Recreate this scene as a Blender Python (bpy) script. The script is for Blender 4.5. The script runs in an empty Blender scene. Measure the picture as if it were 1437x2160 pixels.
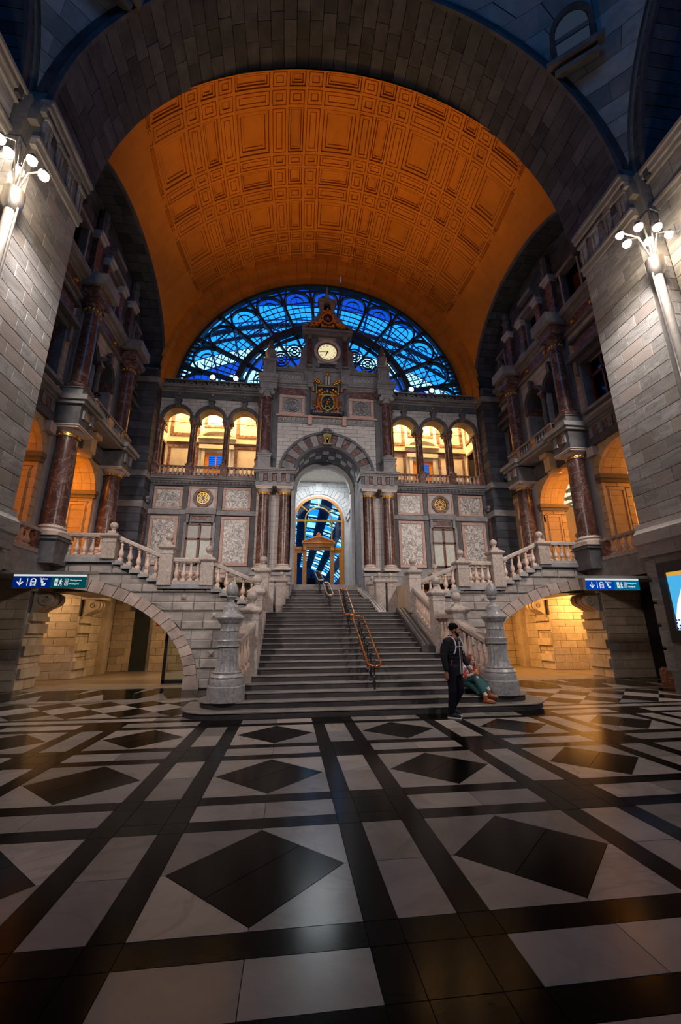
import bpy, bmesh, math, random
import numpy as np
from mathutils import Vector, Matrix
random.seed(7)
PI = math.pi; sin = math.sin; cos = math.cos
SC = bpy.context.scene
COL = SC.collection

# ---------------------------------------------------------------- camera
def make_camera():
    yaw, pitch, roll = 0.120005537, 0.281510774, -0.00786255813
    r = Vector((cos(yaw), -sin(yaw), 0)); f0 = Vector((sin(yaw), cos(yaw), 0)); u0 = Vector((0, 0, 1))
    f = f0*cos(pitch)+u0*sin(pitch); u = -f0*sin(pitch)+u0*cos(pitch)
    r2 = r*cos(roll)+u*sin(roll); u2 = -r*sin(roll)+u*cos(roll)
    cd = bpy.data.cameras.new('camera'); cam = bpy.data.objects.new('camera', cd); COL.objects.link(cam)
    cd.sensor_fit = 'HORIZONTAL'; cd.sensor_width = 36; cd.lens = 872.994/1437*36
    cd.clip_start = .05; cd.clip_end = 400
    m = Matrix.Identity(4)
    for i, v in enumerate((r2, u2, -f)):
        for k in range(3): m[k][i] = v[k]
    m[0][3], m[1][3], m[2][3] = -1.64, 0, 1.65
    cam.matrix_world = m; SC.camera = cam
    return (Vector((-1.64, 0, 1.65)), r2, u2, f)
CAM = make_camera()
def project(x, y, z):
    d = Vector((x, y, z))-CAM[0]; w = d.dot(CAM[3])
    if w < .05: return None
    return (718.5+873*d.dot(CAM[1])/w, 1079.75-873*d.dot(CAM[2])/w)
def seen(x, y, z, m=60):
    p = project(x, y, z)
    return p is not None and -m < p[0] < 1437+m and -m < p[1] < 2160+m

# ---------------------------------------------------------------- world, exposure, large lights
SC.view_settings.view_transform = 'Standard'; SC.view_settings.look = 'None'
SC.view_settings.exposure = 0.0; SC.view_settings.gamma = 1.0; SC.view_settings.use_curve_mapping = False
w = bpy.data.worlds.new('dusk'); SC.world = w; w.use_nodes = True
bg = w.node_tree.nodes['Background']; bg.inputs[0].default_value = (.05, .24, .85, 1); bg.inputs[1].default_value = .055

def light(name, kind, loc, energy, color, size=.3, target=None, spot=None, blend=.5, size_y=None):
    l = bpy.data.lights.new(name, kind); l.energy = energy; l.color = color
    if kind == 'AREA':
        l.size = size
        if size_y: l.shape = 'RECTANGLE'; l.size_y = size_y
    else: l.shadow_soft_size = size
    if spot: l.spot_size = math.radians(spot); l.spot_blend = blend
    o = bpy.data.objects.new(name, l); COL.objects.link(o); o.location = loc
    if target is not None:
        o.rotation_euler = (Vector(target)-Vector(loc)).to_track_quat('-Z', 'Y').to_euler()
    return o
# added fill spots, unseen behind the viewer, aimed at the stair and front
for s in (-1, 1):
    light('rear_fill_spot', 'SPOT', (s*7.6, -5.0, 11.0), 5000, (1, .89, .82), .5, (s*.8, 15, 5.4), 58, .8)

# dusk light falling through the windows of the crossing dome
light('dome_window_light', 'POINT', (0, -2.5, 23.5), 800, (.08, .42, 1.), 2.5)

# ---------------------------------------------------------------- materials
def nm(name):
    m = bpy.data.materials.new(name); m.use_nodes = True; nt = m.node_tree
    for n in list(nt.nodes): nt.nodes.remove(n)
    out = nt.nodes.new('ShaderNodeOutputMaterial')
    return m, nt, out
def principled(nt, out, rough=.6, metal=0., spec=.5):
    b = nt.nodes.new('ShaderNodeBsdfPrincipled'); nt.links.new(b.outputs[0], out.inputs[0])
    b.inputs['Roughness'].default_value = rough; b.inputs['Metallic'].default_value = metal
    b.inputs['Specular IOR Level'].default_value = spec
    return b
def coords(nt, rnd=True):
    tc = nt.nodes.new('ShaderNodeTexCoord'); oi = nt.nodes.new('ShaderNodeObjectInfo')
    if not rnd: return tc.outputs['Object'], oi
    a = nt.nodes.new('ShaderNodeVectorMath'); a.operation = 'SCALE'; a.inputs[0].default_value = (53, 31, 77)
    nt.links.new(oi.outputs['Random'], a.inputs[3])
    v = nt.nodes.new('ShaderNodeVectorMath'); v.operation = 'ADD'
    nt.links.new(tc.outputs['Object'], v.inputs[0]); nt.links.new(a.outputs[0], v.inputs[1])
    return v.outputs[0], oi
def ramp(nt, src, stops):
    r = nt.nodes.new('ShaderNodeValToRGB'); e = r.color_ramp.elements
    while len(e) < len(stops): e.new(.5)
    for i, (p, c) in enumerate(stops): e[i].position = p; e[i].color = (*c, 1) if len(c) == 3 else c
    nt.links.new(src, r.inputs[0]); return r.outputs[0]
def noise(nt, vec, scale, detail=5, rough=.55, dist=0.):
    n = nt.nodes.new('ShaderNodeTexNoise'); n.inputs['Scale'].default_value = scale
    n.inputs['Detail'].default_value = detail; n.inputs['Roughness'].default_value = rough
    n.inputs['Distortion'].default_value = dist; nt.links.new(vec, n.inputs['Vector']); return n.outputs[0]
def mixc(nt, fac, a, b, mode='MIX'):
    m = nt.nodes.new('ShaderNodeMix'); m.data_type = 'RGBA'; m.blend_type = mode
    for s, v in ((0, fac), (6, a), (7, b)):
        if hasattr(v, 'node'): nt.links.new(v, m.inputs[s])
        elif s == 0: m.inputs[0].default_value = v
        else: m.inputs[s].default_value = (*v, 1)
    return m.outputs[2]
def math_(nt, op, a, b=None):
    m = nt.nodes.new('ShaderNodeMath'); m.operation = op
    for i, v in enumerate((a, b)):
        if v is None: continue
        if hasattr(v, 'node'): nt.links.new(v, m.inputs[i])
        else: m.inputs[i].default_value = v
    return m.outputs[0]
def stone(name, c1, c2, scale=2., rough=.75, vary=.2, bump=.15, vein=None, spec=.35, stretch=None, hue=None):
    m, nt, out = nm(name); b = principled(nt, out, rough, 0, spec); v, oi = coords(nt)
    if stretch:
        mp = nt.nodes.new('ShaderNodeVectorMath'); mp.operation = 'MULTIPLY'; mp.inputs[1].default_value = stretch
        nt.links.new(v, mp.inputs[0]); v = mp.outputs[0]
    n = noise(nt, v, scale, 7, .62, .4)
    c = ramp(nt, n, [(.32, c1), (.68, c2)])
    if vein:
        vc, vs, width, amt = vein
        d = noise(nt, v, vs*.6, 4, .6, 1.2)
        a = math_(nt, 'ABSOLUTE', math_(nt, 'SUBTRACT', d, .5))
        f = ramp(nt, a, [(0, (amt,)*3), (width, (0, 0, 0))])
        c = mixc(nt, f, c, vc)
    if hue:
        f = ramp(nt, math_(nt, 'FRACT', math_(nt, 'MULTIPLY', oi.outputs['Random'], 7.31)), [(.55, (0, 0, 0)), (.9, (1, 1, 1))])
        c = mixc(nt, f, c, mixc(nt, .65, c, hue))
    if vary:
        f = math_(nt, 'ADD', math_(nt, 'MULTIPLY', oi.outputs['Random'], 2*vary), 1-vary)
        cc = nt.nodes.new('ShaderNodeVectorMath'); cc.operation = 'SCALE'
        nt.links.new(c, cc.inputs[0]); nt.links.new(f, cc.inputs[3]); c = cc.outputs[0]
    nt.links.new(c, b.inputs['Base Color'])
    if bump:
        bp = nt.nodes.new('ShaderNodeBump'); bp.inputs['Strength'].default_value = bump; bp.inputs['Distance'].default_value = .02
        nt.links.new(noise(nt, v, scale*9, 4, .6), bp.inputs['Height']); nt.links.new(bp.outputs[0], b.inputs['Normal'])
    return m
def plain(name, c, rough=.5, metal=0., spec=.5):
    m, nt, out = nm(name); b = principled(nt, out, rough, metal, spec)
    v, oi = coords(nt); n = noise(nt, v, 6, 4)
    nt.links.new(ramp(nt, n, [(.3, tuple(x*.82 for x in c)), (.7, tuple(min(1, x*1.12) for x in c))]), b.inputs['Base Color'])
    return m
def emit(name, c, strength=1., grid=None):
    m, nt, out = nm(name); e = nt.nodes.new('ShaderNodeEmission'); nt.links.new(e.outputs[0], out.inputs[0])
    e.inputs[0].default_value = (*c, 1); e.inputs[1].default_value = strength
    return m
def glass(name, tint, gloss=.12, rough=.02):
    m, nt, out = nm(name); t = nt.nodes.new('ShaderNodeBsdfTransparent'); t.inputs[0].default_value = (*tint, 1)
    g = nt.nodes.new('ShaderNodeBsdfGlossy'); g.inputs['Roughness'].default_value = rough; g.inputs[0].default_value = (.9, .95, 1, 1)
    x = nt.nodes.new('ShaderNodeMixShader'); x.inputs[0].default_value = gloss
    nt.links.new(t.outputs[0], x.inputs[1]); nt.links.new(g.outputs[0], x.inputs[2]); nt.links.new(x.outputs[0], out.inputs[0])
    return m
M = dict(
    pier=stone('pier_limestone', (.20, .205, .215), (.34, .345, .36), 1.6, .8, .22, .25, ((.12, .12, .125), 2.2, .05, .5), stretch=(1, .5, 1.6), hue=(.25, .22, .21)),
    mortar=stone('mortar', (.16, .155, .15), (.24, .235, .23), 4, .9, 0, .1),
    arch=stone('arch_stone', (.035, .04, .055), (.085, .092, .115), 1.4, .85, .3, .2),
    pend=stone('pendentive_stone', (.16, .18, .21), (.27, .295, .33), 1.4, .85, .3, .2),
    dark=stone('dark_bluestone', (.075, .078, .09), (.14, .14, .155), 3, .65, .18, .12),
    grey=stone('grey_bluestone', (.17, .175, .19), (.30, .30, .315), 3, .65, .12, .12),
    white=stone('white_stone', (.44, .43, .43), (.58, .565, .555), 2.5, .7, .08, .08),
    pinkwhite=stone('cream_glazed_brick', (.44, .39, .37), (.56, .50, .47), 2.5, .5, .08, .05),
    red=stone('red_marble', (.042, .019, .017), (.125, .056, .050), 5, .28, .12, .03, ((.34, .25, .23), 2.6, .025, .6), .5),
    redpanel=stone('red_marble_panel', (.07, .03, .027), (.19, .09, .078), 6, .4, .15, .03, ((.4, .3, .27), 4, .03, .7)),
    pink=stone('pink_stone_border', (.42, .27, .23), (.56, .40, .35), 4, .6, .06, .05),
    breccia=stone('breccia_marble', (.55, .53, .51), (.72, .69, .66), 3, .35, .06, .02, ((.09, .085, .10), 7.5, .075, .95)),
    granite=stone('stair_granite', (.25, .205, .185), (.42, .365, .335), 14, .45, .12, .05, ((.5, .44, .4), 2.4, .02, .6)),
    newel=stone('grey_polished_granite', (.15, .15, .16), (.34, .33, .335), 18, .32, .05, .03, ((.4, .38, .37), 3, .015, .5)),
    baluster=stone('baluster_stone', (.48, .35, .29), (.64, .49, .42), 5, .5, .1, .04),
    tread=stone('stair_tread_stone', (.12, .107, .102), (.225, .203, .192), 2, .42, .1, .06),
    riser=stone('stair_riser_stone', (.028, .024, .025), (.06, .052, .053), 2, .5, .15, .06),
    rust=stone('stair_wall_limestone', (.21, .19, .18), (.36, .325, .305), 2.5, .75, .16, .25, stretch=(1, 1, 1.8)),
    archpink=stone('pinkish_voussoir_stone', (.26, .20, .18), (.42, .335, .30), 3, .7, .14, .2),
    floor_l=stone('pale_floor_marble', (.19, .168, .157), (.31, .278, .26), 1.1, .24, .30, .0, ((.16, .145, .14), 1.1, .03, .55), .3, hue=(.15, .15, .165)),
    floor_k=stone('black_floor_marble', (.002, .0015, .0015), (.005, .004, .004), 2, .16, .3, .0, None, .05, stretch=(1, 4, 1)),
    floor_d=stone('brown_black_floor_marble', (.004, .003, .0028), (.009, .0068, .0064), 2, .16, .25, .0, None, .05, stretch=(1, 4, 1)),
    grout=plain('floor_grout', (.13, .10, .085), .7),
    beige=stone('passage_floor_stone', (.20, .15, .10), (.27, .205, .145), 1, .3, .1, .0, None, .5),
    passage=stone('passage_sandstone', (.42, .33, .24), (.60, .49, .37), 2.5, .75, .14, .2),
    arcade=stone('arcade_cream_stone', (.52, .36, .20), (.66, .48, .29), 2.5, .55, .08, .05),
    cornbrown=stone('arcade_impost_stone', (.16, .12, .08), (.24, .18, .12), 3, .6, .1, .05),
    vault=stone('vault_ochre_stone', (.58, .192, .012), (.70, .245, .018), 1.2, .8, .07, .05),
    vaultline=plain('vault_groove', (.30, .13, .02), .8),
    gold=plain('gilding', (.75, .42, .08), .35, .9),
    brass=plain('brass', (.62, .36, .08), .3, 1.),
    bronze=plain('copper_handrail', (.62, .22, .08), .24, 1.),
    palebronze=plain('pale_bronze_handrail', (.62, .48, .40), .3, 1.),
    iron=plain('cast_iron', (.018, .018, .022), .4, .3),
    steel=plain('steel', (.45, .44, .43), .32, .9),
    wood=plain('varnished_orange_wood', (.56, .20, .03), .35),
    redwood=plain('reddish_brown_wood', (.13, .032, .013), .4),
    black=plain('black_lacquer', (.008, .008, .01), .35),
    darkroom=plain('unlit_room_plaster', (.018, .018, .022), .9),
    plaster=plain('pale_plaster', (.62, .58, .52), .8),
    ironblue=plain('blue_green_painted_iron', (.016, .05, .075), .5, .2),
    fanglass=glass('fanlight_glass', (.75, .88, 1.), .05),
    doorglass=glass('door_glass', (.72, .88, 1.), .06),
    winglass=glass('window_glass', (.85, .92, .95), .1),
    darkglass=glass('dark_window_glass', (.10, .12, .16), .06, .05),
)
M['panel_lit'] = plain('frosted_window_pane', (.50, .56, .53), .4); M['pane_top'] = plain('frosted_upper_pane', (.36, .38, .38), .4)
M['fanblue1'] = emit('blue_glazing', (.015, .20, .95), .9); M['shed_white'] = emit('shed_skylight', (.45, .86, 1.), 1.9)
M['shed_blue'] = emit('shed_blue_glazing', (.004, .09, .72), 1.1); M['shed_mid'] = emit('shed_mid_glazing', (.015, .32, 1.), 1.8)
M['shed_deep'] = plain('shed_roof_boarding', (.004, .02, .10), .6)
M['dial'] = emit('clock_dial_glow', (1., .86, .50), .88); M['bulb'] = emit('lamp_glass', (1., .86, .66), 40.)
M['flagred'] = plain('flag_red', (.5, .03, .02), .6)
M['lit_ceiling'] = emit('lit_ceiling_panel', (1., .93, .66), .95); M['cafegreen'] = plain('green_grey_ceiling_beam', (.20, .26, .20), .6); M['steeldark'] = plain('dark_grey_steel', (.02, .028, .03), .4); M['lit_poster'] = emit('lit_poster_sheet', (.9, .95, 1.), 1.2)
M['polepaint'] = plain('pale_grey_pole_paint', (.24, .23, .22), .4); M['signwhite'] = emit('sign_white', (.9, .95, 1.), .75); M['signblue'] = emit('sign_blue', (.0, .016, .17), .85); M['signgreen'] = emit('sign_green', (.0, .07, .085), .85); M['signbluelit'] = emit('lit_sign_blue', (.0, .055, .42), .9); M['signgreenlit'] = emit('lit_sign_teal', (.0, .14, .28), .9); M['posterorange'] = emit('poster_orange', (.9, .45, .06), .8); M['posterblue'] = emit('poster_blue', (.08, .5, .9), .9)
M['duskpane'] = emit('dusk_window_pane', (.07, .11, .19), .25)
M['flood'] = emit('floodlight_lens', (.75, .93, 1.), 14.)
M['lit_room'] = emit('lit_shop_window', (.9, .95, .75), 1.2)
# ---------------------------------------------------------------- mesh building
class MB:
    def __init__(self, m=None, flip=False): self.v = []; self.f = []; self.m = m; self.flip = flip
    def add(self, vs, fs):
        o = len(self.v); self.v.extend(vs); self.f.extend([tuple(i+o for i in f) for f in fs]); return self
    def box(self, u0, u1, v0, v1, w0, w1):
        return self.add([(u0, v0, w0), (u1, v0, w0), (u1, v1, w0), (u0, v1, w0), (u0, v0, w1), (u1, v0, w1), (u1, v1, w1), (u0, v1, w1)],
                        [(3, 2, 1, 0), (4, 5, 6, 7), (0, 1, 5, 4), (1, 2, 6, 5), (2, 3, 7, 6), (3, 0, 4, 7)])
    def prism(self, poly, w0, w1, bev=0., back=True):
        n = len(poly)
        a = sum(poly[i][0]*poly[(i+1) % n][1]-poly[(i+1) % n][0]*poly[i][1] for i in range(n))
        if a < 0: poly = poly[::-1]
        vs = [(u, v, w0) for u, v in poly]; fs = []
        if bev:
            cu = sum(p[0] for p in poly)/n; cv = sum(p[1] for p in poly)/n
            ins = inset(poly, bev)
            vs += [(u, v, w1-bev) for u, v in poly]+[(u, v, w1) for u, v in ins]; L = 3
        else:
            vs += [(u, v, w1) for u, v in poly]; L = 2
        for k in range(L-1):
            for i in range(n): j = (i+1) % n; fs.append((k*n+i, k*n+j, (k+1)*n+j, (k+1)*n+i))
        fs.append(tuple(range((L-1)*n, L*n)))
        if back: fs.append(tuple(range(n-1, -1, -1)))
        return self.add(vs, fs)
    def arcband(self, cu, cv, r0, r1, a0, a1, w0, w1, n=12, ry0=None, ry1=None):
        # a band between two arcs; angles from +u axis, degrees
        ry0 = ry0 if ry0 is not None else r0; ry1 = ry1 if ry1 is not None else r1
        vs = []; fs = []
        for i in range(n+1):
            a = math.radians(a0+(a1-a0)*i/n); c, s = cos(a), sin(a)
            vs += [(cu+r0*c, cv+ry0*s, w0), (cu+r1*c, cv+ry1*s, w0), (cu+r1*c, cv+ry1*s, w1), (cu+r0*c, cv+ry0*s, w1)]
        for i in range(n):
            b = 4*i
            for k in range(4): fs.append((b+k, b+(k+1) % 4, b+4+(k+1) % 4, b+4+k))
        fs += [(3, 2, 1, 0), (4*n, 4*n+1, 4*n+2, 4*n+3)]
        if (a1 < a0): fs = [f[::-1] for f in fs]
        fs = [f[::-1] for f in fs]
        return self.add(vs, fs)
    def lathe(self, prof, cx=0, cy=0, seg=16, cz=0., sq=False, flute=0.):
        vs = []; fs = []; n = len(prof)
        for k in range(seg):
            a = 2*PI*(k+.5)/seg
            for r, z in prof:
                rr = r*(1-(flute if k % 2 else 0)) if flute else r
                vs.append((cx+rr*cos(a), cy+rr*sin(a), cz+z))
        for k in range(seg):
            k2 = (k+1) % seg
            for i in range(n-1): fs.append((k*n+i, k2*n+i, k2*n+i+1, k*n+i+1))
        fs.append(tuple(k*n for k in range(seg-1, -1, -1))); fs.append(tuple(k*n+n-1 for k in range(seg)))
        return self.add(vs, fs)
    def tube(self, pts, r, seg=8, closed=False):
        pts = [Vector(p) for p in pts]; n = len(pts); vs = []; fs = []; up = None
        for i, p in enumerate(pts):
            if closed: t = pts[(i+1) % n]-pts[i-1]
            else: t = pts[min(i+1, n-1)]-pts[max(i-1, 0)]
            t.normalize()
            if up is None: up = Vector((0, 0, 1)) if abs(t.z) < .9 else Vector((1, 0, 0))
            a = t.cross(up).normalized(); b = a.cross(t).normalized(); up = b
            rr = r[i] if isinstance(r, (list, tuple)) else r
            for k in range(seg):
                q = p+a*(rr*cos(2*PI*k/seg))+b*(rr*sin(2*PI*k/seg)); vs.append(tuple(q))
        m = n if closed else n-1
        for i in range(m):
            j = (i+1) % n
            for k in range(seg):
                k2 = (k+1) % seg; fs.append((i*seg+k, j*seg+k, j*seg+k2, i*seg+k2))
        if not closed: fs += [tuple(range(seg)), tuple(range(n*seg-1, (n-1)*seg-1, -1))]
        return self.add(vs, fs)
    def ball(self, c, r, seg=12, rings=8, sx=1, sy=1, sz=1):
        prof = [(max(.0005, r*sin(PI*i/rings)), -r*cos(PI*i/rings)) for i in range(rings+1)]
        o = len(self.v); self.lathe(prof, 0, 0, seg)
        for i in range(o, len(self.v)):
            x, y, z = self.v[i]; self.v[i] = (c[0]+x*sx, c[1]+y*sy, c[2]+z*sz)
        return self
    def molding(self, u0, u1, prof, ends=True):
        # profile [(w, v)...] swept along u
        n = len(prof); vs = [(u0, v, w_) for w_, v in prof]+[(u1, v, w_) for w_, v in prof]
        fs = [(i, (i+1) % n, n+(i+1) % n, n+i) for i in range(n)]
        if ends: fs += [tuple(range(n-1, -1, -1)), tuple(range(n, 2*n))]
        return self.add(vs, fs)
def inset(poly, d):
    n = len(poly); out = []
    for i in range(n):
        p0, p1, p2 = poly[i-1], poly[i], poly[(i+1) % n]
        e1 = (p1[0]-p0[0], p1[1]-p0[1]); e2 = (p2[0]-p1[0], p2[1]-p1[1])
        l1 = math.hypot(*e1) or 1e-6; l2 = math.hypot(*e2) or 1e-6
        n1 = (-e1[1]/l1, e1[0]/l1); n2 = (-e2[1]/l2, e2[0]/l2)
        k = 1+n1[0]*n2[0]+n1[1]*n2[1]; k = max(k, .35)
        out.append((p1[0]+d*(n1[0]+n2[0])/k, p1[1]+d*(n1[1]+n2[1])/k))
    return out
# mappings (u, v, w) -> world; w is what stands proud of the plane
def back(Y0): return (lambda u, v, w: (u, Y0-w, v)), False
def side(s, X0): return (lambda u, v, w: (s*(X0-w), u, v)), s > 0
def flat(z0=0.): return (lambda u, v, w: (u, v, z0+w)), False
WORLDLOC = {}
def link(name, me, parent, loc):
    o = bpy.data.objects.new(name, me); COL.objects.link(o); WORLDLOC[o.name] = loc
    if parent is not None:
        o.parent = parent; p = WORLDLOC[parent.name]; o.location = (loc[0]-p[0], loc[1]-p[1], loc[2]-p[2])
    else: o.location = loc
    return o
def mesh_from(mb, mat, loc=(0, 0, 0), smooth=None, name='m'):
    m = mb.m; vs = [m(*v) for v in mb.v] if m else mb.v
    if loc != (0, 0, 0): vs = [(v[0]-loc[0], v[1]-loc[1], v[2]-loc[2]) for v in vs]
    fs = [f[::-1] for f in mb.f] if mb.flip else mb.f
    me = bpy.data.meshes.new(name); me.from_pydata(vs, [], fs)
    if mat is not None: me.materials.append(mat)
    if smooth is not None:
        me.polygons.foreach_set('use_smooth', [True]*len(fs)); me.set_sharp_from_angle(angle=math.radians(smooth))
    return me
def ob(name, mb, mat, parent=None, loc=None, smooth=None, **tags):
    if loc is None:
        vs = [mb.m(*v) for v in mb.v] if mb.m else mb.v
        a = np.array(vs); lo = a.min(0); hi = a.max(0); loc = (float((lo[0]+hi[0])/2), float((lo[1]+hi[1])/2), float(lo[2]))
    o = link(name, mesh_from(mb, mat, loc, smooth, name), parent, loc)
    for k, v in tags.items(): o[k] = v
    return o
def thing(name, label, cat, loc=(0, 0, 0), group=None):
    o = link(name, None, None, loc); o['label'] = label; o['category'] = cat
    o.empty_display_size = .1
    if group: o['group'] = group
    return o
def struct(name, mb=None, mat=None, loc=(0, 0, 0), label=None, smooth=None):
    o = ob(name, mb, mat, None, None, smooth) if mb else link(name, None, None, loc)
    o['kind'] = 'structure'
    if label: o['label'] = label
    return o
def mb_(mp): return MB(mp[0], mp[1])
CACHE = {}
def dup(name, src, loc, parent, rotz=0.):
    o = link(name, src, parent, loc)
    if rotz: o.rotation_euler = (0, 0, rotz)
    return o
# clipping of convex polygons
def halfplane(poly, p, n):
    out = []; k = len(poly)
    for i in range(k):
        a, b = poly[i], poly[(i+1) % k]
        da = (a[0]-p[0])*n[0]+(a[1]-p[1])*n[1]; db = (b[0]-p[0])*n[0]+(b[1]-p[1])*n[1]
        if da >= 0: out.append(a)
        if (da > 0) != (db > 0) and abs(da-db) > 1e-9:
            t = da/(da-db); out.append((a[0]+t*(b[0]-a[0]), a[1]+t*(b[1]-a[1])))
    return out if len(out) >= 3 else None
def cen(p): return (sum(q[0] for q in p)/len(p), sum(q[1] for q in p)/len(p))
def area(p): return abs(sum(p[i-1][0]*p[i][1]-p[i][0]*p[i-1][1] for i in range(len(p))))/2
def ex_arch(cu, cv, A, B=None, legs=True, keep_out=True):
    B = B or A
    def f(poly):
        c = cen(poly); dx, dy = c[0]-cu, c[1]-cv
        if legs and dy < 0:
            if abs(dx) < 1e-6: return None
            s = 1 if dx > 0 else -1
            return halfplane(poly, (cu+s*A, cv), (s, 0)) if keep_out else halfplane(poly, (cu+s*A, cv), (-s, 0))
        l = math.hypot(dx/A, dy/B) or 1e-6; px, py = dx/l, dy/l; n = (px/A**2, py/B**2)
        if keep_out:
            if l < .8: return None
            return halfplane(poly, (cu+px, cv+py), n)
        return halfplane(poly, (cu+px, cv+py), (-n[0], -n[1]))
    return f
def ex_rect(u0, u1, v0, v1):
    def f(poly):
        c = cen(poly); us = [p[0] for p in poly]; vs = [p[1] for p in poly]
        if max(us) <= u0 or min(us) >= u1 or max(vs) <= v0 or min(vs) >= v1: return poly
        d = [(u0-c[0], (u0, 0), (-1, 0)), (c[0]-u1, (u1, 0), (1, 0)), (v0-c[1], (0, v0), (0, -1)), (c[1]-v1, (0, v1), (0, 1))]
        d.sort(key=lambda q: -q[0]); return halfplane(poly, d[0][1], d[0][2])
    return f
def ashlar(parent, mp, u0, u1, zs, bw, w0, w1, mat, name='stone', bev=.012, gap=.012, clips=(), jitter=.25, stag=.5, minarea=.01, joined=False, vis=True):
    out = []; J = mb_(mp) if joined else None
    for k in range(len(zs)-1):
        v0, v1 = zs[k]+gap/2, zs[k+1]-gap/2
        n = max(1, round((u1-u0)/bw)); st = (u1-u0)/n; cuts = [u0]
        off = st*stag if k % 2 else 0
        x = u0+st-off if off else u0+st
        while x < u1-.15*st: cuts.append(x+(random.uniform(-1, 1)*jitter*st*.5 if jitter else 0)); x += st
        cuts.append(u1)
        for a, b in zip(cuts[:-1], cuts[1:]):
            poly = [(a+gap/2, v0), (b-gap/2, v0), (b-gap/2, v1), (a+gap/2, v1)]
            for c in clips:
                if poly: poly = c(poly)
            if not poly or area(poly) < minarea: continue
            if vis:
                c = cen(poly)
                if not seen(*mp[0](c[0], c[1], w1), 220): continue
            if joined: J.prism(poly, w0, w1, bev, False); continue
            q = mb_(mp).prism(poly, w0, w1+random.uniform(-.2, .2)*min(.01, bev), bev, False); out.append(ob(name, q, mat, parent))
    if joined and J.f: out.append(ob(name, J, mat, parent, kind='stuff'))
    return out
def rng(a, b, st):
    n = max(1, round((b-a)/st)); return [a+(b-a)*i/n for i in range(n+1)]
def text(name, body, mp, u, v, w, size, mat, parent=None, depth=.006, align='CENTER', rot=0., sx=1.):
    cu = bpy.data.curves.new('t', 'FONT'); cu.body = body; cu.size = size; cu.extrude = depth; cu.align_x = align; cu.align_y = 'CENTER'; cu.resolution_u = 3
    o = bpy.data.objects.new('t', cu); COL.objects.link(o); dg = bpy.context.evaluated_depsgraph_get()
    me = bpy.data.meshes.new_from_object(o.evaluated_get(dg)); bpy.data.objects.remove(o)
    b = mb_(mp); vs = []
    for q in me.vertices:
        x, y, z = q.co; x *= sx
        vs.append((u+x*cos(rot)-y*sin(rot), v+x*sin(rot)+y*cos(rot), w+z))
    b.add(vs, [tuple(p.vertices) for p in me.polygons]); bpy.data.meshes.remove(me)
    return ob(name, b, mat, parent)
# ================================================================ FLOOR
FL = flat(0.)
floor = struct('floor', mb_(FL).box(-15, 15, -10, 40, -.3, -.012), M['grout'], label='polished floor of pale grey marble with black bands and diamonds')
UX, UY, PX, PY, FA, FB = -.768, 2.60, 2.128, 2.097, .185, .392
def slab(name, poly, mat, bev=.0):
    c = cen(poly)
    if not seen(c[0], c[1], 0, 520): return
    ob(name, mb_(FL).prism(poly, -.01, random.uniform(-.0004, .0004), 0, False), mat, floor, (c[0], c[1], 0))
def rect(u0, u1, v0, v1, g=.0025): return [(u0+g, v0+g), (u1-g, v0+g), (u1-g, v1-g), (u0+g, v1-g)]
def clipY(poly, y1):
    return halfplane(poly, (0, y1), (0, -1))
for i in range(-6, 7):
    for j in range(-1, 4):
        cx, cy = UX+i*PX, UY+j*PY
        last = j == 3
        def S(name, poly, mat):
            if last: poly = clipY(poly, 9.28)
            if poly: slab(name, poly, mat)
        # crossing
        S('crossing_slab', rect(cx-FA, cx+FA, cy-FA, cy+FA), M['floor_k'])
        for a in (-1, 1):
            lo, hi = sorted((a*FA, a*FB))
            S('band_slab', rect(cx+lo, cx+hi, cy-FA, cy+FA), M['floor_d']); S('band_slab', rect(cx-FA, cx+FA, cy+lo, cy+hi), M['floor_d'])
            for b in (-1, 1):
                l2, h2 = sorted((b*FA, b*FB)); S('crossing_slab', rect(cx+lo, cx+hi, cy+l2, cy+h2), M['floor_k'])
        x0, x1, y0, y1 = cx+FB, cx+PX-FB, cy+FB, cy+PY-FB
        for a in (-1, 1):
            lo, hi = sorted((a*FA, a*FB))
            S('band_slab', rect(x0, x1, cy+lo, cy+hi), M['floor_d'])
            if not last: S('band_slab', rect(cx+lo, cx+hi, y0, y1), M['floor_d'])
        mx, my = (x0+x1)/2, (y0+y1)/2
        S('strip_slab', rect(x0, mx, cy-FA, cy+FA), M['floor_l']); S('strip_slab', rect(mx, x1, cy-FA, cy+FA), M['floor_l'])
        if last: continue
        S('strip_slab', rect(cx-FA, cx+FA, y0, my), M['floor_l']); S('strip_slab', rect(cx-FA, cx+FA, my, y1), M['floor_l'])
        h = x1-mx; hv = y1-my; d = h-.035; dv = hv-.035; g = .0025
        for sx in (-1, 1):
            for sy in (-1, 1):
                S('corner_slab', [(mx+sx*(h-g), my+sy*(hv-g)), (mx+sx*(h-g), my+sy*g), (mx+sx*(d+g), my+sy*g), (mx+sx*g, my+sy*(dv+g)), (mx+sx*g, my+sy*(hv-g))], M['floor_l'])
        # the black diamond, two halves with a seam
        A, B, C, D = (mx, my+dv-g), (mx-d+g, my), (mx, my-dv+g), (mx+d-g, my)
        mid = lambda p, q, t=.5: (p[0]+(q[0]-p[0])*t, p[1]+(q[1]-p[1])*t)
        S('diamond_slab', [mid(A, D, .497), A, B, mid(B, C, .497)], M['floor_d']); S('diamond_slab', [mid(A, D, .503), mid(B, C, .503), C, D], M['floor_k'])
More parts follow.
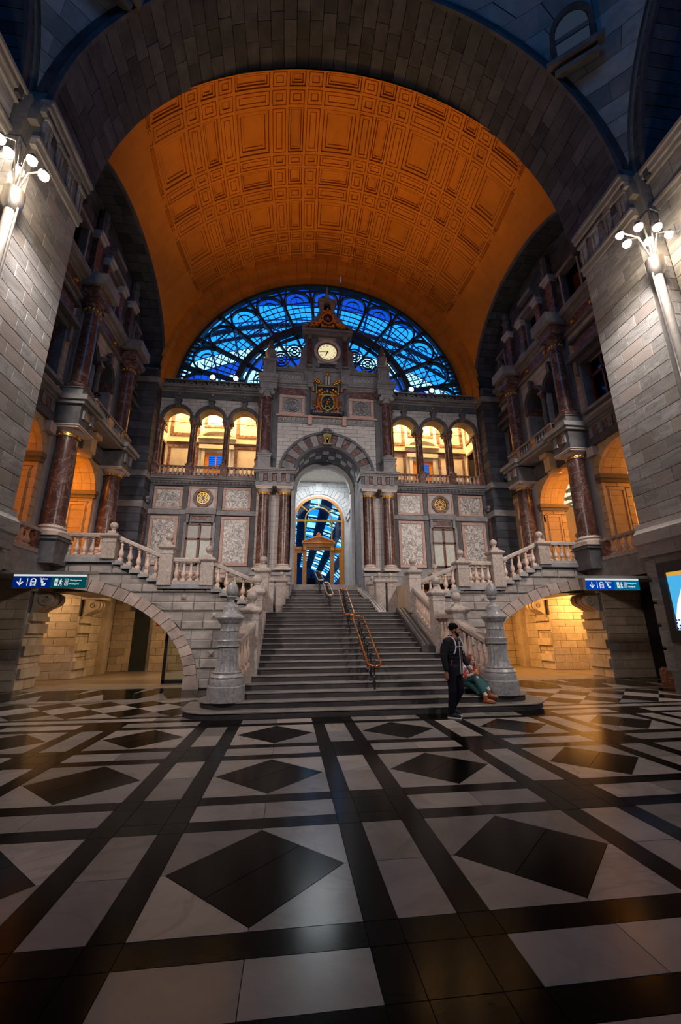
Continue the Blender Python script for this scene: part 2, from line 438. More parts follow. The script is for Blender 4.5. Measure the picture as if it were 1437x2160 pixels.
# border strips and the lozenge field beside the stair
for s in (-1, 1):
    for k in range(8):
        a = 3.2+k*1.05
        slab('border_slab', rect(min(s*a, s*(a+1.05)), max(s*a, s*(a+1.05)), 9.28, 9.56), M['floor_l'])
        slab('edge_slab', rect(min(s*a, s*(a+1.05)), max(s*a, s*(a+1.05)), 9.56, 9.72), M['floor_k'])
        slab('edge_strip_slab', rect(min(s*a, s*(a+1.05)), max(s*a, s*(a+1.05)), 11.93, 12.25), M['floor_l'])
        slab('edge_strip_slab', rect(min(s*a, s*(a+1.05)), max(s*a, s*(a+1.05)), 14.42, 14.6), M['floor_l'])
    for k in range(0, 16):
        for r in range(-1, 5):
            c = (s*(3.5+k*.515), 9.72+r*.55)
            if (k+r) % 2: continue
            p = [(c[0], c[1]+.548), (c[0]-.512, c[1]), (c[0], c[1]-.548), (c[0]+.512, c[1])]
            p = halfplane(p, (0, 9.722), (0, 1)); p = p and halfplane(p, (0, 11.93), (0, -1))
            if p and area(p) > .02: slab('lozenge_slab', p, M['floor_k'] if r % 2 else M['floor_l'])
    for k in range(9):
        a = 4.0+k*.8; y0, y1 = 12.26, 14.41
        slab('dark_field_slab', [(s*a, y0), (s*(a+.78), y0), (s*(a+.4), 13.3)][::s], M['floor_l' if k % 2 else 'floor_k'])
        slab('dark_field_slab', [(s*(a+.01), y0+.05), (s*(a+.39), 13.3), (s*(a+.39), y1), (s*(a-.4), y1), (s*(a-.4), 13.3)][::-s], M['floor_k'])
        slab('dark_field_slab', [(s*(a+.40), 13.3), (s*(a+.4), y1), (s*(a+.1), y1)][::-s], M['floor_l'])
    for k in range(8):
        for r in range(5):
            x = 4.5+k*1.0; y = 14.6+r*1.3
            slab('passage_slab', rect(min(s*x, s*(x+1)), max(s*x, s*(x+1)), y, y+1.3), M['beige'])

# ================================================================ VAULT (ceiling)
ZC = 14.1
def Rv(Y):
    q = max(0, 1-((Y-14.6)/5.05)**2); return math.sqrt(72.25+(.48+3.95*math.sqrt(q))**2)
def VP(phi, Y, d=0.):
    R = Rv(Y)+d; a = math.radians(phi); return (R*sin(a), Y, ZC+R*cos(a))
ceiling = struct('ceiling', label='ochre coffered barrel vault over the staircase hall')
def vcell(name, p0, p1, y0, y1, insets, depths, n=3, gx=.0, mat=None):
    # nested frames sunk into the vault: insets in metres, depths in metres
    b = MB(); Rm = Rv((y0+y1)/2); k = math.degrees(1/Rm)
    rings = [(p0, p1, y0, y1, 0.)]
    for i, d in zip(insets, depths):
        rings.append((p0+i*k, p1-i*k, y0+i, y1-i, rings[-1][4])); rings.append((p0+i*k, p1-i*k, y0+i, y1-i, d))
    N = 4*n
    def loop(r):
        a0, a1, b0, b1, d = r; pts = []
        for i in range(n): pts.append(VP(a0+(a1-a0)*i/n, b0, d))
        for i in range(n): pts.append(VP(a1, b0+(b1-b0)*i/n, d))
        for i in range(n): pts.append(VP(a1-(a1-a0)*i/n, b1, d))
        for i in range(n): pts.append(VP(a0, b1-(b1-b0)*i/n, d))
        return pts
    vs = []; fs = []
    for q in rings: vs += loop(q)
    for q in range(len(rings)-1):
        for i in range(N): j = (i+1) % N; fs.append((q*N+i, (q+1)*N+i, (q+1)*N+j, q*N+j))
    a0, a1, b0, b1, d = rings[-1]; o = len(vs)
    for i in range(n+1):
        for j in range(n+1): vs.append(VP(a0+(a1-a0)*i/n, b0+(b1-b0)*j/n, d))
    for i in range(n):
        for j in range(n): fs.append((o+i*(n+1)+j, o+i*(n+1)+j+1, o+(i+1)*(n+1)+j+1, o+(i+1)*(n+1)+j))
    b.add(vs, fs)
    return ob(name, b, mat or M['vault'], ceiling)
cols = []
for k in range(-4, 5):
    c = 11.7*k; h = 4.9 if k % 2 == 0 else 2.4
    cols.append((c-h, c+h, 'coffer'))
allc = []
for a, b in zip(cols[:-1], cols[1:]): allc += [a, (a[1], b[0], 'rib')]
allc.append(cols[-1]); allc = [(-53.2, cols[0][0], 'rib')]+allc+[(cols[-1][1], 53.2, 'rib')]
rows = [(10.95, 11.62, 'coffer'), (11.62, 12.32, 'rib'), (12.32, 14.28, 'coffer'), (14.28, 14.86, 'rib'), (14.86, 15.74, 'coffer'), (15.74, 16.4, 'rib'),
        (16.4, 17.92, 'coffer'), (17.92, 18.42, 'rib'), (18.42, 19.06, 'coffer'), (19.06, 19.3, 'rib')]
for y0, y1, ky in rows:
    for p0, p1, kp in allc:
        if kp == 'coffer' and ky == 'coffer':
            m = min((p1-p0)*.165, y1-y0); q = .05 if m < 1 else .09
            vcell('coffer', p0, p1, y0, y1, (.05, .09, .15, .19, .24) if m < 1 else (.09, .13, .25, .29, .38), (.12, .04, .15, .08, .12), 3)
        elif kp == 'rib' and ky == 'rib':
            vcell('rib_crossing', p0, p1, y0, y1, (.05, .08, .2, .235), (.06, 0, .09, .03), 2)
        else:
            mn = min((p1-p0)*.165, y1-y0)
            vcell('rib_panel', p0, p1, y0, y1, (mn*.09, mn*.09+.035, mn*.3, mn*.3+.035), (.07, 0, .07, .01), 3)
# plain bands between coffers and side arches, in courses
for s in (-1, 1):
    ys = rng(10.98, 19.62, .86)
    for y0, y1 in zip(ys[:-1], ys[1:]):
        b = MB(); vs = []
        for i in range(5):
            y = y0+(y1-y0)*i/4-.006
            pe = math.degrees(math.asin(min(1, 8.5/Rv(y))))
            for j in range(4):
                p = 53.2+(pe+.2-53.2)*j/3; vs.append(VP(s*p, y))
        fs = []
        for i in range(4):
            for j in range(3): f = (i*4+j, i*4+j+1, (i+1)*4+j+1, (i+1)*4+j); fs.append(f if s < 0 else f[::-1])
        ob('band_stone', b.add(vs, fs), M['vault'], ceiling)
# closing arches at the far end: two stepped rings
for (y0, y1, r0, z0, n, st) in ((19.3, 19.95, 8.48, 13.95, 46, 0), (19.95, 20.62, 8.16, 13.9, 30, 0)):
    for i in range(n):
        a0 = 90-92+184*i/n; a1 = 90-92+184*(i+1)/n-.12
        rm_ = min(r0+.75, max(r0+.04, 8.55/max(.05, abs(cos(math.radians((a0+a1)/2))))))
        q = mb_(back(y1)).arcband(0, z0, r0, rm_, a0, a1, 0, y1-y0, 3)
        ob('ring_stone', q, M['vault'], ceiling)
# thick shell above the coffers so no sky shows
b = MB(); vs = []; fs = []
for i in range(13):
    y = 11.0+i*.8
    yy = min(y, 20.6); pm = math.degrees(math.asin(min(1, 8.42/(Rv(yy)+.45))))
    for j in range(25): vs.append(VP(-pm+2*pm*j/24, yy, .45))
for i in range(12):
    for j in range(24): fs.append((i*25+j, (i+1)*25+j, (i+1)*25+j+1, i*25+j+1))
ob('vault_shell', b.add(vs, fs), M['vaultline'], ceiling)
# ================================================================ CROSSING: piers, arch, pendentives
SIDE = {-1: 'left', 1: 'right'}
AC, AR = 15.0, 8.42     # centre height and radius of the crossing arch
for s in (-1, 1):
    mp = side(s, 8.5)
    pier = struct('pillar', mb_(side(s, 8.525)).box(8.58, 10.68, 0, 15.4, -2.2, 0), M['mortar'], label='%s crossing pier of coursed grey limestone beside the lamp post' % SIDE[s])
    ashlar(pier, mp, 8.58, 10.7, rng(4.62, 13.75, .415), .78, -.03, .0, M['pier'], bev=.008, gap=.009)
    # far return face of the pier (turned away) and the notch that carries the lamp
    ob('pier_core', MB().box(*sorted((s*8.78, s*10.6)), 8.33, 8.62, 0, 15.4), M['mortar'], pier)
    ashlar(pier, side(s, 8.72), 8.3, 8.58, rng(4.62, 13.75, .415), .4, -.03, .0, M['pier'], bev=.008, gap=.009)
    fm = ((lambda u, v, w, s=s: (s*u, 8.3-w, v)), s < 0)
    ashlar(pier, fm, 8.74, 9.08, rng(4.62, 13.75, .415), .4, -.03, 0, M['pier'], bev=.008, gap=.009)
    ashlar(pier, side(s, 9.08), 5.2, 8.3, rng(4.62, 13.75, .415), .8, -.03, 0, M['pier'], bev=.008, gap=.009)
    ob('pier_core', MB().box(*sorted((s*9.1, s*11)), -3, 8.3, 0, 15.4), M['mortar'], pier)
    # base cornice and rusticated plinth
    prof = [(0, 3.62), (.10, 3.62), (.10, 3.95), (.16, 4.0), (.16, 4.3), (.1, 4.36), (.04, 4.44), (.02, 4.6), (0, 4.6)]
    for a, b in ((8.5, 9.6), (9.61, 10.82)): ob('base_cornice_stone', mb_(side(s, 8.5)).molding(a, b, prof), M['pier'], pier)
    zs = rng(.5, 3.6, .62)
    for z0, z1 in zip(zs[:-1], zs[1:]):
        ob('rusticated_stone', mb_(side(s, 8.56)).prism([(10.42, z0+.03), (10.84, z0+.03), (10.84, z1-.03), (10.42, z1-.03)], -.35, .04, .05), M['pier'], pier)
        for a in (5.6, 7.6): ob('rusticated_stone', mb_(side(s, 8.56)).prism([(a, z0+.03), (a+1.9, z0+.03), (a+1.9, z1-.03), (a, z1-.03)], -.35, .04, .05), M['pier'], pier)
    # impost: capital band
    for k, (z0, z1, o) in enumerate(((13.75, 13.95, .05), (13.95, 14.05, .12), (14.95, 15.12, .08), (15.12, 15.3, .17), (15.3, 15.42, .24))):
        ob('impost_molding', mb_(side(s, 8.5)).box(8.45, 10.75, z0, z1, -.1, o), M['pier'], pier)
        ob('impost_molding', mb_(side(s, 9.08)).box(5, 8.45, z0, z1, -.1, o), M['pier'], pier)
    ashlar(pier, side(s, 8.5), 8.6, 10.7, [14.05, 14.95], .7, -.03, .0, M['pier'], bev=.01)
    ashlar(pier, side(s, 9.08), 5.2, 8.3, [14.05, 14.95], .8, -.03, .0, M['pier'], bev=.01)
    for y in (8.75, 9.35, 9.95, 10.5):
        q = mb_(side(s, 8.5)); q.box(y-.14, y+.14, 14.05, 14.85, 0, .07); q.box(y-.1, y-.03, 14.1, 14.7, .07, .1); q.box(y+.03, y+.1, 14.1, 14.7, .07, .1); q.box(y-.18, y+.18, 14.85, 14.95, 0, .12)
        ob('impost_bracket', q, M['pier'], pier)
# crossing arch: voussoirs of the soffit
arch = struct('stone_arch', label='broad dark stone arch between the crossing and the vaulted hall')
n = 54
for i in range(n):
    a0 = 180*i/n; a1 = 180*(i+1)/n-.16
    off = .35 if i % 2 else 0
    cuts = [8.6, 9.45+off*.6, 10.2+off*.5, 11.02]
    for y0, y1 in zip(cuts[:-1], cuts[1:]):
        q = mb_(back(y1-.012)).arcband(0, AC+.4*0, AR+random.uniform(-.01, .012), AR+.5, a0, a1, 0, y1-y0-.012, 2)
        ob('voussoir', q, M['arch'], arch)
ob('arch_edge_molding', mb_(back(8.62)).arcband(0, AC, AR-.02, AR+.16, 0, 180, 0, .1, 64), M['arch'], arch)
ob('arch_edge_molding', mb_(back(8.62)).arcband(0, AC, AR+.16, AR+.62, 0, 180, 0, .04, 64), M['arch'], arch)
ob('arch_back', mb_(back(11.0)).arcband(0, AC, AR+.3, AR+3.2, -2, 182, 0, 2.35, 64), M['mortar'], arch)
# side crossing arches (seen from below at the picture's upper corners)
for s in (-1, 1):
    sa = struct('stone_arch', label='%s side arch of the crossing, dark coursed soffit' % SIDE[s])
    n = 40
    for i in range(n):
        a0 = 90+90*i/n*1.0-90; a0 = 0+100*i/n; a1 = 100*(i+1)/n-.2
        for k in range(3):
            x0 = 9.0+k*.85+(.3 if i % 2 and k else 0); x1 = 9.0+(k+1)*.85+(.3 if i % 2 and k < 2 else 0)-.012
            mpx = ((lambda u, v, w, s=s: (s*w, u, v)), s < 0)
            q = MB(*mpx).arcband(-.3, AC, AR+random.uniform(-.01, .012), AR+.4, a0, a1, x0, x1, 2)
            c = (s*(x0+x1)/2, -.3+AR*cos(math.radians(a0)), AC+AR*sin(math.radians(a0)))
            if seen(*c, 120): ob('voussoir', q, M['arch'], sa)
    mpx = ((lambda u, v, w, s=s: (s*w, u, v)), s < 0)
    ob('arch_edge_molding', MB(*mpx).arcband(-.3, AC, AR-.02, AR+.14, 0, 100, 8.9, 9.02, 40), M['arch'], sa)
    ob('arch_back', MB(*mpx).arcband(-.3, AC, AR+.3, AR+3, -2, 100, 9.02, 11.4, 40), M['mortar'], sa)
    # pendentive: courses of a spherical triangle between the two arches
    pen = struct('pendentive', label='%s pendentive of coursed stone under the crossing dome' % SIDE[s])
    RS = 12.62; zc = 15.0; z = 15.42
    k = 0
    while z < 23.9:
        z1 = z+.62; rr0 = math.sqrt(RS*RS-(z-zc)**2); rr1 = math.sqrt(max(0, RS*RS-(z1-zc)**2))
        def lim(rr): # angles where the ring meets the arch planes Y=8.6 and x=8.9
            a = math.acos(min(1, 8.9/rr)); return a, PI/2-math.acos(min(1, 8.9/rr))
        A0 = lim(rr0); A1 = lim(rr1)
        m = max(1, round((A0[1]-A0[0])*rr0/1.0)); off = .5 if k % 2 else 0
        cuts = [0]+[(i+1-off)/m for i in range(m) if 0 < (i+1-off)/m < .999]+[1]
        for t0, t1 in zip(cuts[:-1], cuts[1:]):
            vs = []
            for (A, rr, zz) in ((A0, rr0, z), (A1, rr1, z1-.02)):
                for t in (t0, (t0+t1)/2, t1-.006):
                    a = A[0]+(A[1]-A[0])*t; vs.append((s*rr*cos(a), -.3+rr*sin(a), zz))
            fs = [(0, 1, 4, 3), (1, 2, 5, 4)]
            ob('stone', MB(None, s > 0).add(vs, fs), M['pend'], pen)
        z += .62; k += 1
        if A1[1] <= A1[0]: break
    vs = []; fs = []
    for i in range(15):
        zz = 15.4+i*.6; rr = math.sqrt(max(1, (RS+.12)**2-(zz-zc)**2)); A = math.acos(min(1, 9.0/rr)); A = min(A, PI/4-.001)
        for j in range(9): a = A+(PI/2-2*A)*j/8; vs.append((s*rr*cos(a), -.3+rr*sin(a), zz))
    for i in range(14):
        for j in range(8): fs.append((i*9+j, i*9+j+1, (i+1)*9+j+1, (i+1)*9+j))
    ob('pendentive_core', MB().add(vs, fs), M['dark'], pen)
    # small arched window let into the pendentive, and a raised rib
    d = Vector((s*.62, .78, 0)).normalized(); t = Vector((d.y, -d.x, 0))*(1 if s > 0 else 1)
    c0 = Vector((s*7.35, 8.05, 20.6))-d*.35
    nrm = (-d+Vector((0, 0, -.45))).normalized(); upv = (Vector((0, 0, 1))-nrm*nrm.z).normalized(); t = upv.cross(nrm).normalized()
    wm = ((lambda u, v, w, c0=c0, t=t, upv=upv, nrm=nrm: tuple(c0+t*(u*.8)+upv*(v*.8)+nrm*(w*.8))), False)
    wsc = .78
    win = struct('window_%d' % (1 if s < 0 else 2), label='small arched drum window in the %s pendentive' % SIDE[s])
    q = mb_(wm); q.arcband(0, .2, .62, .8, 0, 180, -.3, .12, 12); q.box(-.8, -.62, -.7, .2, -.3, .12); q.box(.62, .8, -.7, .2, -.3, .12)
    ob('window_surround', q, M['arch'], win)
    ob('sill', mb_(wm).box(-1.05, 1.05, -.86, -.7, -.3, .3), M['dark'], win); ob('sill', mb_(wm).box(-.8, .8, -1.2, -1.06, -.3, .16), M['dark'], win)
    ob('pane', mb_(wm).prism([(-.6, .1), (.6, .1)]+[(.6*cos(PI*i/10), .2+.6*sin(PI*i/10)) for i in range(11)], -.06, -.03), M['duskpane'], win)
    ob('pane', mb_(wm).box(-.6, .6, -.68, -.05, -.06, -.03), M['duskpane'], win)
    ob('glazing_bar', mb_(wm).box(-.62, .62, -.06, .1, -.07, .05), M['dark'], win)
    ob('ribs', MB().tube([(s*8.5, 7.9, 20.5), (s*8.25, 7.2, 22), (s*7.9, 6.6, 23.4)], .16, 8), M['dark'], pen)
# ================================================================ shared builders
def sqbox(b, h, z0, z1): return b.box(-h, h, -h, h, z0, z1)
def cached(key, fn):
    if key not in CACHE: CACHE[key] = fn()
    return CACHE[key]
def column(name, label, x, y, z0, zb, zt, z1, r, mat, kind='doric', ped=None, group=None, capmat=None, pedmat=None, rotz=0., neck=True, shaftmat=None):
    # z0 foot of pedestal, zb foot of shaft base, zt underside of capital, z1 top
    t = thing(name, label, 'column', (x, y, z0), group); H = z1-z0
    capmat = capmat or M['pinkwhite']; pedmat = pedmat or M['dark']
    key = (name, round(zb-z0, 2), round(zt-z0, 2), round(H, 2), r, mat.name, kind, ped)
    def build():
        out = []
        if ped:
            b = MB(); sqbox(b, ped, 0, (zb-z0)*.16); sqbox(b, ped*.9, (zb-z0)*.16, (zb-z0)*.86); sqbox(b, ped*1.02, (zb-z0)*.86, zb-z0-.06); sqbox(b, ped*.95, zb-z0-.06, zb-z0)
            out.append(('pedestal', mesh_from(b, pedmat)))
        q = zb-z0
        b = MB(); sqbox(b, r*1.42, q, q+r*.3); b.lathe([(r*1.36, q+r*.3), (r*1.42, q+r*.42), (r*1.36, q+r*.56), (r*1.16, q+r*.62), (r*1.14, q+r*.74), (r*1.24, q+r*.82), (r*1.18, q+r*.94), (r*1.02, q+r*1.0), (r, q+r*1.12)], seg=20)
        out.append(('base', mesh_from(b, capmat, smooth=40)))
        tt = zt-z0; s0 = q+r*1.05
        b = MB().lathe([(r, s0), (r, s0+.3*(tt-s0)), (r*.96, s0+.65*(tt-s0)), (r*.87, tt-.03), (r*.93, tt-.02), (r*.93, tt)], seg=24)
        out.append(('shaft', mesh_from(b, mat, smooth=40)))
        h = H-tt
        if neck:
            b = MB().lathe([(r*.9, tt), (r*.97, tt+.01), (r*.93, tt+h*.3), (r*.9, tt+h*.32)], seg=24); 
            for k in range(12):
                a = 2*PI*k/12; b.ball((r*.95*cos(a), r*.95*sin(a), tt+h*.17), h*.1, 6, 4)
            out.append(('gilded_neck', mesh_from(b, M['gold'], smooth=40)))
        b = MB()
        if kind == 'doric':
            b.lathe([(r*.9, tt+h*.3), (r*.98, tt+h*.36), (r*.96, tt+h*.42), (r*1.25, tt+h*.62), (r*1.28, tt+h*.68)], seg=24)
            sqbox(b, r*1.36, tt+h*.68, tt+h*.86); sqbox(b, r*1.45, tt+h*.86, H)
        elif kind == 'ionic':
            b.lathe([(r*.88, tt), (r*.95, tt+h*.3), (r*1.15, tt+h*.45), (r*1.1, tt+h*.6)], seg=20); sqbox(b, r*1.2, tt+h*.8, H)
            for sx in (-1, 1):
                b2 = MB().lathe([(.01, -r*1.15), (h*.26, -r*1.15), (h*.3, -r*1.0), (h*.24, -r*.5), (h*.24, r*.5), (h*.3, r*1.0), (h*.26, r*1.15), (.01, r*1.15)], seg=14)
                b.add([(v[0]+sx*r*1.12, v[2], v[1]+tt+h*.5) for v in b2.v], [f[::-1] for f in b2.f])
            b.box(-r*1.3, r*1.3, -r*1.1, r*1.1, tt+h*.62, tt+h*.8)
        else:
            b.lathe([(r*.88, tt), (r*1.0, tt+h*.05), (r*.9, tt+h*.1), (r*.95, tt+h*.5), (r*1.3, tt+h*.85)], seg=16)
            for ring, (n, z, zz, rr) in enumerate(((8, .08, .42, 1.0), (8, .35, .72, 1.05))):
                for k in range(n):
                    a = 2*PI*(k+.5*ring)/n; c, s_ = cos(a), sin(a); R0 = r*rr*.95; R1 = r*rr*1.3; wd = r*.28
                    p = [(R0, z), (R0*1.06, (z+zz)/2), (R1, zz), (R1*1.04, zz-.08)]
                    vs = []
                    for (R_, zf) in p:
                        for sg in (-1, 1): vs.append((R_*c-sg*wd*s_, R_*s_+sg*wd*c, tt+h*zf))
                    b.add(vs, [(0, 1, 3, 2), (2, 3, 5, 4), (4, 5, 7, 6)])
            for k in range(4):
                a = PI/4+PI/2*k; b.ball((r*1.25*cos(a), r*1.25*sin(a), tt+h*.78), r*.22, 8, 5)
            sqbox(b, r*1.25, tt+h*.86, H)
        out.append(('capital', mesh_from(b, capmat, smooth=40)))
        return out
    for nme, me in cached(key, build): dup(nme, me, (x, y, z0), t, rotz)
    return t
BAL = [(.7, .0), (.7, .10), (.56, .13), (.46, .17), (.68, .22), (.93, .30), (.95, .36), (.78, .46), (.5, .58), (.42, .70), (.44, .78), (.58, .80), (.58, .83), (.44, .86), (.6, .92), (.7, .94), (.7, 1.0)]
def bal_mesh(h, r, mat, sq=True):
    def f():
        b = MB(); b.lathe([(x*r, z*h) for x, z in BAL[2:15]], seg=10)
        sqbox(b, r*.82, 0, h*.12); sqbox(b, r*.74, h*.925, h); return mesh_from(b, mat, smooth=35, name='baluster')
    return cached(('bal', round(h, 2), r, mat.name), f)
def bar(p0, p1, zb0, zt0, zb1, zt1, hw, ch=.0):
    d = Vector((p1[0]-p0[0], p1[1]-p0[1], 0)).normalized(); n = Vector((-d.y, d.x, 0))*hw; b = MB()
    vs = []
    for p, zb, zt in ((p0, zb0, zt0), (p1, zb1, zt1)):
        vs += [(p[0]-n.x, p[1]-n.y, zb), (p[0]+n.x, p[1]+n.y, zb), (p[0]+n.x, p[1]+n.y, zt-ch), (p[0]+n.x*.8, p[1]+n.y*.8, zt), (p[0]-n.x*.8, p[1]-n.y*.8, zt), (p[0]-n.x, p[1]-n.y, zt-ch)]
    fs = [(i, i+6, (i+1) % 6+6, (i+1) % 6) for i in range(6)]+[(0, 1, 2, 3, 4, 5), (11, 10, 9, 8, 7, 6)]
    return b.add(vs, fs)
def balustrade(label, p0, p1, zb0, zb1, zr0, zr1, n, railmat=None, balmat=None, plmat=None, hw=.11, rail_t=.13, plinth=.12, r=.085, group='stone balustrades', ends=.5, dies=()):
    railmat = railmat or M['granite']; balmat = balmat or M['baluster']; plmat = plmat or railmat
    mx, my = (p0[0]+p1[0])/2, (p0[1]+p1[1])/2
    t = thing('balustrade', label, 'balustrade', (mx, my, min(zb0, zb1)-plinth), group)
    ob('rail', bar(p0, p1, zr0, zr0+rail_t, zr1, zr1+rail_t, hw, rail_t*.35), railmat, t)
    ob('plinth', bar(p0, p1, zb0-plinth, zb0, zb1-plinth, zb1, hw*1.05), plmat, t)
    for i in range(n):
        q = (i+ends)/(n-1+2*ends); x = p0[0]+(p1[0]-p0[0])*q; y = p0[1]+(p1[1]-p0[1])*q
        zb = zb0+(zb1-zb0)*q; zr = zr0+(zr1-zr0)*q
        ang = math.atan2(p1[1]-p0[1], p1[0]-p0[0])
        slope = abs(zb1-zb0) > .02
        if slope:
            ob('baluster_block', MB().box(-r*.72, r*.72, -r*.72, r*.72, -.05, .05) if False else bar((x-cos(ang)*r*.72, y-sin(ang)*r*.72), (x+cos(ang)*r*.72, y+sin(ang)*r*.72), zb-.1, zb+.035, zb-.1, zb+.035, r*.72), balmat, t)
        dup('baluster', bal_mesh(zr-zb+.02-(.03 if slope else 0), r, balmat), (x, y, zb-.01+(.03 if slope else 0)), t, ang)
    for q0, q1 in dies:
        L = lambda q: (p0[0]+(p1[0]-p0[0])*q, p0[1]+(p1[1]-p0[1])*q)
        ob('die', bar(L(q0), L(q1), zb0, zr0, zb0, zr0, hw*.8), M['redpanel'], t)
    return t
def pedestal(label, x, y, z0, zt, h, ball=.13, mat=None, group='ball-topped stair pedestals', capz=.24, egg=1.0):
    mat = mat or M['granite']; t = thing('stair_pedestal', label, 'pedestal', (x, y, z0), group); H = zt-z0
    def sh():
        b = MB(); sqbox(b, h*1.08, 0, .14); sqbox(b, h, .14, H-.13); sqbox(b, h*1.05, H-.13, H-.08); sqbox(b, h, H-.08, H); return mesh_from(b, mat)
    dup('shaft', cached(('psh', round(H, 2), h), sh), (x, y, z0), t)
    def cp():
        b = MB(); k = math.sqrt(2)
        prof = [(h*1.0, 0), (h*1.12, .015), (h*1.32, .06), (h*1.36, .085), (h*1.34, .11), (h*1.0, .16), (h*.62, .19), (h*.55, capz)]
        b.lathe([(a*k, z) for a, z in prof], seg=4); return mesh_from(b, mat)
    co = dup('cap', cached(('pcp', h, capz), cp), (x, y, zt), t)
    def bl():
        b = MB(); r = ball; n = [(r*.62, 0), (r*.66, r*.12), (r*.5, r*.2), (r*.46, r*.42), (r*.6, r*.5), (r*.62, r*.56)]
        n += [(max(.002, r*sin(a)), r*.56+r*(1-cos(a))*egg-.03*r) for a in [PI*(.2+.8*i/10) for i in range(11)]]
        b.lathe(n, seg=16); return mesh_from(b, M['newel'] if mat is M['newel'] else mat, smooth=50)
    dup('ball', cached(('pbl', ball, egg, mat.name), bl), (x, y, zt+capz-.005), co)
    return t
def framed(parent, mp, u0, u1, v0, v1, bw, border, panel, w=.03, pname='marble_panel'):
    for a in ((u0, u1, v0, v0+bw), (u0, u1, v1-bw, v1), (u0, u0+bw, v0+bw, v1-bw), (u1-bw, u1, v0+bw, v1-bw)):
        g = .004; ob('panel_border', mb_(mp).prism([(a[0]+g, a[2]+g), (a[1]-g, a[2]+g), (a[1]-g, a[3]-g), (a[0]+g, a[3]-g)], 0, w+.015, .01, False), border, parent)
    return ob(pname, mb_(mp).box(u0+bw, u1-bw, v0+bw, v1-bw, 0, w*.5), panel, parent)
def frieze(parent, mp, u0, u1, v0, v1, w, step=.55, tri=.2, mat=None, met=None, phase=.5):
    n = max(1, round((u1-u0)/step)); st = (u1-u0)/n
    for i in range(n):
        c = u0+(i+.5)*st; q = mb_(mp)
        for k in (-1, 0, 1): q.box(c+k*tri/3-tri*.12, c+k*tri/3+tri*.12, v0, v1, 0, w+.05)
        q.box(c-tri/2, c+tri/2, v0-.05, v0, 0, w+.07); q.box(c-tri/2, c+tri/2, v0, v1, 0, w+.02)
        ob('triglyph', q, mat or M['grey'], parent)
        a = c+tri/2; b_ = c+st-tri/2
        if i < n-1: ob('metope', mb_(mp).prism([(a+.02, v0+.02), (b_-.02, v0+.02), (b_-.02, v1-.02), (a+.02, v1-.02)], 0, w+.015, .01, False), met or M['redpanel'], parent)
def cornice(parent, mp, u0, u1, z0, z1, out, mat, name='cornice', back_=-.1):
    h = z1-z0
    prof = [(back_, z0), (out*.25, z0), (out*.3, z0+h*.22), (out*.5, z0+h*.3), (out*.55, z0+h*.45), (out*.9, z0+h*.55), (out*.9, z0+h*.75), (out, z0+h*.85), (out, z1), (back_, z1)]
    return ob(name, mb_(mp).molding(u0, u1, prof), mat, parent)
def slabm(parent, name, mp, u0, u1, v0, v1, w0, w1, mat): return ob(name, mb_(mp).box(u0, u1, v0, v1, w0, w1), mat, parent)
# moulded casement window: wood frame with transom and panes
def casement(n, label, mp, u0, u1, v0, v1, w, frame, panes, trans=.62, deep=.12, curtain=None):
    wd = struct('window_%d' % n, label=label); f = .075; um = (u0+u1)/2; vt = v0+(v1-v0)*trans
    for nm_, a in (('stile', (u0, u0+f, v0, v1)), ('stile', (u1-f, u1, v0, v1)), ('mullion', (um-f*.7, um+f*.7, v0, v1)), ('rail', (u0, u1, v0, v0+f)), ('rail', (u0, u1, v1-f, v1)), ('transom', (u0, u1, vt-f*.6, vt+f*.6))):
        ob(nm_, mb_(mp).box(*a, w-deep, w-deep+.07), frame, wd)
    for a, mt in (((u0, um, v0, vt), panes[0]), ((um, u1, v0, vt), panes[0]), ((u0, um, vt, v1), panes[1]), ((um, u1, vt, v1), panes[1])):
        ob('pane', mb_(mp).box(a[0]+f, a[1]-f*.7, a[2]+f*.6, a[3]-f*.6, w-deep+.01, w-deep+.025), mt, wd)
    return wd
# ================================================================ BACK WALL (station front inside the hall)
WY = 19.9; PYF = 19.1
wall_back = struct('wall_back', mb_(back(20.3)).box(-9.2, 9.2, 3.3, 3.5, -.35, .0), M['grey'], label='ornate stone front at the head of the stairs with arcaded galleries and a clock')
WB = back(WY); PB = back(PYF); E_ = wall_back
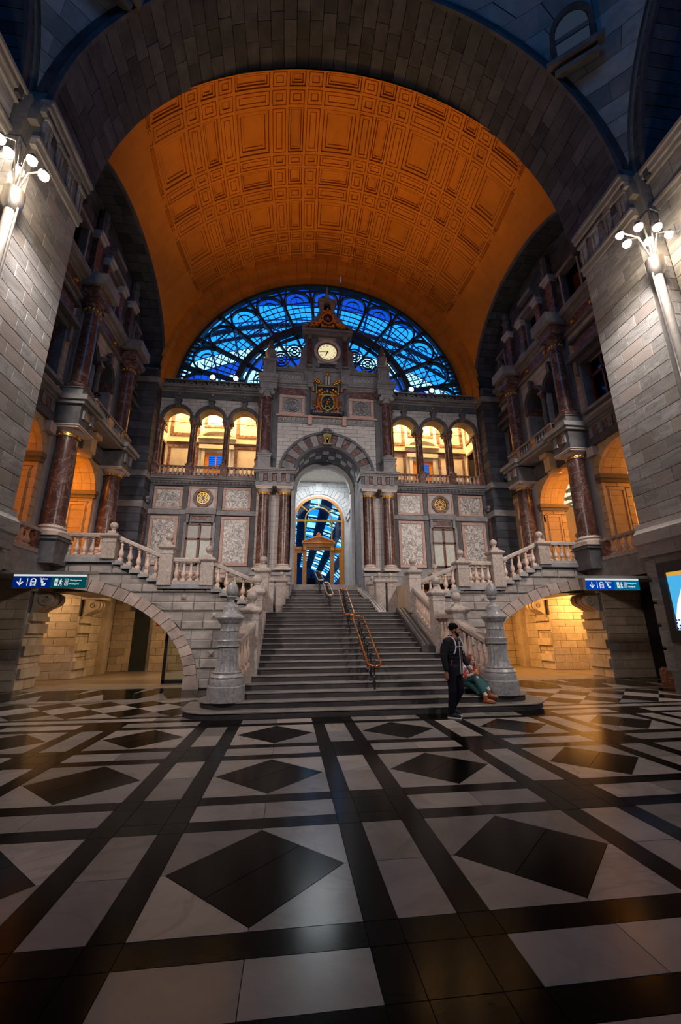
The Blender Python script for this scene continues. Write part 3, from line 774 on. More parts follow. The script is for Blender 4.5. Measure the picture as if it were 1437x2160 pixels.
# --- wings
lab_side = {-1: 'left', 1: 'right'}
for s in (-1, 1):
    def U(a, b): return tuple(sorted((s*a, s*b)))
    slabm(E_, 'wall_core', WB, *U(3.3, 9.1), 3.3, 9.3, -.5, -.03, M['grey'])
    # dark pilaster grid of the lower storey
    for a, b in ((8.35, 9.0), (6.72, 6.98), (5.08, 5.3), (3.4, 3.68)):
        slabm(E_, 'pilaster', WB, *U(a, b), 4.2, 8.6, -.05, .05, M['dark'])
    slabm(E_, 'string_course', WB, *U(3.4, 8.9), 7.1, 7.33, -.05, .12, M['grey'])
    slabm(E_, 'plinth_course', WB, *U(3.4, 8.9), 3.5, 4.6, -.05, .1, M['grey'])
    framed(E_, WB, *U(3.7, 5.06), 7.36, 8.54, .13, M['pink'], M['breccia'], .06); framed(E_, WB, *U(6.96, 8.3), 7.36, 8.5, .13, M['pink'], M['breccia'], .06)
    framed(E_, WB, *U(3.7, 5.06), 4.66, 7.05, .15, M['pink'], M['breccia'], .06); framed(E_, WB, *U(7.04, 8.34), 4.66, 7.02, .15, M['pink'], M['breccia'], .06)
    # roundel
    framed(E_, WB, *U(5.32, 6.7), 7.4, 8.56, .11, M['pink'], M['white'], .06, 'square_panel')
    cx, cz = s*5.99, 7.96
    q = mb_(WB).arcband(cx, cz, .33, .47, 0, 360, 0, .12, 28); ob('roundel_ring', q, M['redpanel'], E_)
    ob('roundel_disc', mb_(WB).prism([(cx+.34*cos(2*PI*i/24), cz+.34*sin(2*PI*i/24)) for i in range(24)], 0, .05), M['black'], E_)
    q = mb_(WB).arcband(cx, cz, .275, .295, 0, 360, .05, .07, 24); q.arcband(cx, cz, .1, .118, 0, 360, .05, .07, 16); q.arcband(cx, cz, .19, .2, 0, 360, .05, .075, 20)
    for k in range(8):
        a = 2*PI*k/8; c, s_ = cos(a), sin(a); q.prism([(cx+.12*c-.01*s_, cz+.12*s_+.01*c), (cx+.12*c+.01*s_, cz+.12*s_-.01*c), (cx+.28*c+.008*s_, cz+.28*s_-.008*c), (cx+.28*c-.008*s_, cz+.28*s_+.008*c)], .05, .07)
    ob('gilt_wheel', q, M['gold'], E_)
    # plaque, brackets and window
    slabm(E_, 'window_hood', WB, *U(5.3, 6.72), 7.12, 7.4, 0, .22, M['grey'])
    framed(E_, WB, *U(5.45, 6.5), 6.74, 7.1, .06, M['grey'], M['redpanel'], .1, 'plaque')
    for a in (5.36, 6.56): slabm(E_, 'bracket', WB, *U(a, a+.12), 6.7, 7.12, 0, .16, M['grey'])
    for a, b in ((5.3, 5.42), (6.64, 6.76)): slabm(E_, 'window_jamb', WB, *U(a, b), 4.6, 6.72, -.02, .12, M['grey'])
    casement(3 if s < 0 else 4, '%s tall brown wooden window over the side flight' % lab_side[s], WB, *U(5.42, 6.64), 4.7, 6.66, .14, M['redwood'], (M['panel_lit'], M['pane_top']), .62, .12)
    # corbel table, cornice and gallery floor edge
    slabm(E_, 'corbel_table', WB, *U(3.4, 8.6), 8.56, 8.72, -.05, .1, M['dark'])
    for k in range(26): slabm(E_, 'dentil', WB, *U(3.5+k*.195, 3.6+k*.195), 8.66, 8.76, .1, .16, M['dark'])
    cornice(E_, WB, *U(3.4, 8.6), 8.72, 9.0, .3, M['grey'], 'gallery_edge')
    slabm(E_, 'gallery_floor', WB, *U(3.3, 9.1), 8.9, 9.0, -4.2, .05, M['grey'])
    # corner pilaster with ionic cap
    column('corner_column', 'slender red marble half-column in the %s corner of the hall' % lab_side[s], s*8.62, 19.7, 3.9, 4.6, 7.5, 7.85, .17, M['red'], 'doric', .22, 'corner half-columns', M['grey'], neck=False)
    # gallery arcade
    AX = [3.45, 5.12, 6.79, 8.46]
    for i, x in enumerate(AX):
        nmn = ('end', 'second', 'third', 'far')[i]
        column('gallery_column', 'slim reddish gallery column, %s from the centre in the %s upper arcade' % (('first', 'second', 'third', 'fourth')[i], lab_side[s]), s*x, WY-.05, 9.0, 9.62, 11.72, 12.1, .135, M['red'], 'corinthian', .17, 'upper gallery columns', M['redpanel'], M['redpanel'], neck=False)
        column('gallery_column', 'rear twin of the slim gallery column, %s from the centre on the %s' % (('first', 'second', 'third', 'fourth')[i], lab_side[s]), s*x, WY+.42, 9.0, 9.62, 11.72, 12.1, .12, M['red'], 'corinthian', .15, 'upper gallery columns', M['redpanel'], M['redpanel'], neck=False)
        slabm(E_, 'impost_block', WB, s*x-.2, s*x+.2, 12.08, 12.2, -.62, .17, M['dark'])
    clips = [ex_arch(s*(AX[i]+AX[i+1])/2, 12.18, .7) for i in range(3)]
    ashlar(E_, WB, *U(3.4, 8.62), rng(12.2, 13.4, .2), .5, -.1, .02, M['white'], 'ashlar', bev=.006, gap=.01, clips=clips, vis=False)
    for i in range(3):
        c = s*(AX[i]+AX[i+1])/2
        ob('archivolt', mb_(WB).arcband(c, 12.18, .69, .76, 0, 180, -.1, .1, 20), M['dark'], E_); ob('archivolt', mb_(WB).arcband(c, 12.18, .76, .83, 0, 180, -.1, .14, 20), M['dark'], E_)
        ob('arch_soffit', mb_(WB).arcband(c, 12.18, .66, .7, 0, 180, -.62, .0, 20), M['cornbrown'], E_)
        ob('spandrel_core', mb_(WB).arcband(c, 12.18, .7, 1.12, 0, 180, -.6, -.1, 14, None, 1.24), M['mortar'], E_)
        slabm(E_, 'keystone', WB, c-.12, c+.12, 12.86, 13.22, 0, .22, M['dark']); slabm(E_, 'keystone_cap', WB, c-.16, c+.16, 13.2, 13.3, 0, .26, M['dark'])
        ob('gilt_boss', mb_(WB).ball((c, 13.56, .12), .075, 10, 6), M['gold'], E_)
        ob('tie_rod', MB().tube([(c-.8, WY+.2, 12.13), (c+.8, WY+.2, 12.13)], .012, 6), M['iron'], E_)
    slabm(E_, 'architrave', WB, *U(3.4, 8.7), 13.38, 13.72, -.6, .1, M['dark'])
    cornice(E_, WB, *U(3.4, 8.8), 13.72, 14.02, .4, M['grey'], 'main_cornice', -.6)
    # pierced parapet
    slabm(E_, 'parapet_base', WB, *U(3.4, 8.5), 14.02, 14.1, -.4, .12, M['dark']); slabm(E_, 'parapet_cap', WB, *U(3.4, 8.5), 14.4, 14.47, -.4, .16, M['grey'])
    for k in range(9):
        c = s*(3.75+k*.56); q = mb_(WB).arcband(c, 14.25, .085, .2, 0, 360, -.15, .02, 14, None, .15)
        q.box(c-.28, c-.19, 14.1, 14.4, -.15, .06); ob('pierced_panel', q, M['dark'] if k in (7, 8) else M['grey'], E_)
    # gallery room behind the arcade
    rm = struct('wall_back', label='lit back wall of the %s upper gallery room' % lab_side[s]); GB = back(22.3)
    slabm(rm, 'room_wall', GB, *U(3.2, 9.2), 9.0, 14.8, -.3, 0, M['plaster'])
    slabm(rm, 'room_side', back(20.35), *U(8.75, 9.2), 9.0, 14.8, -2.0, 0, M['plaster']); slabm(rm, 'room_side', back(20.35), *U(3.2, 3.3), 9.0, 14.8, -2.0, 0, M['plaster'])
    slabm(rm, 'room_ceiling', back(20.9), *U(3.2, 9.2), 14.7, 14.85, -1.5, .3, M['plaster']); slabm(rm, 'room_front', back(20.75), *U(3.2, 9.2), 13.38, 14.8, -.1, 0, M['plaster'])
    for a, b in ((3.4, 5.0), (7.0, 8.65)):
        framed(rm, GB, *U(a, b), 9.2, 11.85, .16, M['redpanel'], M['pinkwhite'], .05, 'wall_panel'); framed(rm, GB, *U(a, b), 12.4, 14.5, .2, M['redpanel'], M['pinkwhite'], .05, 'wall_panel')
        c = s*(a+b)/2; q = mb_(GB)
        for k in range(8): t_ = 2*PI*k/8; q.prism([(c+.42*cos(t_), 13.45+.42*sin(t_)), (c+.18*cos(t_+.39), 13.45+.18*sin(t_+.39)), (c, 13.45), (c+.18*cos(t_-.39), 13.45+.18*sin(t_-.39))], .02, .05)
        ob('star_inlay', q, M['arcade'], rm)
    slabm(rm, 'room_string', GB, *U(3.3, 9.1), 12.0, 12.22, 0, .16, M['pinkwhite']); slabm(rm, 'room_string', GB, *U(3.3, 9.1), 11.9, 12.0, 0, .08, M['redpanel'])
    framed(rm, GB, *U(5.2, 6.8), 13.0, 14.3, .16, M['redpanel'], M['pinkwhite'], .05, 'wall_panel')
    for zz_, hh in ((9.2, 2.6),):
        fm_ = ((lambda u, v, w, s=s: (s*(8.75-w), u, v)), s > 0); framed(rm, fm_, 20.7, 22.0, 9.2, 11.8, .16, M['redpanel'], M['darkglass'], .06, 'side_door'); framed(rm, fm_, 20.7, 22.0, 12.4, 14.4, .18, M['redpanel'], M['pinkwhite'], .05, 'wall_panel')
    dz = struct('door_%d' % (1 if s < 0 else 2), label='small wooden gallery door under a curved pediment, %s upper gallery' % lab_side[s])
    slabm(dz, 'leaf', GB, *U(5.4, 6.6), 9.0, 11.4, 0, .08, M['wood']); slabm(dz, 'pane', GB, *U(5.62, 6.38), 10.4, 11.2, .08, .09, M['fanblue1'])
    for k in range(6): slabm(dz, 'pane_stripe', GB, *U(5.62, 6.38), 10.46+k*.125, 10.51+k*.125, .09, .095, M['iron'])
    slabm(dz, 'pane_bar', GB, *U(5.97, 6.03), 10.4, 11.2, .09, .1, M['wood'])
    for a in (5.2, 6.62): slabm(dz, 'jamb', GB, *U(a, a+.18), 9.0, 11.6, 0, .18, M['pinkwhite'])
    slabm(dz, 'lintel', GB, *U(5.05, 6.95), 11.6, 11.85, 0, .24, M['pinkwhite']); slabm(dz, 'cornice', GB, *U(4.95, 7.05), 12.2, 12.32, 0, .32, M['pinkwhite'])
    ob('pediment', mb_(GB).arcband(s*6.0, 12.3, .82, 1.0, 8, 172, 0, .3, 18, .34, .48), M['pinkwhite'], dz)
    # balustrade of the gallery in three bays
    for i in range(3):
        a, b = AX[i]+.19, AX[i+1]-.19
        balustrade('reddish gallery balustrade, %s bay from the centre of the %s upper arcade' % (('first', 'second', 'third')[i], lab_side[s]), (s*a, WY-.12), (s*b, WY-.12), 9.1, 9.1, 9.5, 9.5, 6, M['redpanel'], M['baluster'], M['redpanel'], .09, .08, .1, .075, 'upper gallery balustrades')
    light('gallery_lamp', 'AREA', (s*6.1, 21.25, 14.6), 760, (1, .60, .20), 4.6, (s*6.1, 21.6, 9), size_y=.8)
# --- central pavilion, lower storey
for s in (-1, 1):
    def U(a, b): return tuple(sorted((s*a, s*b)))
    slabm(E_, 'pavilion_core', back(19.45), *U(1.62, 3.4), 2.3, 9.0, -1.2, 0, M['mortar'])
    ashlar(E_, back(19.45), *U(1.62, 3.4), rng(4.4, 8.3, .26), .42, -.02, .03, M['pinkwhite'], 'glazed_brick', bev=.006, gap=.012, vis=False)
    slabm(E_, 'pilaster', back(19.45), *U(2.28, 2.78), 4.4, 8.3, 0, .1, M['pinkwhite'])
    for zq in rng(4.4, 8.3, .26)[1:-1]: slabm(E_, 'joint', back(19.45), *U(2.275, 2.785), zq-.006, zq+.006, .06, .102, M['mortar'])
    b = MB().box(*U(1.68, 3.42), 18.55, 19.6, 2.3, 4.05); b.box(*U(1.64, 3.46), 18.5, 19.6, 4.05, 4.2); b.box(*U(1.64, 3.46), 18.5, 19.6, 2.3, 2.6)
    ob('column_podium', b, M['grey'], E_)
    for x, nm_ in ((3.0, 'outer'), (2.03, 'inner')):
        column('archway_column', 'tall red-brown marble column, %s one of the pair on the %s of the archway' % (nm_, lab_side[s]), s*x, 18.98, 4.2, 4.32, 7.9, 8.27, .27, M['red'], 'doric', None, 'columns flanking the archway')
    b = MB(); b.box(*U(1.6, 3.42), 18.62, 19.6, 8.27, 8.5); ob('architrave', b, M['grey'], E_)
    slabm(E_, 'frieze_bed', back(18.66), *U(1.62, 3.4), 8.5, 8.92, -.9, 0, M['dark'])
    frieze(E_, back(18.66), *U(1.7, 3.36), 8.52, 8.9, .02, .46, .2, M['grey'])
    cornice(E_, back(18.62), *U(1.55, 3.5), 8.9, 9.12, .22, M['grey'], 'cornice', -.9)
    slabm(E_, 'anta', back(19.1), *U(1.6, 1.72), 2.3, 8.3, -1, .3, M['grey'])
# arch ring
AZ = 8.95
wall_clip = [ex_arch(0, AZ, 2.42)]
slabm(E_, 'pavilion_core', back(19.25), -3.35, -1.7, 9.0, 14.1, -1.4, 0, M['mortar']); slabm(E_, 'pavilion_core', back(19.25), 1.7, 3.35, 9.0, 14.1, -1.4, 0, M['mortar']); slabm(E_, 'pavilion_core', back(19.25), -1.7, 1.7, 10.75, 14.1, -1.4, 0, M['mortar'])
ashlar(E_, PB, -2.5, 2.5, rng(9.12, 11.85, .215), .62, -.12, .02, M['white'], 'ashlar', bev=.006, gap=.01, clips=wall_clip, vis=False)
ob('arch_hood', mb_(PB).arcband(0, AZ, 2.3, 2.42, 2, 178, -.1, .16, 40), M['dark'], E_)
nv = 19
for i in range(nv):
    a0 = 2+176*i/nv; a1 = 2+176*(i+1)/nv-.4
    redv = i % 2 == 0
    if i == nv//2: continue
    ob('voussoir', mb_(PB).arcband(0, AZ, 1.72, 2.3, a0, a1, -.2, .05 if redv else .1, 3), M['dark'] if redv else M['grey'], E_)
    if redv: ob('voussoir_panel', mb_(PB).arcband(0, AZ, 1.82, 2.2, a0+.9, a1-.9, .05, .08, 3), M['redpanel'], E_)
ob('inner_molding', mb_(PB).arcband(0, AZ, 1.62, 1.72, 0, 180, -.3, .07, 40), M['dark'], E_)
slabm(E_, 'keystone', PB, -.2, .2, 10.62, 11.3, -.1, .2, M['dark'])
q = mb_(PB)
for k in range(7):
    a = math.radians(90+(k-3)*9); q.prism([(-.03+.0, 10.72), (.03, 10.72), (.42*cos(a)+.035, 10.72+.52*sin(a)), (.42*cos(a)-.035, 10.72+.52*sin(a))], .2, .25)
q.box(-.2, .2, 10.66, 10.74, .2, .25); q.prism([(-.06, 10.7), (.06, 10.7), (.22, 11.2), (-.22, 11.2)], .19, .215); q.ball((0, 10.95, .24), .07, 8, 6); ob('gilt_sheaf', q, M['gold'], E_)
q = mb_(PB).ball((0, 11.42, .18), .1, 8, 6)
for k in range(7): a = PI*k/6; q.ball((.22*cos(a), 11.36+.16*sin(a), .16), .075, 8, 5)
q.box(-.34, .34, 11.28, 11.36, 0, .26); ob('crown_ornament', q, M['dark'], E_)
# coffered barrel of the arch: chequered stones
for k in range(15):
    a0 = 180*k/15; a1 = 180*(k+1)/15-.6
    for j in range(4):
        y0 = 19.15+j*.5; mt = M['white'] if (k+j) % 2 == 0 and j in (1, 2) else M['dark']
        ob('soffit_stone', mb_(back(y0+.49)).arcband(0, AZ, 1.66 if mt is M['dark'] else 1.68, 1.9, a0, a1, 0, .48, 3), mt, E_)
# passage behind: pale stone
pz = struct('wall_back', label='pale stone passage behind the archway leading to the glazed door')
ob('passage_arch', mb_(back(21.5)).arcband(0, 8.94, 1.44, 1.75, 0, 180, 0, .35, 32), M['white'], pz)
for s in (-1, 1):
    def U(a, b): return tuple(sorted((s*a, s*b)))
    slabm(pz, 'passage_jamb', back(21.5), *U(1.5, 1.75), 3.6, 8.94, 0, .35, M['white'])
    slabm(pz, 'passage_wall_core', back(21.5), *U(2.0, 2.3), 3.6, 11.2, -4.0, 2.2, M['mortar'])
    ashlar(pz, ((lambda u, v, w, s=s: (s*(1.98-w), u, v)), s > 0), 21.5, 25.2, rng(3.7, 10.8, .32), .55, -.03, .03, M['white'], 'ashlar', bev=.008, gap=.012, vis=False)
    ashlar(pz, ((lambda u, v, w, s=s: (s*(1.68-w), u, v)), s > 0), 19.15, 21.15, rng(3.7, 8.9, .42), .7, -.1, .03, M['dark'], 'ashlar', bev=.008, gap=.012, vis=False)
    ob('passage_pilaster', MB().box(*U(1.78, 2.0), 23.6, 24.3, 3.7, 8.2), M['white'], pz); ob('passage_impost', MB().box(*U(1.7, 2.0), 23.5, 24.4, 8.2, 8.45), M['white'], pz); ob('passage_impost', MB().box(*U(1.7, 2.0), 21.6, 25.2, 8.55, 8.75), M['white'], pz)
slabm(pz, 'passage_ceiling', back(21.5), -2.3, 2.3, 11.0, 11.2, -4, .3, M['plaster'])
slabm(pz, 'passage_floor', back(19.2), -2.3, 2.3, 3.4, 3.74, -6.4, 0, M['tread'])
DY = 25.25; DB = back(DY)
ashlar(pz, DB, -2.0, 2.0, rng(8.4, 11.0, .33), .6, -.1, .0, M['white'], 'ashlar', bev=.008, gap=.012, clips=[ex_arch(0, 8.42, 2.0)], vis=False)
slabm(pz, 'end_wall', back(DY+.4), -2.3, -1.6, 3.6, 11.2, 0, .3, M['mortar']); slabm(pz, 'end_wall', back(DY+.4), 1.6, 2.3, 3.6, 11.2, 0, .3, M['mortar'])
for i in range(25):
    if True: ob('passage_voussoir', mb_(DB).arcband(0, 8.42, 1.74, 2.3, 180*i/25, 180*(i+1)/25-.5, -.1, .08, 2), M['white'], pz)
ob('passage_reveal', mb_(DB).arcband(0, 8.42, 1.58, 1.74, 0, 180, -.2, .03, 32), M['white'], pz)
for s in (-1, 1): slabm(pz, 'passage_reveal', DB, *sorted((s*1.58, s*1.98)), 3.7, 8.42, -.2, .02, M['white'])
slabm(pz, 'passage_keystone', DB, -.2, .2, 10.3, 10.85, 0, .14, M['white'])
light('passage_lamp', 'AREA', (0, 23.2, 10.9), 200, (.85, .95, 1.), 1.6, (0, 23.4, 5))
# --- glazed wooden door
dr = struct('door_3', label='tall arched orange wooden door frame with glass and a pedimented doorway')
DG = DB
ob('arched_frame', mb_(DG).arcband(0, 8.42, 1.42, 1.57, 0, 180, .0, .12, 32), M['wood'], dr)
for a in (-1.57, 1.42): slabm(dr, 'post', DG, a, a+.15, 3.74, 8.42, 0, .12, M['wood'])
slabm(dr, 'transom', DG, -1.42, 1.42, 8.3, 8.42, .02, .12, M['brass'])
ob('inner_arch', mb_(DG).arcband(0, 8.42, .8, .87, 0, 180, .02, .09, 20), M['brass'], dr)
for a in (90, 40, 140):
    c, s_ = cos(math.radians(a)), sin(math.radians(a)); ob('radial_bar', mb_(DG).prism([(.85*c-.03*s_, 8.42+.85*s_+.03*c), (.85*c+.03*s_, 8.42+.85*s_-.03*c), (1.45*c+.03*s_, 8.42+1.45*s_-.03*c), (1.45*c-.03*s_, 8.42+1.45*s_+.03*c)], .02, .08), M['brass'], dr)
for s in (-1, 1):
    ob('mullion', MB().lathe([(.06, 6.75), (.08, 6.8), (.05, 6.9), (.05, 8.1), (.08, 8.2), (.08, 8.32)], s*.83, DY-.07, 10), M['brass'], dr)
slabm(dr, 'crossbeam', DG, -1.42, 1.42, 6.5, 6.68, .0, .16, M['wood'])
for s in (-1, 1):
    def U(a, b): return tuple(sorted((s*a, s*b)))
    slabm(dr, 'sidelight_stile', DG, *U(1.3, 1.42), 3.74, 6.5, .01, .1, M['wood']); slabm(dr, 'door_post', DG, *U(.72, .96), 3.74, 6.6, .0, .2, M['wood']); slabm(dr, 'sidelight_rail', DG, *U(.96, 1.3), 6.3, 6.5, .01, .1, M['wood']); slabm(dr, 'sidelight_rail', DG, *U(.96, 1.3), 3.74, 4.3, .01, .1, M['wood'])
    slabm(dr, 'door_bracket', DG, *U(.74, .94), 6.45, 6.75, .1, .32, M['wood'])
slabm(dr, 'door_head', DG, -.95, .95, 6.66, 6.86, 0, .3, M['wood']); slabm(dr, 'door_cornice', DG, -1.02, 1.02, 6.86, 6.93, 0, .4, M['wood'])
ob('pediment', mb_(DG).prism([(-1.0, 6.93), (1.0, 6.93), (.0, 7.3)], 0, .22), M['wood'], dr)
for s in (-1, 1): ob('pediment_rake', mb_(DG).prism([(s*1.02, 6.93), (s*1.02, 7.0), (0, 7.4), (0, 7.3)], .0, .36), M['wood'], dr)
q = mb_(DG).ball((0, 7.5, .2), .1, 8, 6); q.ball((-.1, 7.44, .2), .06, 6, 4); q.ball((.1, 7.44, .2), .06, 6, 4); q.ball((-.85, 7.1, .25), .06, 6, 4); q.ball((.85, 7.1, .25), .06, 6, 4); ob('finial', q, M['wood'], dr)
for a in ((-1.42, -.83, 6.68, 8.3), (-.83, .83, 6.68, 8.3), (.83, 1.42, 6.68, 8.3), (-1.3, -.96, 4.3, 6.3), (.96, 1.3, 4.3, 6.3)): slabm(dr, 'pane', DG, *a, .045, .06, M['doorglass'])
ob('pane', mb_(DG).prism([(1.43*cos(PI*i/20), 8.42+1.43*sin(PI*i/20)) for i in range(21)], .045, .06), M['doorglass'], dr)
# --- central pavilion, upper storey
slabm(E_, 'string_course', PB, -2.5, 2.5, 11.85, 11.95, 0, .06, M['grey'])
for i in range(22):
    if abs(-2.35+i*.224) > .7 or True:
        u = -2.45+i*.224; q = mb_(PB); q.box(u, u+.17, 12.1, 12.13, 0, .05); q.box(u, u+.03, 11.99, 12.13, 0, .05); q.box(u+.06, u+.17, 11.99, 12.02, 0, .05); q.box(u+.14, u+.17, 11.99, 12.08, 0, .05); q.box(u+.07, u+.17, 12.06, 12.08, 0, .05); ob('fret', q, M['white'], E_)
slabm(E_, 'fret_bed', PB, -2.5, 2.5, 11.95, 12.2, -.1, .02, M['grey'])
slabm(E_, 'string_course', PB, -2.6, 2.6, 12.18, 12.27, -.1, .14, M['pink'])
slabm(E_, 'upper_bed', PB, -2.6, 2.6, 12.27, 13.44, -.1, .0, M['grey'])
for s in (-1, 1):
    def U(a, b): return tuple(sorted((s*a, s*b)))
    framed(E_, PB, *U(1.15, 2.45), 12.27, 13.42, .16, M['pink'], M['grey'], .08, 'relief_panel')
    c = s*1.8; q = mb_(PB).arcband(c, 12.84, .36, .41, 0, 360, .04, .1, 24); q.arcband(c, 12.84, .16, .2, 30, 330, .04, .1, 16)
    for k in range(9): a = 2*PI*k/9; q.ball((c+.26*cos(a), 12.84+.26*sin(a), .05), .06, 6, 4)
    if s < 0: q.box(c-.03, c+.03, 12.55, 13.1, .04, .12); q.box(c-.18, c+.18, 12.98, 13.03, .04, .12); q.arcband(c, 12.78, .2, .25, 200, 340, .04, .12, 10)
    else: q.box(c-.16, c+.16, 12.72, 12.78, .04, .12); q.box(c-.03, c+.03, 12.6, 13.0, .04, .12); q.ball((c, 13.03, .08), .06, 8, 5)
    ob('carved_emblem', q, M['grey'], E_)
    slabm(E_, 'dark_pilaster', PB, *U(2.5, 2.78), 9.12, 13.44, -.1, .05, M['dark'])
    slabm(E_, 'pilaster_strip', PB, *U(2.78, 3.38), 9.12, 13.44, -.1, .02, M['grey'])
    column('pavilion_column', 'red-brown marble column with grey capital, %s of the coat of arms above the archway' % lab_side[s], s*3.06, 18.82, 9.12, 9.8, 13.02, 13.44, .25, M['red'], 'ionic', .33, 'upper pavilion columns', M['grey'], M['grey'], neck=False)
    column('pavilion_column', 'slim pale pink column beside the %s gallery arch' % lab_side[s], s*3.42, 19.35, 9.12, 9.8, 12.7, 13.3, .12, M['redpanel'], 'corinthian', .15, 'upper pavilion columns', M['redpanel'], M['grey'], neck=False)
    slabm(E_, 'bracket_stone', PB, *U(.78, .98), 11.75, 12.27, 0, .2, M['pink']); 
    b = MB().box(*U(2.6, 3.42), 18.5, 19.6, 13.44, 13.75); ob('entablature_block', b, M['grey'], E_)
    cornice(E_, back(18.5), *U(2.55, 3.48), 13.75, 14.15, .22, M['grey'], 'cornice', -1.1)
    cornice(E_, back(19.05), *U(.95, 2.6), 13.8, 14.12, .3, M['grey'], 'cornice', -.6); slabm(E_, 'architrave', back(19.05), *U(.95, 2.6), 13.44, 13.8, -.5, .04, M['redpanel'])
    cornice(E_, back(18.85), *U(.72, 1.02), 13.85, 14.12, .24, M['grey'], 'cornice', -.6)
    slabm(E_, 'attic_wall', PB, *U(1.15, 2.7), 14.12, 14.9, -.5, .05, M['grey'])
    slabm(E_, 'attic_panel', PB, *U(1.35, 2.5), 14.22, 14.7, .05, .09, M['grey'])
    for k in range(5): ob('guilloche', mb_(PB).arcband(s*(1.5+k*.21), 14.46, .06, .1, 0, 360, .09, .12, 12), M['white'], E_)
    cornice(E_, back(19.0), *U(1.15, 2.72), 14.82, 14.95, .12, M['grey'], 'attic_cap', -.5)
    b = MB().box(*U(2.68, 3.28), 18.6, 19.3, 14.15, 15.1); b.box(*U(2.62, 3.34), 18.54, 19.36, 15.1, 15.22); b.box(*U(2.62, 3.34), 18.54, 19.36, 14.15, 14.3); ob('corner_pedestal', b, M['grey'], E_)
    framed(E_, back(18.6), *U(2.76, 3.2), 14.34, 15.06, .05, M['grey'], M['grey'], .02, 'carved_panel')
    t = thing('stone_urn', 'carved stone urn with flame on the %s corner of the clock front' % lab_side[s], 'urn', (s*2.98, 18.95, 15.22), 'stone urns beside the clock')
    ob('bowl', MB().lathe([(.2, 15.22), (.2, 15.28), (.09, 15.34), (.1, 15.42), (.26, 15.55), (.3, 15.75), (.27, 15.9), (.2, 15.94)], s*2.98, 18.95, 14), M['grey'], t, smooth=40)
    ob('flame', MB().lathe([(.19, 15.94), (.22, 15.98), (.16, 16.06), (.2, 16.2), (.12, 16.32), (.13, 16.42), (.05, 16.6), (.01, 16.68)], s*2.98, 18.95, 10), M['dark'], t, smooth=40)
    # scroll beside the clock
    q = mb_(PB); pts = [(1.18, 14.92), (2.2, 14.92), (2.2, 15.12), (2.0, 15.2), (1.72, 15.14), (1.5, 15.35), (1.4, 15.8), (1.42, 16.2), (1.3, 16.4), (1.18, 16.4)]
    b = mb_(PB); b.prism([(s*u, v) for u, v in pts[:1]+pts[1:]], -.2, .0); ob('scroll', b, M['grey'], E_)
    ob('scroll_eye', mb_(PB).arcband(s*2.05, 15.08, .06, .16, 0, 360, -.2, .06, 16), M['grey'], E_)
# frame round the coat of arms and wall up to the clock
slabm(E_, 'coat_niche', PB, -.96, .96, 12.27, 14.12, -.1, .0, M['dark'])
for s in (-1, 1): slabm(E_, 'niche_pilaster', PB, *sorted((s*.84, s*1.06)), 12.27, 13.85, 0, .1, M['dark'])
slabm(E_, 'attic_wall', PB, -1.15, 1.15, 14.12, 14.95, -.5, .0, M['grey'])
# ================================================================ CLOCK AND COAT OF ARMS
for s in (-1, 1):
    def U(a, b): return tuple(sorted((s*a, s*b)))
    slabm(E_, 'tower_base', back(18.95), *U(.72, 1.2), 14.12, 14.9, -.6, .0, M['grey']); cornice(E_, back(18.95), *U(.7, 1.24), 14.86, 15.0, .1, M['grey'], 'tower_cap', -.6)
    column('clock_column', 'small dark red column with carved cap, %s of the clock face' % lab_side[s], s*.96, 18.85, 15.0, 15.02, 16.75, 17.05, .12, M['red'], 'corinthian', None, 'columns beside the clock', M['grey'], neck=False)
    slabm(E_, 'tower_pilaster', PB, *U(.8, 1.2), 15.0, 17.1, -.3, .02, M['grey'])
slabm(E_, 'tower_wall', PB, -.85, .85, 14.95, 17.1, -.3, .06, M['grey'])
slabm(E_, 'tower_architrave', PB, -1.25, 1.25, 17.05, 17.3, -.4, .3, M['grey']); slabm(E_, 'tower_tablet', PB, -.5, .5, 16.88, 17.05, 0, .12, M['white'])
b = mb_(PB).prism([(-1.3, 17.3), (1.3, 17.3), (1.25, 17.42), (0, 18.25), (-1.25, 17.42)], -.4, .2); ob('pediment', b, M['grey'], E_)
for s in (-1, 1): ob('pediment_rake', mb_(PB).prism([(s*1.36, 17.36), (s*1.36, 17.5), (0, 18.38), (0, 18.22)], -.4, .42), M['grey'], E_)
slabm(E_, 'pediment_cornice', PB, -1.36, 1.36, 17.28, 17.38, -.4, .4, M['grey'])
b = mb_(PB).prism([(-.95, 18.0), (.95, 18.0), (.8, 18.45), (.55, 18.55), (.55, 18.72), (-.55, 18.72), (-.55, 18.55), (-.8, 18.45)], -.5, .0); ob('tower_roof', b, M['grey'], E_)
slabm(E_, 'lantern', PB, -.46, .46, 18.7, 18.8, -.45, .1, M['grey'])
for s in (-1, 1): slabm(E_, 'lantern_pier', PB, *sorted((s*.2, s*.42)), 18.8, 19.5, -.4, .05, M['grey'])
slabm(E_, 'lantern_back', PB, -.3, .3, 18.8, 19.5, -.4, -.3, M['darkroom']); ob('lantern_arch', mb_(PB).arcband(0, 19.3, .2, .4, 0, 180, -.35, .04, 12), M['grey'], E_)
slabm(E_, 'lantern_cap', PB, -.52, .52, 19.5, 19.66, -.45, .12, M['grey'])
ob('finial', MB().lathe([(.34, 19.66), (.3, 19.74), (.16, 19.84), (.08, 19.92), (.13, 20.0), (.13, 20.08), (.05, 20.16), (.07, 20.3), (.03, 20.42), (.06, 20.56), (.01, 20.75)], 0, 19.25, 12), M['grey'], E_, smooth=40)
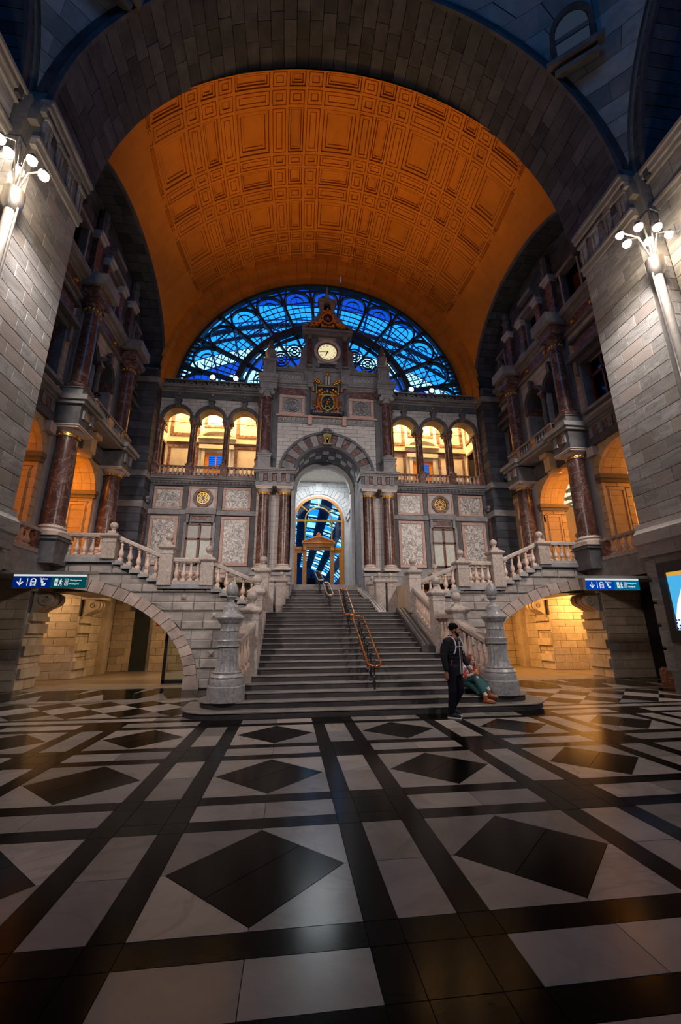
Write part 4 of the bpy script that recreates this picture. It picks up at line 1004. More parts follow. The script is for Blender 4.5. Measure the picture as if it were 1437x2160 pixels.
# clock
ck = thing('wall_clock', 'round lit cream clock with black hands and Roman numerals in the stone tower', 'clock', (0, 19.0, 16.08)); CZ = 16.08; CB = back(18.98)
ob('stone_ring', mb_(CB).arcband(0, CZ, .56, .72, 0, 360, 0, .16, 40), M['pinkwhite'], ck); ob('bezel', mb_(CB).arcband(0, CZ, .5, .56, 0, 360, 0, .12, 40), M['redpanel'], ck)
dial = ob('dial', mb_(CB).prism([(.51*cos(2*PI*i/40), CZ+.51*sin(2*PI*i/40)) for i in range(40)], 0, .05), M['dial'], ck)
for i, t in enumerate(['XII', 'I', 'II', 'III', 'IV', 'V', 'VI', 'VII', 'VIII', 'IX', 'X', 'XI']):
    a = PI/2-2*PI*i/12; text('numeral', t, CB, .395*cos(a), CZ+.395*sin(a), .055, .115, M['black'], dial, .004)
q = mb_(CB)
for i in range(60):
    a = 2*PI*i/60; r0 = .465 if i % 5 else .45; c, s_ = cos(a), sin(a); h_ = .004 if i % 5 else .008
    q.prism([(r0*c-h_*s_, CZ+r0*s_+h_*c), (r0*c+h_*s_, CZ+r0*s_-h_*c), (.49*c+h_*s_, CZ+.49*s_-h_*c), (.49*c-h_*s_, CZ+.49*s_+h_*c)], .05, .054)
ob('minute_track', q, M['black'], dial, kind='stuff')
def hand(nm_, ang, L, wd, w0):
    a = math.radians(90-ang); c, s_ = cos(a), sin(a); q = mb_(CB)
    q.prism([(-.08*c-wd*s_*.5, CZ-.08*s_+wd*c*.5), (-.08*c+wd*s_*.5, CZ-.08*s_-wd*c*.5), (L*.6*c+wd*s_, CZ+L*.6*s_-wd*c), (L*c, CZ+L*s_), (L*.6*c-wd*s_, CZ+L*.6*s_+wd*c)], w0, w0+.012)
    q.prism([(.035*cos(2*PI*i/12), CZ+.035*sin(2*PI*i/12)) for i in range(12)], w0, w0+.014); ob(nm_, q, M['black'], ck)
hand('hour_hand', 202, .3, .03, .07); hand('minute_hand', 267, .46, .018, .09)
tb = thing('tablet', 'small pink stone tablet with dark fret below the clock', 'tablet', (0, 18.95, 15.2))
slabm(tb, 'slab', PB, -.52, .52, 15.36, 15.52, .06, .2, M['pinkwhite']); slabm(tb, 'dark_band', PB, -.4, .4, 15.18, 15.34, .06, .16, M['dark'])
for k in range(8): slabm(tb, 'fret_tooth', PB, -.38+k*.1, -.32+k*.1, 15.2, 15.32, .16, .2, M['black'])
for s in (-1, 1): ob('volute', mb_(PB).arcband(s*.52, 15.24, .03, .11, 0, 360, .06, .18, 14), M['grey'], tb)
# gilded cartouche with the letter A
mg = thing('cartouche', 'gilded scrolled cartouche with a letter A on a black oval above the clock', 'ornament', (0, 18.75, 17.5)); GB_ = back(18.72)
oval = ob('oval', mb_(GB_).prism([(.25*cos(2*PI*i/24), 18.0+.29*sin(2*PI*i/24)) for i in range(24)], 0, .08), M['black'], mg)
ob('oval_rim', mb_(GB_).arcband(0, 18.0, .25, .33, 0, 360, -.02, .13, 28, .29, .37), M['gold'], mg)
text('letter', '*A*'.replace('*', ''), GB_, 0, 18.0, .085, .3, M['pinkwhite'], oval, .006); text('letter', '2', GB_, -.15, 18.02, .085, .1, M['pinkwhite'], oval, .006)
q = mb_(GB_)
for s in (-1, 1):
    for k, (u, v, r) in enumerate(((.36, 18.12, .07), (.42, 17.98, .09), (.4, 17.8, .1), (.52, 17.7, .11), (.66, 17.62, .11), (.8, 17.55, .09), (.92, 17.5, .07), (.58, 17.56, .08), (.74, 17.48, .06), (.3, 17.62, .08), (.3, 18.3, .06))):
        q.ball((s*u, v, .05), r, 8, 5)
        if k in (2, 4, 5): q.arcband(s*u, v, r*.5, r*1.25, 0, 300, .02, .14, 10)
for k in range(5): q.ball(((k-2)*.1, 18.5+.04*(2-abs(k-2)), .06), .06, 7, 5)
q.ball((0, 18.66, .06), .06, 7, 5); q.box(-.28, .28, 18.38, 18.46, 0, .12); q.box(-.36, -.04, 17.46, 17.54, 0, .1); q.box(.04, .36, 17.46, 17.54, 0, .1); ob('scrollwork', q, M['gold'], mg, smooth=40)
# coat of arms
ca = thing('coat_of_arms', 'large gilded coat of arms with two rampant lions and a black shield over the arch', 'coat of arms', (0, 18.95, 12.3)); AB = back(18.93)
slabm(ca, 'backing', AB, -.85, .85, 12.3, 13.6, 0, .05, M['dark'])
shield = ob('shield', mb_(AB).prism([(-.3, 13.3), (.3, 13.3), (.3, 12.95), (.2, 12.72), (0, 12.6), (-.2, 12.72), (-.3, 12.95)], .05, .13), M['black'], ca)
q = mb_(AB)
for u, v, r in ((0, 12.98, .09), (-.02, 12.86, .07), (.06, 13.12, .065), (-.06, 13.1, .05), (.12, 13.0, .04), (.15, 13.08, .035), (-.14, 13.05, .035), (.1, 12.8, .04), (-.12, 12.76, .04), (.16, 12.76, .03), (-.16, 12.9, .03), (-.2, 13.02, .03)): q.ball((u, v, .15), r, 7, 5)
ob('gold_lion', q, M['brass'], shield, smooth=40)
ob('shield_rim', mb_(AB).arcband(0, 12.95, .31, .37, 0, 360, .05, .16, 24, .4, .46), M['gold'], shield)
def lion(s):
    b = MB(); P = lambda u, v: AB[0](s*u, v, .14)
    b.tube([P(.42, 12.62), P(.46, 12.8), P(.5, 13.0), P(.46, 13.15), P(.44, 13.28)], [.1, .12, .1, .13, .1], 8)
    b.tube([P(.42, 13.1), P(.34, 13.2), P(.3, 13.32)], [.06, .05, .05], 6); b.tube([P(.4, 12.98), P(.33, 12.98), P(.28, 12.92)], [.055, .05, .045], 6)
    b.tube([P(.46, 12.72), P(.58, 12.6), P(.5, 12.45), P(.62, 12.4)], [.1, .08, .05, .05], 7); b.tube([P(.4, 12.66), P(.32, 12.56), P(.34, 12.42), P(.26, 12.4)], [.08, .06, .045, .045], 7)
    b.tube([P(.54, 12.72), P(.7, 12.72), P(.76, 12.86), P(.68, 13.0), P(.76, 13.1)], [.03, .03, .03, .03, .05], 6)
    b.ball(P(.42, 13.36), .1, 8, 6); b.ball(P(.34, 13.33), .055, 7, 5)
    return ob('supporter_lion', b, M['lionred'], ca, smooth=45)
M['lionred'] = plain('gilded_red_lion', (.42, .13, .03), .4, .6)
lion(-1); lion(1)
q = mb_(AB)
for k in range(7): a = PI*k/6; q.ball((.3*cos(a), 13.42+.16*sin(a), .12), .075, 8, 5)
q.box(-.36, .36, 13.32, 13.4, .05, .2); q.ball((0, 13.66, .14), .06, 7, 5)
for s in (-1, 1):
    q.ball((s*.42, 13.62, .1), .11, 8, 5); q.ball((s*.56, 13.5, .1), .09, 8, 5); q.ball((s*.3, 13.72, .1), .08, 8, 5); q.box(min(s*.56, s*.6), max(s*.56, s*.6), 13.4, 14.0, .06, .12)
q.box(-.5, .5, 13.9, 13.96, .05, .12)
ob('crown_and_mantling', q, M['gold'], ca, smooth=40)
slabm(ca, 'mantling_ground', AB, -.46, .46, 13.58, 13.95, .0, .06, M['black'])
for s in (-1, 1):
    for k, mt in enumerate((M['black'], M['gold'], M['flagred'])): slabm(ca, 'flag', AB, *sorted((s*(.62+k*.07), s*(.69+k*.07))), 13.62, 13.88, .08, .11, mt)
for s in (-1, 1):
    q = mb_(AB)
    for k in range(6): q.ball((s*(.36+.05*k+.02*(k % 2)), 14.05+.11*k-.012*k*k, .12), .085-.004*k, 7, 5)
    for k in range(4): q.ball((s*(.5+.07*k), 14.1+.07*k, .1), .06, 6, 4)
    ob('gilt_plume', q, M['gold'], ca, smooth=40)
q = mb_(AB); 
for s in (-1, 1): q.box(*sorted((s*.03, s*.11)), 14.0, 14.42, .06, .16); q.box(*sorted((s*.02, s*.12)), 14.42, 14.47, .06, .18)
ob('paired_towers', q, M['white'], ca); ob('crest', mb_(AB).ball((0, 14.62, .1), .12, 8, 6).ball((0, 14.8, .1), .07, 7, 5).ball((-.09, 14.68, .1), .05, 6, 4).ball((.09, 14.68, .1), .05, 6, 4), M['gold'], ca, smooth=40)
scroll = slabm(ca, 'motto_scroll', AB, -.86, .86, 12.28, 12.5, .05, .16, M['black'])
for wd_, u_ in (("L'UNION", -.47), ('FAIT', -.03), ('LA', .24), ('FORCE', .56)): text('lettering', wd_, AB, u_, 12.39, .165, .125, M['pinkwhite'], scroll, .005)
ob('order_chain', mb_(AB).arcband(0, 12.6, .1, .15, 0, 360, .14, .2, 14).ball((0, 12.44, .2), .06, 7, 5), M['gold'], ca)

# ================================================================ FANLIGHT
FZ_, FY = 13.9, 20.6; FBk = back(FY)
fan = struct('window_5', label='great semicircular iron fanlight of radiating petals glowing blue behind the clock')
ob('outer_ring', mb_(FBk).arcband(0, FZ_, 8.0, 8.24, -2, 182, -.1, .18, 72), M['ironblue'], fan); ob('dark_reveal', mb_(FBk).arcband(0, FZ_, 8.16, 8.5, -2, 182, -.1, .12, 72), M['black'], fan)
ob('inner_ring', mb_(FBk).arcband(0, FZ_, 4.85, 5.2, 0, 180, -.1, .2, 48), M['ironblue'], fan); ob('inner_ring', mb_(FBk).arcband(0, FZ_, 4.55, 4.66, 0, 180, -.08, .12, 48), M['ironblue'], fan)
ob('rim_hoop', mb_(FBk).arcband(0, FZ_, 7.72, 7.78, 0, 180, -.05, .06, 60), M['ironblue'], fan)
for k in range(90):
    a = 180*(k+.5)/90
    if 28 < a < 152: continue
    ob('rim_block', mb_(FBk).arcband(0, FZ_, 7.78, 8.02, a-.28, a+.28, -.05, .08, 1), M['ironblue'], fan)
angs = [90-7-14*k for k in range(6)]+[90+7+14*k for k in range(6)]
def radial(r0, r1, a, hw, w0, w1, mt, nm_):
    c, s_ = cos(math.radians(a)), sin(math.radians(a)); ob(nm_, mb_(FBk).prism([(r0*c+hw*s_, FZ_+r0*s_-hw*c), (r1*c+hw*s_, FZ_+r1*s_-hw*c), (r1*c-hw*s_, FZ_+r1*s_+hw*c), (r0*c-hw*s_, FZ_+r0*s_+hw*c)], w0, w1), mt, fan)
for a in angs:
    radial(4.6, 8.1, a, .07, -.1, .24, M['ironblue'], 'mullion')
    radial(2.2, 4.6, a, .05, -.1, .1, M['ironblue'], 'mullion')
for k in range(-6, 7):
    a = 90+14*k; ar = math.radians(a); hw = math.tan(math.radians(7))*7.0-.08
    uc, vc = 7.0*cos(ar), FZ_+7.0*sin(ar)
    ob('petal_arch', mb_(FBk).arcband(uc, vc, hw-.07, hw+.03, a-96, a+96, -.06, .14, 16), M['ironblue'], fan)
    ob('petal_arch', mb_(FBk).arcband(uc, vc, hw*.5, hw*.5+.022, a-90, a+90, -.04, .06, 12), M['ironblue'], fan)
    for o in (-.26, 0, .26):
        an = a+math.degrees(o*hw/.5/7.0)*.95; radial(5.2, 7.0 if o else 7.0+hw, an, .011, -.03, .05, M['ironblue'], 'glazing_bar')
    for r in (5.55, 5.9, 6.25, 6.6, 6.95): ob('glazing_bar', mb_(FBk).arcband(0, FZ_, r-.01, r+.01, a-6.6, a+6.6, -.03, .04, 3), M['ironblue'], fan)
    ua, va = 3.75*cos(ar), FZ_+3.75*sin(ar)
    for rr in (.48, .3, .12): ob('rosette_ring', mb_(FBk).arcband(ua, va, rr-.022, rr+.022, 0, 360, -.04, .06, 16), M['ironblue'], fan)
    for j in range(6):
        b_ = math.radians(60*j); c, s_ = cos(b_), sin(b_); ob('rosette_bar', mb_(FBk).prism([(ua+.12*c-.015*s_, va+.12*s_+.015*c), (ua+.12*c+.015*s_, va+.12*s_-.015*c), (ua+.48*c+.015*s_, va+.48*s_-.015*c), (ua+.48*c-.015*s_, va+.48*s_+.015*c)], -.03, .04), M['ironblue'], fan)
    q = mb_(FBk); vs = []; n_ = 6; a0, a1 = a-6.9, a+6.9
    for i in range(n_+1):
        t_ = math.radians(a0+(a1-a0)*i/n_); vs += [(2.2*cos(t_), FZ_+2.2*sin(t_), 0), (8.05*cos(t_), FZ_+8.05*sin(t_), 0)]
    q.add(vs, [(2*i, 2*i+1, 2*i+3, 2*i+2) for i in range(n_)]); ob('pane', q, M['fanglass'], fan)
ob('fan_sill', mb_(FBk).box(-8.6, 8.6, 13.4, 13.95, -.2, .2), M['dark'], fan)

# ================================================================ TRAIN SHED beyond: glazed iron roof
shed = struct('roof', label='glazed iron train shed roof seen beyond the fanlight and the door')
ZS, RSx = 6.0, 31.0
def SP(a, y, d=0): t_ = math.radians(a); return ((RSx+d)*cos(t_), y, ZS+(RSx+d)*sin(t_))
def patch(b, a0, a1, y0, y1, d=0, n=3):
    vs = []
    for i in range(n+1):
        a = a0+(a1-a0)*i/n; vs += [SP(a, y0, d), SP(a, y1, d)]
    b.add(vs, [(2*i, 2*i+1, 2*i+3, 2*i+2) for i in range(n)])
B3 = {k: MB() for k in ('shed_white', 'shed_blue', 'shed_mid')}; bars = MB()
y = 27.0; k = 0
def kind_at(y, j):
    if y > 75: return ('shed_white' if (k+j//2) % 3 else 'shed_mid') if j % 2 == 0 else 'shed_deep'
    for lim, kd in ((35.6, 'shed_mid'), (38.4, 'shed_blue'), (41, 'shed_mid'), (46.5, 'shed_white'), (48.6, 'shed_blue'), (55, 'shed_white'), (58, 'shed_mid')):
        if y < lim: return kd
    return 'shed_white' if k % 3 else 'shed_blue'
while y < 230:
    L = 2.3 if y < 60 else 4.5
    for j in range(28):
        a0 = 10+160*j/28; a1 = 10+160*(j+1)/28-.45; kk = kind_at(y, j)
        if kk == 'shed_deep': continue
        if kk == 'shed_white' and (j*7+k*3) % 7 == 0: kk = 'shed_mid'
        patch(B3[kk], a0, a1, y+.12, y+L-.1)
        if kk == 'shed_white' and y < 60:
            for i in range(3): t_ = a0+(a1-a0)*i/3; bars.tube([SP(t_, y, -.2), SP(t_+1.2, y+L, -.2)], .06, 4)
    y += L; k += 1
for kk, b in B3.items():
    ob('glazing', b, M[kk], shed, (0, 60, 0), kind='stuff')
ob('roof_bar', bars, M['ironblue'], shed, (0, 60, 0), kind='stuff')
b = MB(); patch(b, 0, 180, 26, 232, .5, 40); ob('boarding', b, M['shed_deep'], shed, (0, 60, 0))
for i in range(14):
    yy = 27+i*14
    b = MB(); b.tube([SP(a, yy, -.6) for a in range(2, 180, 4)], .28, 6); b.tube([SP(a, yy, -1.8) for a in range(2, 180, 4)], .2, 6)
    for a in range(4, 176, 8): b.tube([SP(a, yy, -.6), SP(a+4, yy, -1.8), SP(a+8, yy, -.6)], .12, 4)
    ob('arched_truss', b, M['ironblue'], shed, (0, yy, 0))
# far end screen and platform
b = MB(); b2 = MB()
for i in range(-13, 14):
    for j in range(7): b.box(i*2.0-.9, i*2.0+.9, 120, 120.1, 1+j*1.5, 2.3+j*1.5)
ob('end_screen_pane', b, M['shed_white'], shed, (0, 120, 0), kind='stuff')
ob('end_screen', MB().box(-32, 32, 120.2, 120.6, 0, 12.5), M['shed_deep'], shed)
slabm(shed, 'platform', flat(0), -14, 14, 25.8, 120, 3.4, 3.7, M['beige'])
for s in (-1, 1): ob('platform_screen', MB().box(*sorted((s*3.2, s*3.3)), 30, 60, 3.7, 6.2), M['shed_mid'], shed)
# ================================================================ SIDE WALLS (arcade, columned storey, attic under an arch)
M['lowres'] = None
wn = 6
for s in (-1, 1):
    L = SIDE[s]; S0 = side(s, 9.6); NX = lambda x, s=s: s*x
    def XB(a, b): return tuple(sorted((s*a, s*b)))
    W_ = struct('wall_%s' % L, label='%s side wall with orange-lit arcade, columned storey and dark attic under an arch' % L)
    # --- first-floor arcade wall with three arched openings
    ops = [(11.95, 1.12, 7.1, 1.0), (15.4, 1.42, 7.05, 1.2), (18.75, .78, 7.15, .75)]   # centre, half width, spring, rise
    clips = [ex_arch(c, sp, hw, r) for c, hw, sp, r in ops]
    zz = rng(3.95, 8.35, .3)
    ashlar(W_, S0, 10.75, 19.75, zz, .55, -.12, .0, M['arcade'], 'ashlar', bev=.006, gap=.012, clips=clips)
    # piers between openings, with their deep reveals facing the openings
    edges = [(10.6, 10.83), (13.07, 13.98), (16.82, 17.97), (19.53, 19.9)]
    for a, b in edges:
        ob('pier_core', MB().box(*XB(9.66, 10.7), a+.03, b-.03, 3.65, 8.4), M['mortar'], W_)
        for yf, sg in ((a, 1), (b, -1)):
            fm = ((lambda u, v, w, s=s, yf=yf, sg=sg: (s*u, yf-sg*w, v)), (s < 0) ^ (sg < 0))
            if sg < 0: continue
            ashlar(W_, fm, 9.62, 10.74, rng(3.95, 7.0, .34), .5, -.03, .0, M['arcade'], 'ashlar', bev=.006, gap=.012, vis=False, clips=[ex_rect(9.76, 10.52, 4.2, 6.72)])
            ob('recessed_panel', MB(*fm).box(9.78, 10.5, 4.22, 6.7, -.03, -.015), M['arcade'], W_)
            for zq in rng(4.2, 6.72, .34)[1:-1]: ob('joint', MB(*fm).box(9.78, 10.5, zq-.006, zq+.006, -.02, -.012), M['cornbrown'], W_)
            for q0 in ((9.83, 10.45, 6.58, 6.65), (9.83, 9.88, 4.3, 6.58), (10.4, 10.45, 4.3, 6.58)): ob('panel_molding', MB(*fm).box(*q0, -.02, .02), M['arcade'], W_)
            ob('impost', MB(*fm).box(9.5, 10.82, 6.85, 6.98, -.1, .1), M['cornbrown'], W_); ob('impost', MB(*fm).box(9.45, 10.87, 6.98, 7.14, -.1, .17), M['cornbrown'], W_)
    for c, hw, sp, r in ops:
        n = 9 if hw > 1 else 7
        for i in range(n): ob('voussoir', mb_(S0).arcband(c, sp, hw, hw+.26, 180*i/n, 180*(i+1)/n-.7, -.14, .035, 3, r, r+.26), M['arcade'], W_)
        for i in range(n):
            for k in range(3): ob('soffit_stone', mb_(S0).arcband(c, sp, hw+.0, hw+.12, 180*i/n, 180*(i+1)/n-.5, -.14-.33*(k+1), -.15-.33*k, 3, r, r+.12), M['arcade'], W_)
    ob('loggia_ceiling', MB().box(*XB(9.66, 14.2), 10.5, 20.2, 8.35, 8.5), M['arcade'], W_)
    slabm(W_, 'loggia_floor', S0, 8.4, 20.4, 3.3, 3.93, -4.5, .42, M['grey'])
    # inner hall behind the arcade
    ob('loggia_back', MB().box(*XB(14.0, 14.2), 10.4, 20.4, 3.6, 8.4), M['arcade'], W_)
    ob('loggia_end', MB().box(*XB(11.4, 14.2), 20.0, 20.2, 3.6, 8.4), M['arcade'], W_); ob('loggia_end', MB().box(*XB(9.6, 14.2), 9.9, 10.1, 3.6, 8.4), M['arcade'], W_)
    if s > 0:   # café ceiling with a grid of lit panels
        for i in range(8):
            for j in range(4): ob('ceiling_panel', MB().box(10.95+j*.76, 11.6+j*.76, 10.9+i*1.15, 11.9+i*1.15, 8.22, 8.26), M['lit_ceiling'], W_)
        for i in range(9): ob('ceiling_beam', MB().box(10.8, 14.0, 10.76+i*1.15, 10.88+i*1.15, 8.12, 8.3), M['cafegreen'], W_)
        for j in range(5): ob('ceiling_beam', MB().box(10.84+j*.76, 10.93+j*.76, 10.5, 20, 8.14, 8.3), M['cafegreen'], W_)
        for i in range(9):
            for j in range(4): ob('gilt_boss', MB().ball((10.88+j*.76, 10.82+i*1.15, 8.1), .05, 6, 4), M['gold'], W_)
        ob('back_cornice', MB().box(13.7, 14.0, 10.5, 20, 7.3, 7.8), M['cafegreen'], W_)
        for y in (12.4, 15.2, 18.0):
            ob('lit_arch_window', mb_(side(1, 14.0)).prism([(y-.5, 4.2), (y+.5, 4.2)]+[(y+.5*cos(PI*i/8), 6.2+.5*sin(PI*i/8)) for i in range(9)], 0, .05), M['lit_room'], W_)
            ob('window_surround', mb_(side(1, 14.0)).arcband(y, 6.2, .5, .68, 0, 180, 0, .12, 10), M['arcade'], W_)
    light('arcade_lamp', 'AREA', (s*10.3, 15.4, 8.2), 430, (1, .33, .012), 7.4, (s*10.7, 15.4, 3), size_y=1.2)
    light('arcade_lamp', 'POINT', (s*12.6, 15.4, 6.6), 200, (1, .35, .015), .4)
    light('arcade_lamp', 'POINT', (s*12.3, 11.9, 6.6), 95, (1, .35, .015), .3)
    # --- columns, pilaster strips behind them, entablature
    for y, nm_, zf in ((13.7, 'nearer', 4.62), (17.35, 'farther', 4.62)):
        column('arcade_column', 'stout dark red marble column with gilded neck, %s one of the %s orange-lit arcade' % (nm_, L), s*9.2, y, 3.7, 4.55, 7.95, 8.3, .34, M['red'], 'doric', .46, 'lower arcade columns', M['pinkwhite'], M['dark'])
        b = MB().box(*XB(8.72, 9.7), y-.5, y+.5, 8.3, 9.02); ob('entablature_block', b, M['dark'], W_)
        fr = side(s, 8.72); q = MB(*fr)
        for d in (-.34, -.2, -.06): pass
        frieze(W_, fr, y-.5, y+.5, 8.6, 8.98, .01, .5, .2, M['grey'])
        ob('entablature_cap', MB().box(*XB(8.6, 9.7), y-.6, y+.6, 9.0, 9.12), M['grey'], W_); ob('entablature_cap', MB().box(*XB(8.5, 9.7), y-.68, y+.68, 9.12, 9.3), M['grey'], W_)
        ob('anta', mb_(S0).box(y-.42, y+.42, 3.95, 8.3, 0, .06), M['pinkwhite'], W_)
    for yy in (13.2,): ob('anta_cap', mb_(S0).box(yy-.25, yy+.1, 7.9, 8.25, 0, .2), M['pinkwhite'], W_)
    slabm(W_, 'architrave', S0, 10.7, 19.8, 8.3, 8.6, -.2, .12, M['dark'])
    slabm(W_, 'frieze_bed', S0, 10.7, 19.8, 8.6, 9.0, -.2, .08, M['dark'])
    frieze(W_, S0, 10.75, 13.2, 8.62, 8.98, .1, .5, .2, M['grey']); frieze(W_, S0, 17.9, 19.7, 8.62, 8.98, .1, .5, .2, M['grey'])
    cornice(W_, S0, 10.7, 13.2, 9.0, 9.3, .34, M['grey']); cornice(W_, S0, 17.85, 19.8, 9.0, 9.3, .34, M['grey'])
    # balcony slab between the columns on a carved keystone
    ob('balcony_slab', MB().box(*XB(8.75, 9.7), 14.2, 16.85, 9.0, 9.12), M['grey'], W_); ob('balcony_slab', MB().box(*XB(8.66, 9.7), 14.2, 16.85, 9.12, 9.26), M['grey'], W_)
    b = MB().box(*XB(9.2, 9.7), 15.2, 15.6, 8.2, 8.98); b.box(*XB(9.05, 9.7), 15.16, 15.64, 8.8, 9.0); b.box(*XB(9.28, 9.7), 15.24, 15.56, 8.06, 8.2); ob('keystone', b, M['arcade'], W_)
    t = balustrade('grey balcony balustrade between the upper columns of the %s side wall' % L, (s*8.86, 14.2), (s*8.86, 16.85), 9.36, 9.36, 9.76, 9.76, 13, M['grey'], M['grey'], M['grey'], .1, .09, .1, .075, 'side balcony balustrades', dies=((0, .1), (.42, .58), (.9, 1)))
    # --- second storey
    core = struct('wall_%s' % L, label='columned second storey of the %s side wall' % L)
    S1 = S0
    arcs = [(14.62, .62, 12.0), (16.1, .62, 12.0)]
    cl = [ex_arch(c, z, hw) for c, hw, z in arcs]+[ex_rect(11.5, 12.9, 9.75, 11.75), ex_rect(17.93, 19.1, 9.75, 11.95)]
    ashlar(core, S1, 10.75, 19.75, rng(9.3, 13.42, .3), .7, -.25, .0, M['white'], 'ashlar', bev=.007, gap=.012, clips=cl)
    for c, hw, z in arcs:
        ob('archivolt', mb_(S1).arcband(c, z, hw-.02, hw+.06, 0, 180, -.3, .08, 18), M['dark'], core); ob('archivolt', mb_(S1).arcband(c, z, hw+.06, hw+.13, 0, 180, -.1, .12, 18), M['dark'], core)
        b = mb_(S1).box(c-.1, c+.1, 12.55, 12.95, 0, .22); b.ball((c, 13.0, .14), .12, 8, 5); b.ball((c-.14, 12.9, .12), .07, 6, 4); b.ball((c+.14, 12.9, .12), .07, 6, 4); ob('carved_keystone', b, M['dark'], core)
        ob('niche_soffit', mb_(S1).arcband(c, z, hw-.02, hw+.1, 0, 180, -.9, -.25, 16), M['dark'], core)
        wd = struct('window_%d' % wn, label='dark recessed arched window with wood frame, %s storey, %s' % ('second', L)); wn += 1
        ob('pane', mb_(S1).prism([(c-hw, 9.4), (c+hw, 9.4)]+[(c+hw*cos(PI*i/12), z+hw*sin(PI*i/12)) for i in range(13)], -.92, -.9), M['darkglass'], wd)
        for u in (c-hw+.04, c, c+hw-.04): ob('stile', mb_(S1).box(u-.035, u+.035, 9.4, 12.0, -.9, -.84), M['redwood'], wd)
        ob('transom', mb_(S1).box(c-hw, c+hw, 11.9, 12.02, -.9, -.82), M['redwood'], wd); ob('rail', mb_(S1).box(c-hw, c+hw, 9.4, 9.6, -.9, -.82), M['redwood'], wd)
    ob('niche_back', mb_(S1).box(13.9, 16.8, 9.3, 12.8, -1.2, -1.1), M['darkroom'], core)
    for x0, dp in ((9.5, 'front'), (10.0, 'rear')):
        column('paired_column', 'small dark column between the twin arches of the %s side wall, %s of the pair' % (L, dp), s*x0, 15.36, 9.3, 9.85, 11.62, 11.98, .11, M['dark'], 'corinthian', .15, 'small twin-arch columns', M['redpanel'], M['dark'], neck=False)
    ob('impost_block', mb_(S1).box(15.18, 15.54, 11.96, 12.06, -.6, .24), M['redpanel'], core)
    for y in (13.95, 16.76): ob('half_shaft', mb_(S1).box(y-.06, y+.06, 9.4, 11.6, -.8, .03), M['grey'], core); ob('half_cap', mb_(S1).box(y-.1, y+.1, 11.6, 12.0, -.82, .1), M['redpanel'], core)
    for y, nm_ in ((13.7, 'nearer'), (17.35, 'farther')):
        column('storey_column', 'tall dark purple-red marble column, %s one beside the twin arches on the %s' % (nm_, L), s*9.2, y, 9.3, 9.78, 13.0, 13.5, .27, M['red'], 'corinthian', .38, 'second-storey columns', M['redpanel'], M['grey'])
        ob('pilaster_strip', mb_(S1).box(y-.3, y+.3, 9.3, 13.4, 0, .05), M['grey'], core)
    # pedimented windows
    for (a, b_, z0, z1, pz0, pz1, nm_) in ((11.55, 12.85, 9.8, 11.7, 11.85, 13.0, 'near'), (17.98, 19.05, 9.8, 11.9, 12.05, 12.95, 'far')):
        wd = struct('window_%d' % wn, label='dark window with wood mullion under a stone pediment, %s bay on the %s' % (nm_, L)); wn += 1; f = .1
        ob('pane', mb_(S1).box(a, b_, z0, z1, -.3, -.28), M['darkglass'], wd); m_ = (a+b_)/2
        for u in (a+.05, m_, b_-.05): ob('stile', mb_(S1).box(u-.04, u+.04, z0, z1, -.28, -.2), M['redwood'], wd)
        ob('rail', mb_(S1).box(a, b_, z0+(z1-z0)*.68, z0+(z1-z0)*.74, -.28, -.2), M['redwood'], wd)
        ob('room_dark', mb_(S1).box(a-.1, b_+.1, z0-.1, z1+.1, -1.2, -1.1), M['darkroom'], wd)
        for u in (a-.16, b_+.04): ob('jamb', mb_(S1).box(u, u+.12, z0-.1, z1+.1, -.25, .1), M['grey'], wd)
        ob('sill', mb_(S1).box(a-.3, b_+.3, z0-.16, z0-.04, -.2, .22), M['grey'], wd); ob('apron', mb_(S1).box(a-.1, b_+.1, z0-.42, z0-.2, 0, .06), M['white'], wd)
        ob('lintel', mb_(S1).box(a-.22, b_+.22, z1+.02, pz0+.12, -.1, .14), M['dark'], wd); ob('hood', mb_(S1).box(a-.4, b_+.4, pz0+.1, pz0+.26, 0, .38), M['dark'], wd)
        for u in (a-.28, b_+.12): ob('bracket', mb_(S1).prism([(u, z1-.35), (u+.16, z1-.35), (u+.16, pz0+.1), (u, pz0+.1)], 0, .22, .03), M['grey'], wd)
        ob('tablet', mb_(S1).prism([(a-.2, pz0+.26), (b_+.2, pz0+.26), (b_+.12, pz1-.2), (a-.12, pz1-.2)], 0, .16, .03), M['redpanel'], wd)
        ob('crown_molding', mb_(S1).box(a-.3, b_+.3, pz1-.2, pz1-.08, 0, .28), M['dark'], wd)
        for u in (a-.32, b_+.32): ob('scroll', mb_(S1).arcband(u, pz0+.42, .04, .14, 0, 360, 0, .2, 12), M['grey'], wd)
    # upper entablature with gilt bosses
    slabm(core, 'architrave', S1, 10.7, 19.8, 13.4, 13.5, -.2, .16, M['grey']); slabm(core, 'frieze', S1, 10.7, 19.8, 13.5, 13.95, -.2, .1, M['redpanel'])
    for k, y in enumerate((11.7, 12.8, 14.7, 16.15, 18.2, 19.2)): ob('gilt_boss', mb_(S1).ball((y, 13.68, .14), .09, 10, 6).ball((y-.08, 13.64, .12), .05, 6, 4).ball((y+.08, 13.64, .12), .05, 6, 4), M['gold'], core)
    cornice(core, S1, 10.7, 19.8, 13.95, 14.4, .42, M['grey'])
    for y in (13.7, 17.35):
        ob('entablature_block', MB().box(*XB(8.82, 9.7), y-.42, y+.42, 13.5, 13.95), M['redpanel'], core); ob('entablature_cap', MB().box(*XB(8.6, 9.7), y-.56, y+.56, 13.95, 14.42), M['grey'], core)
    slabm(core, 'wall_core', side(s, 9.9), 9.9, 19.9, 13.4, 19.0, -.3, .0, M['dark'])
    slabm(core, 'wall_core', side(s, 10.9), 9.9, 19.9, 8.4, 13.6, -.3, .0, M['darkroom'])
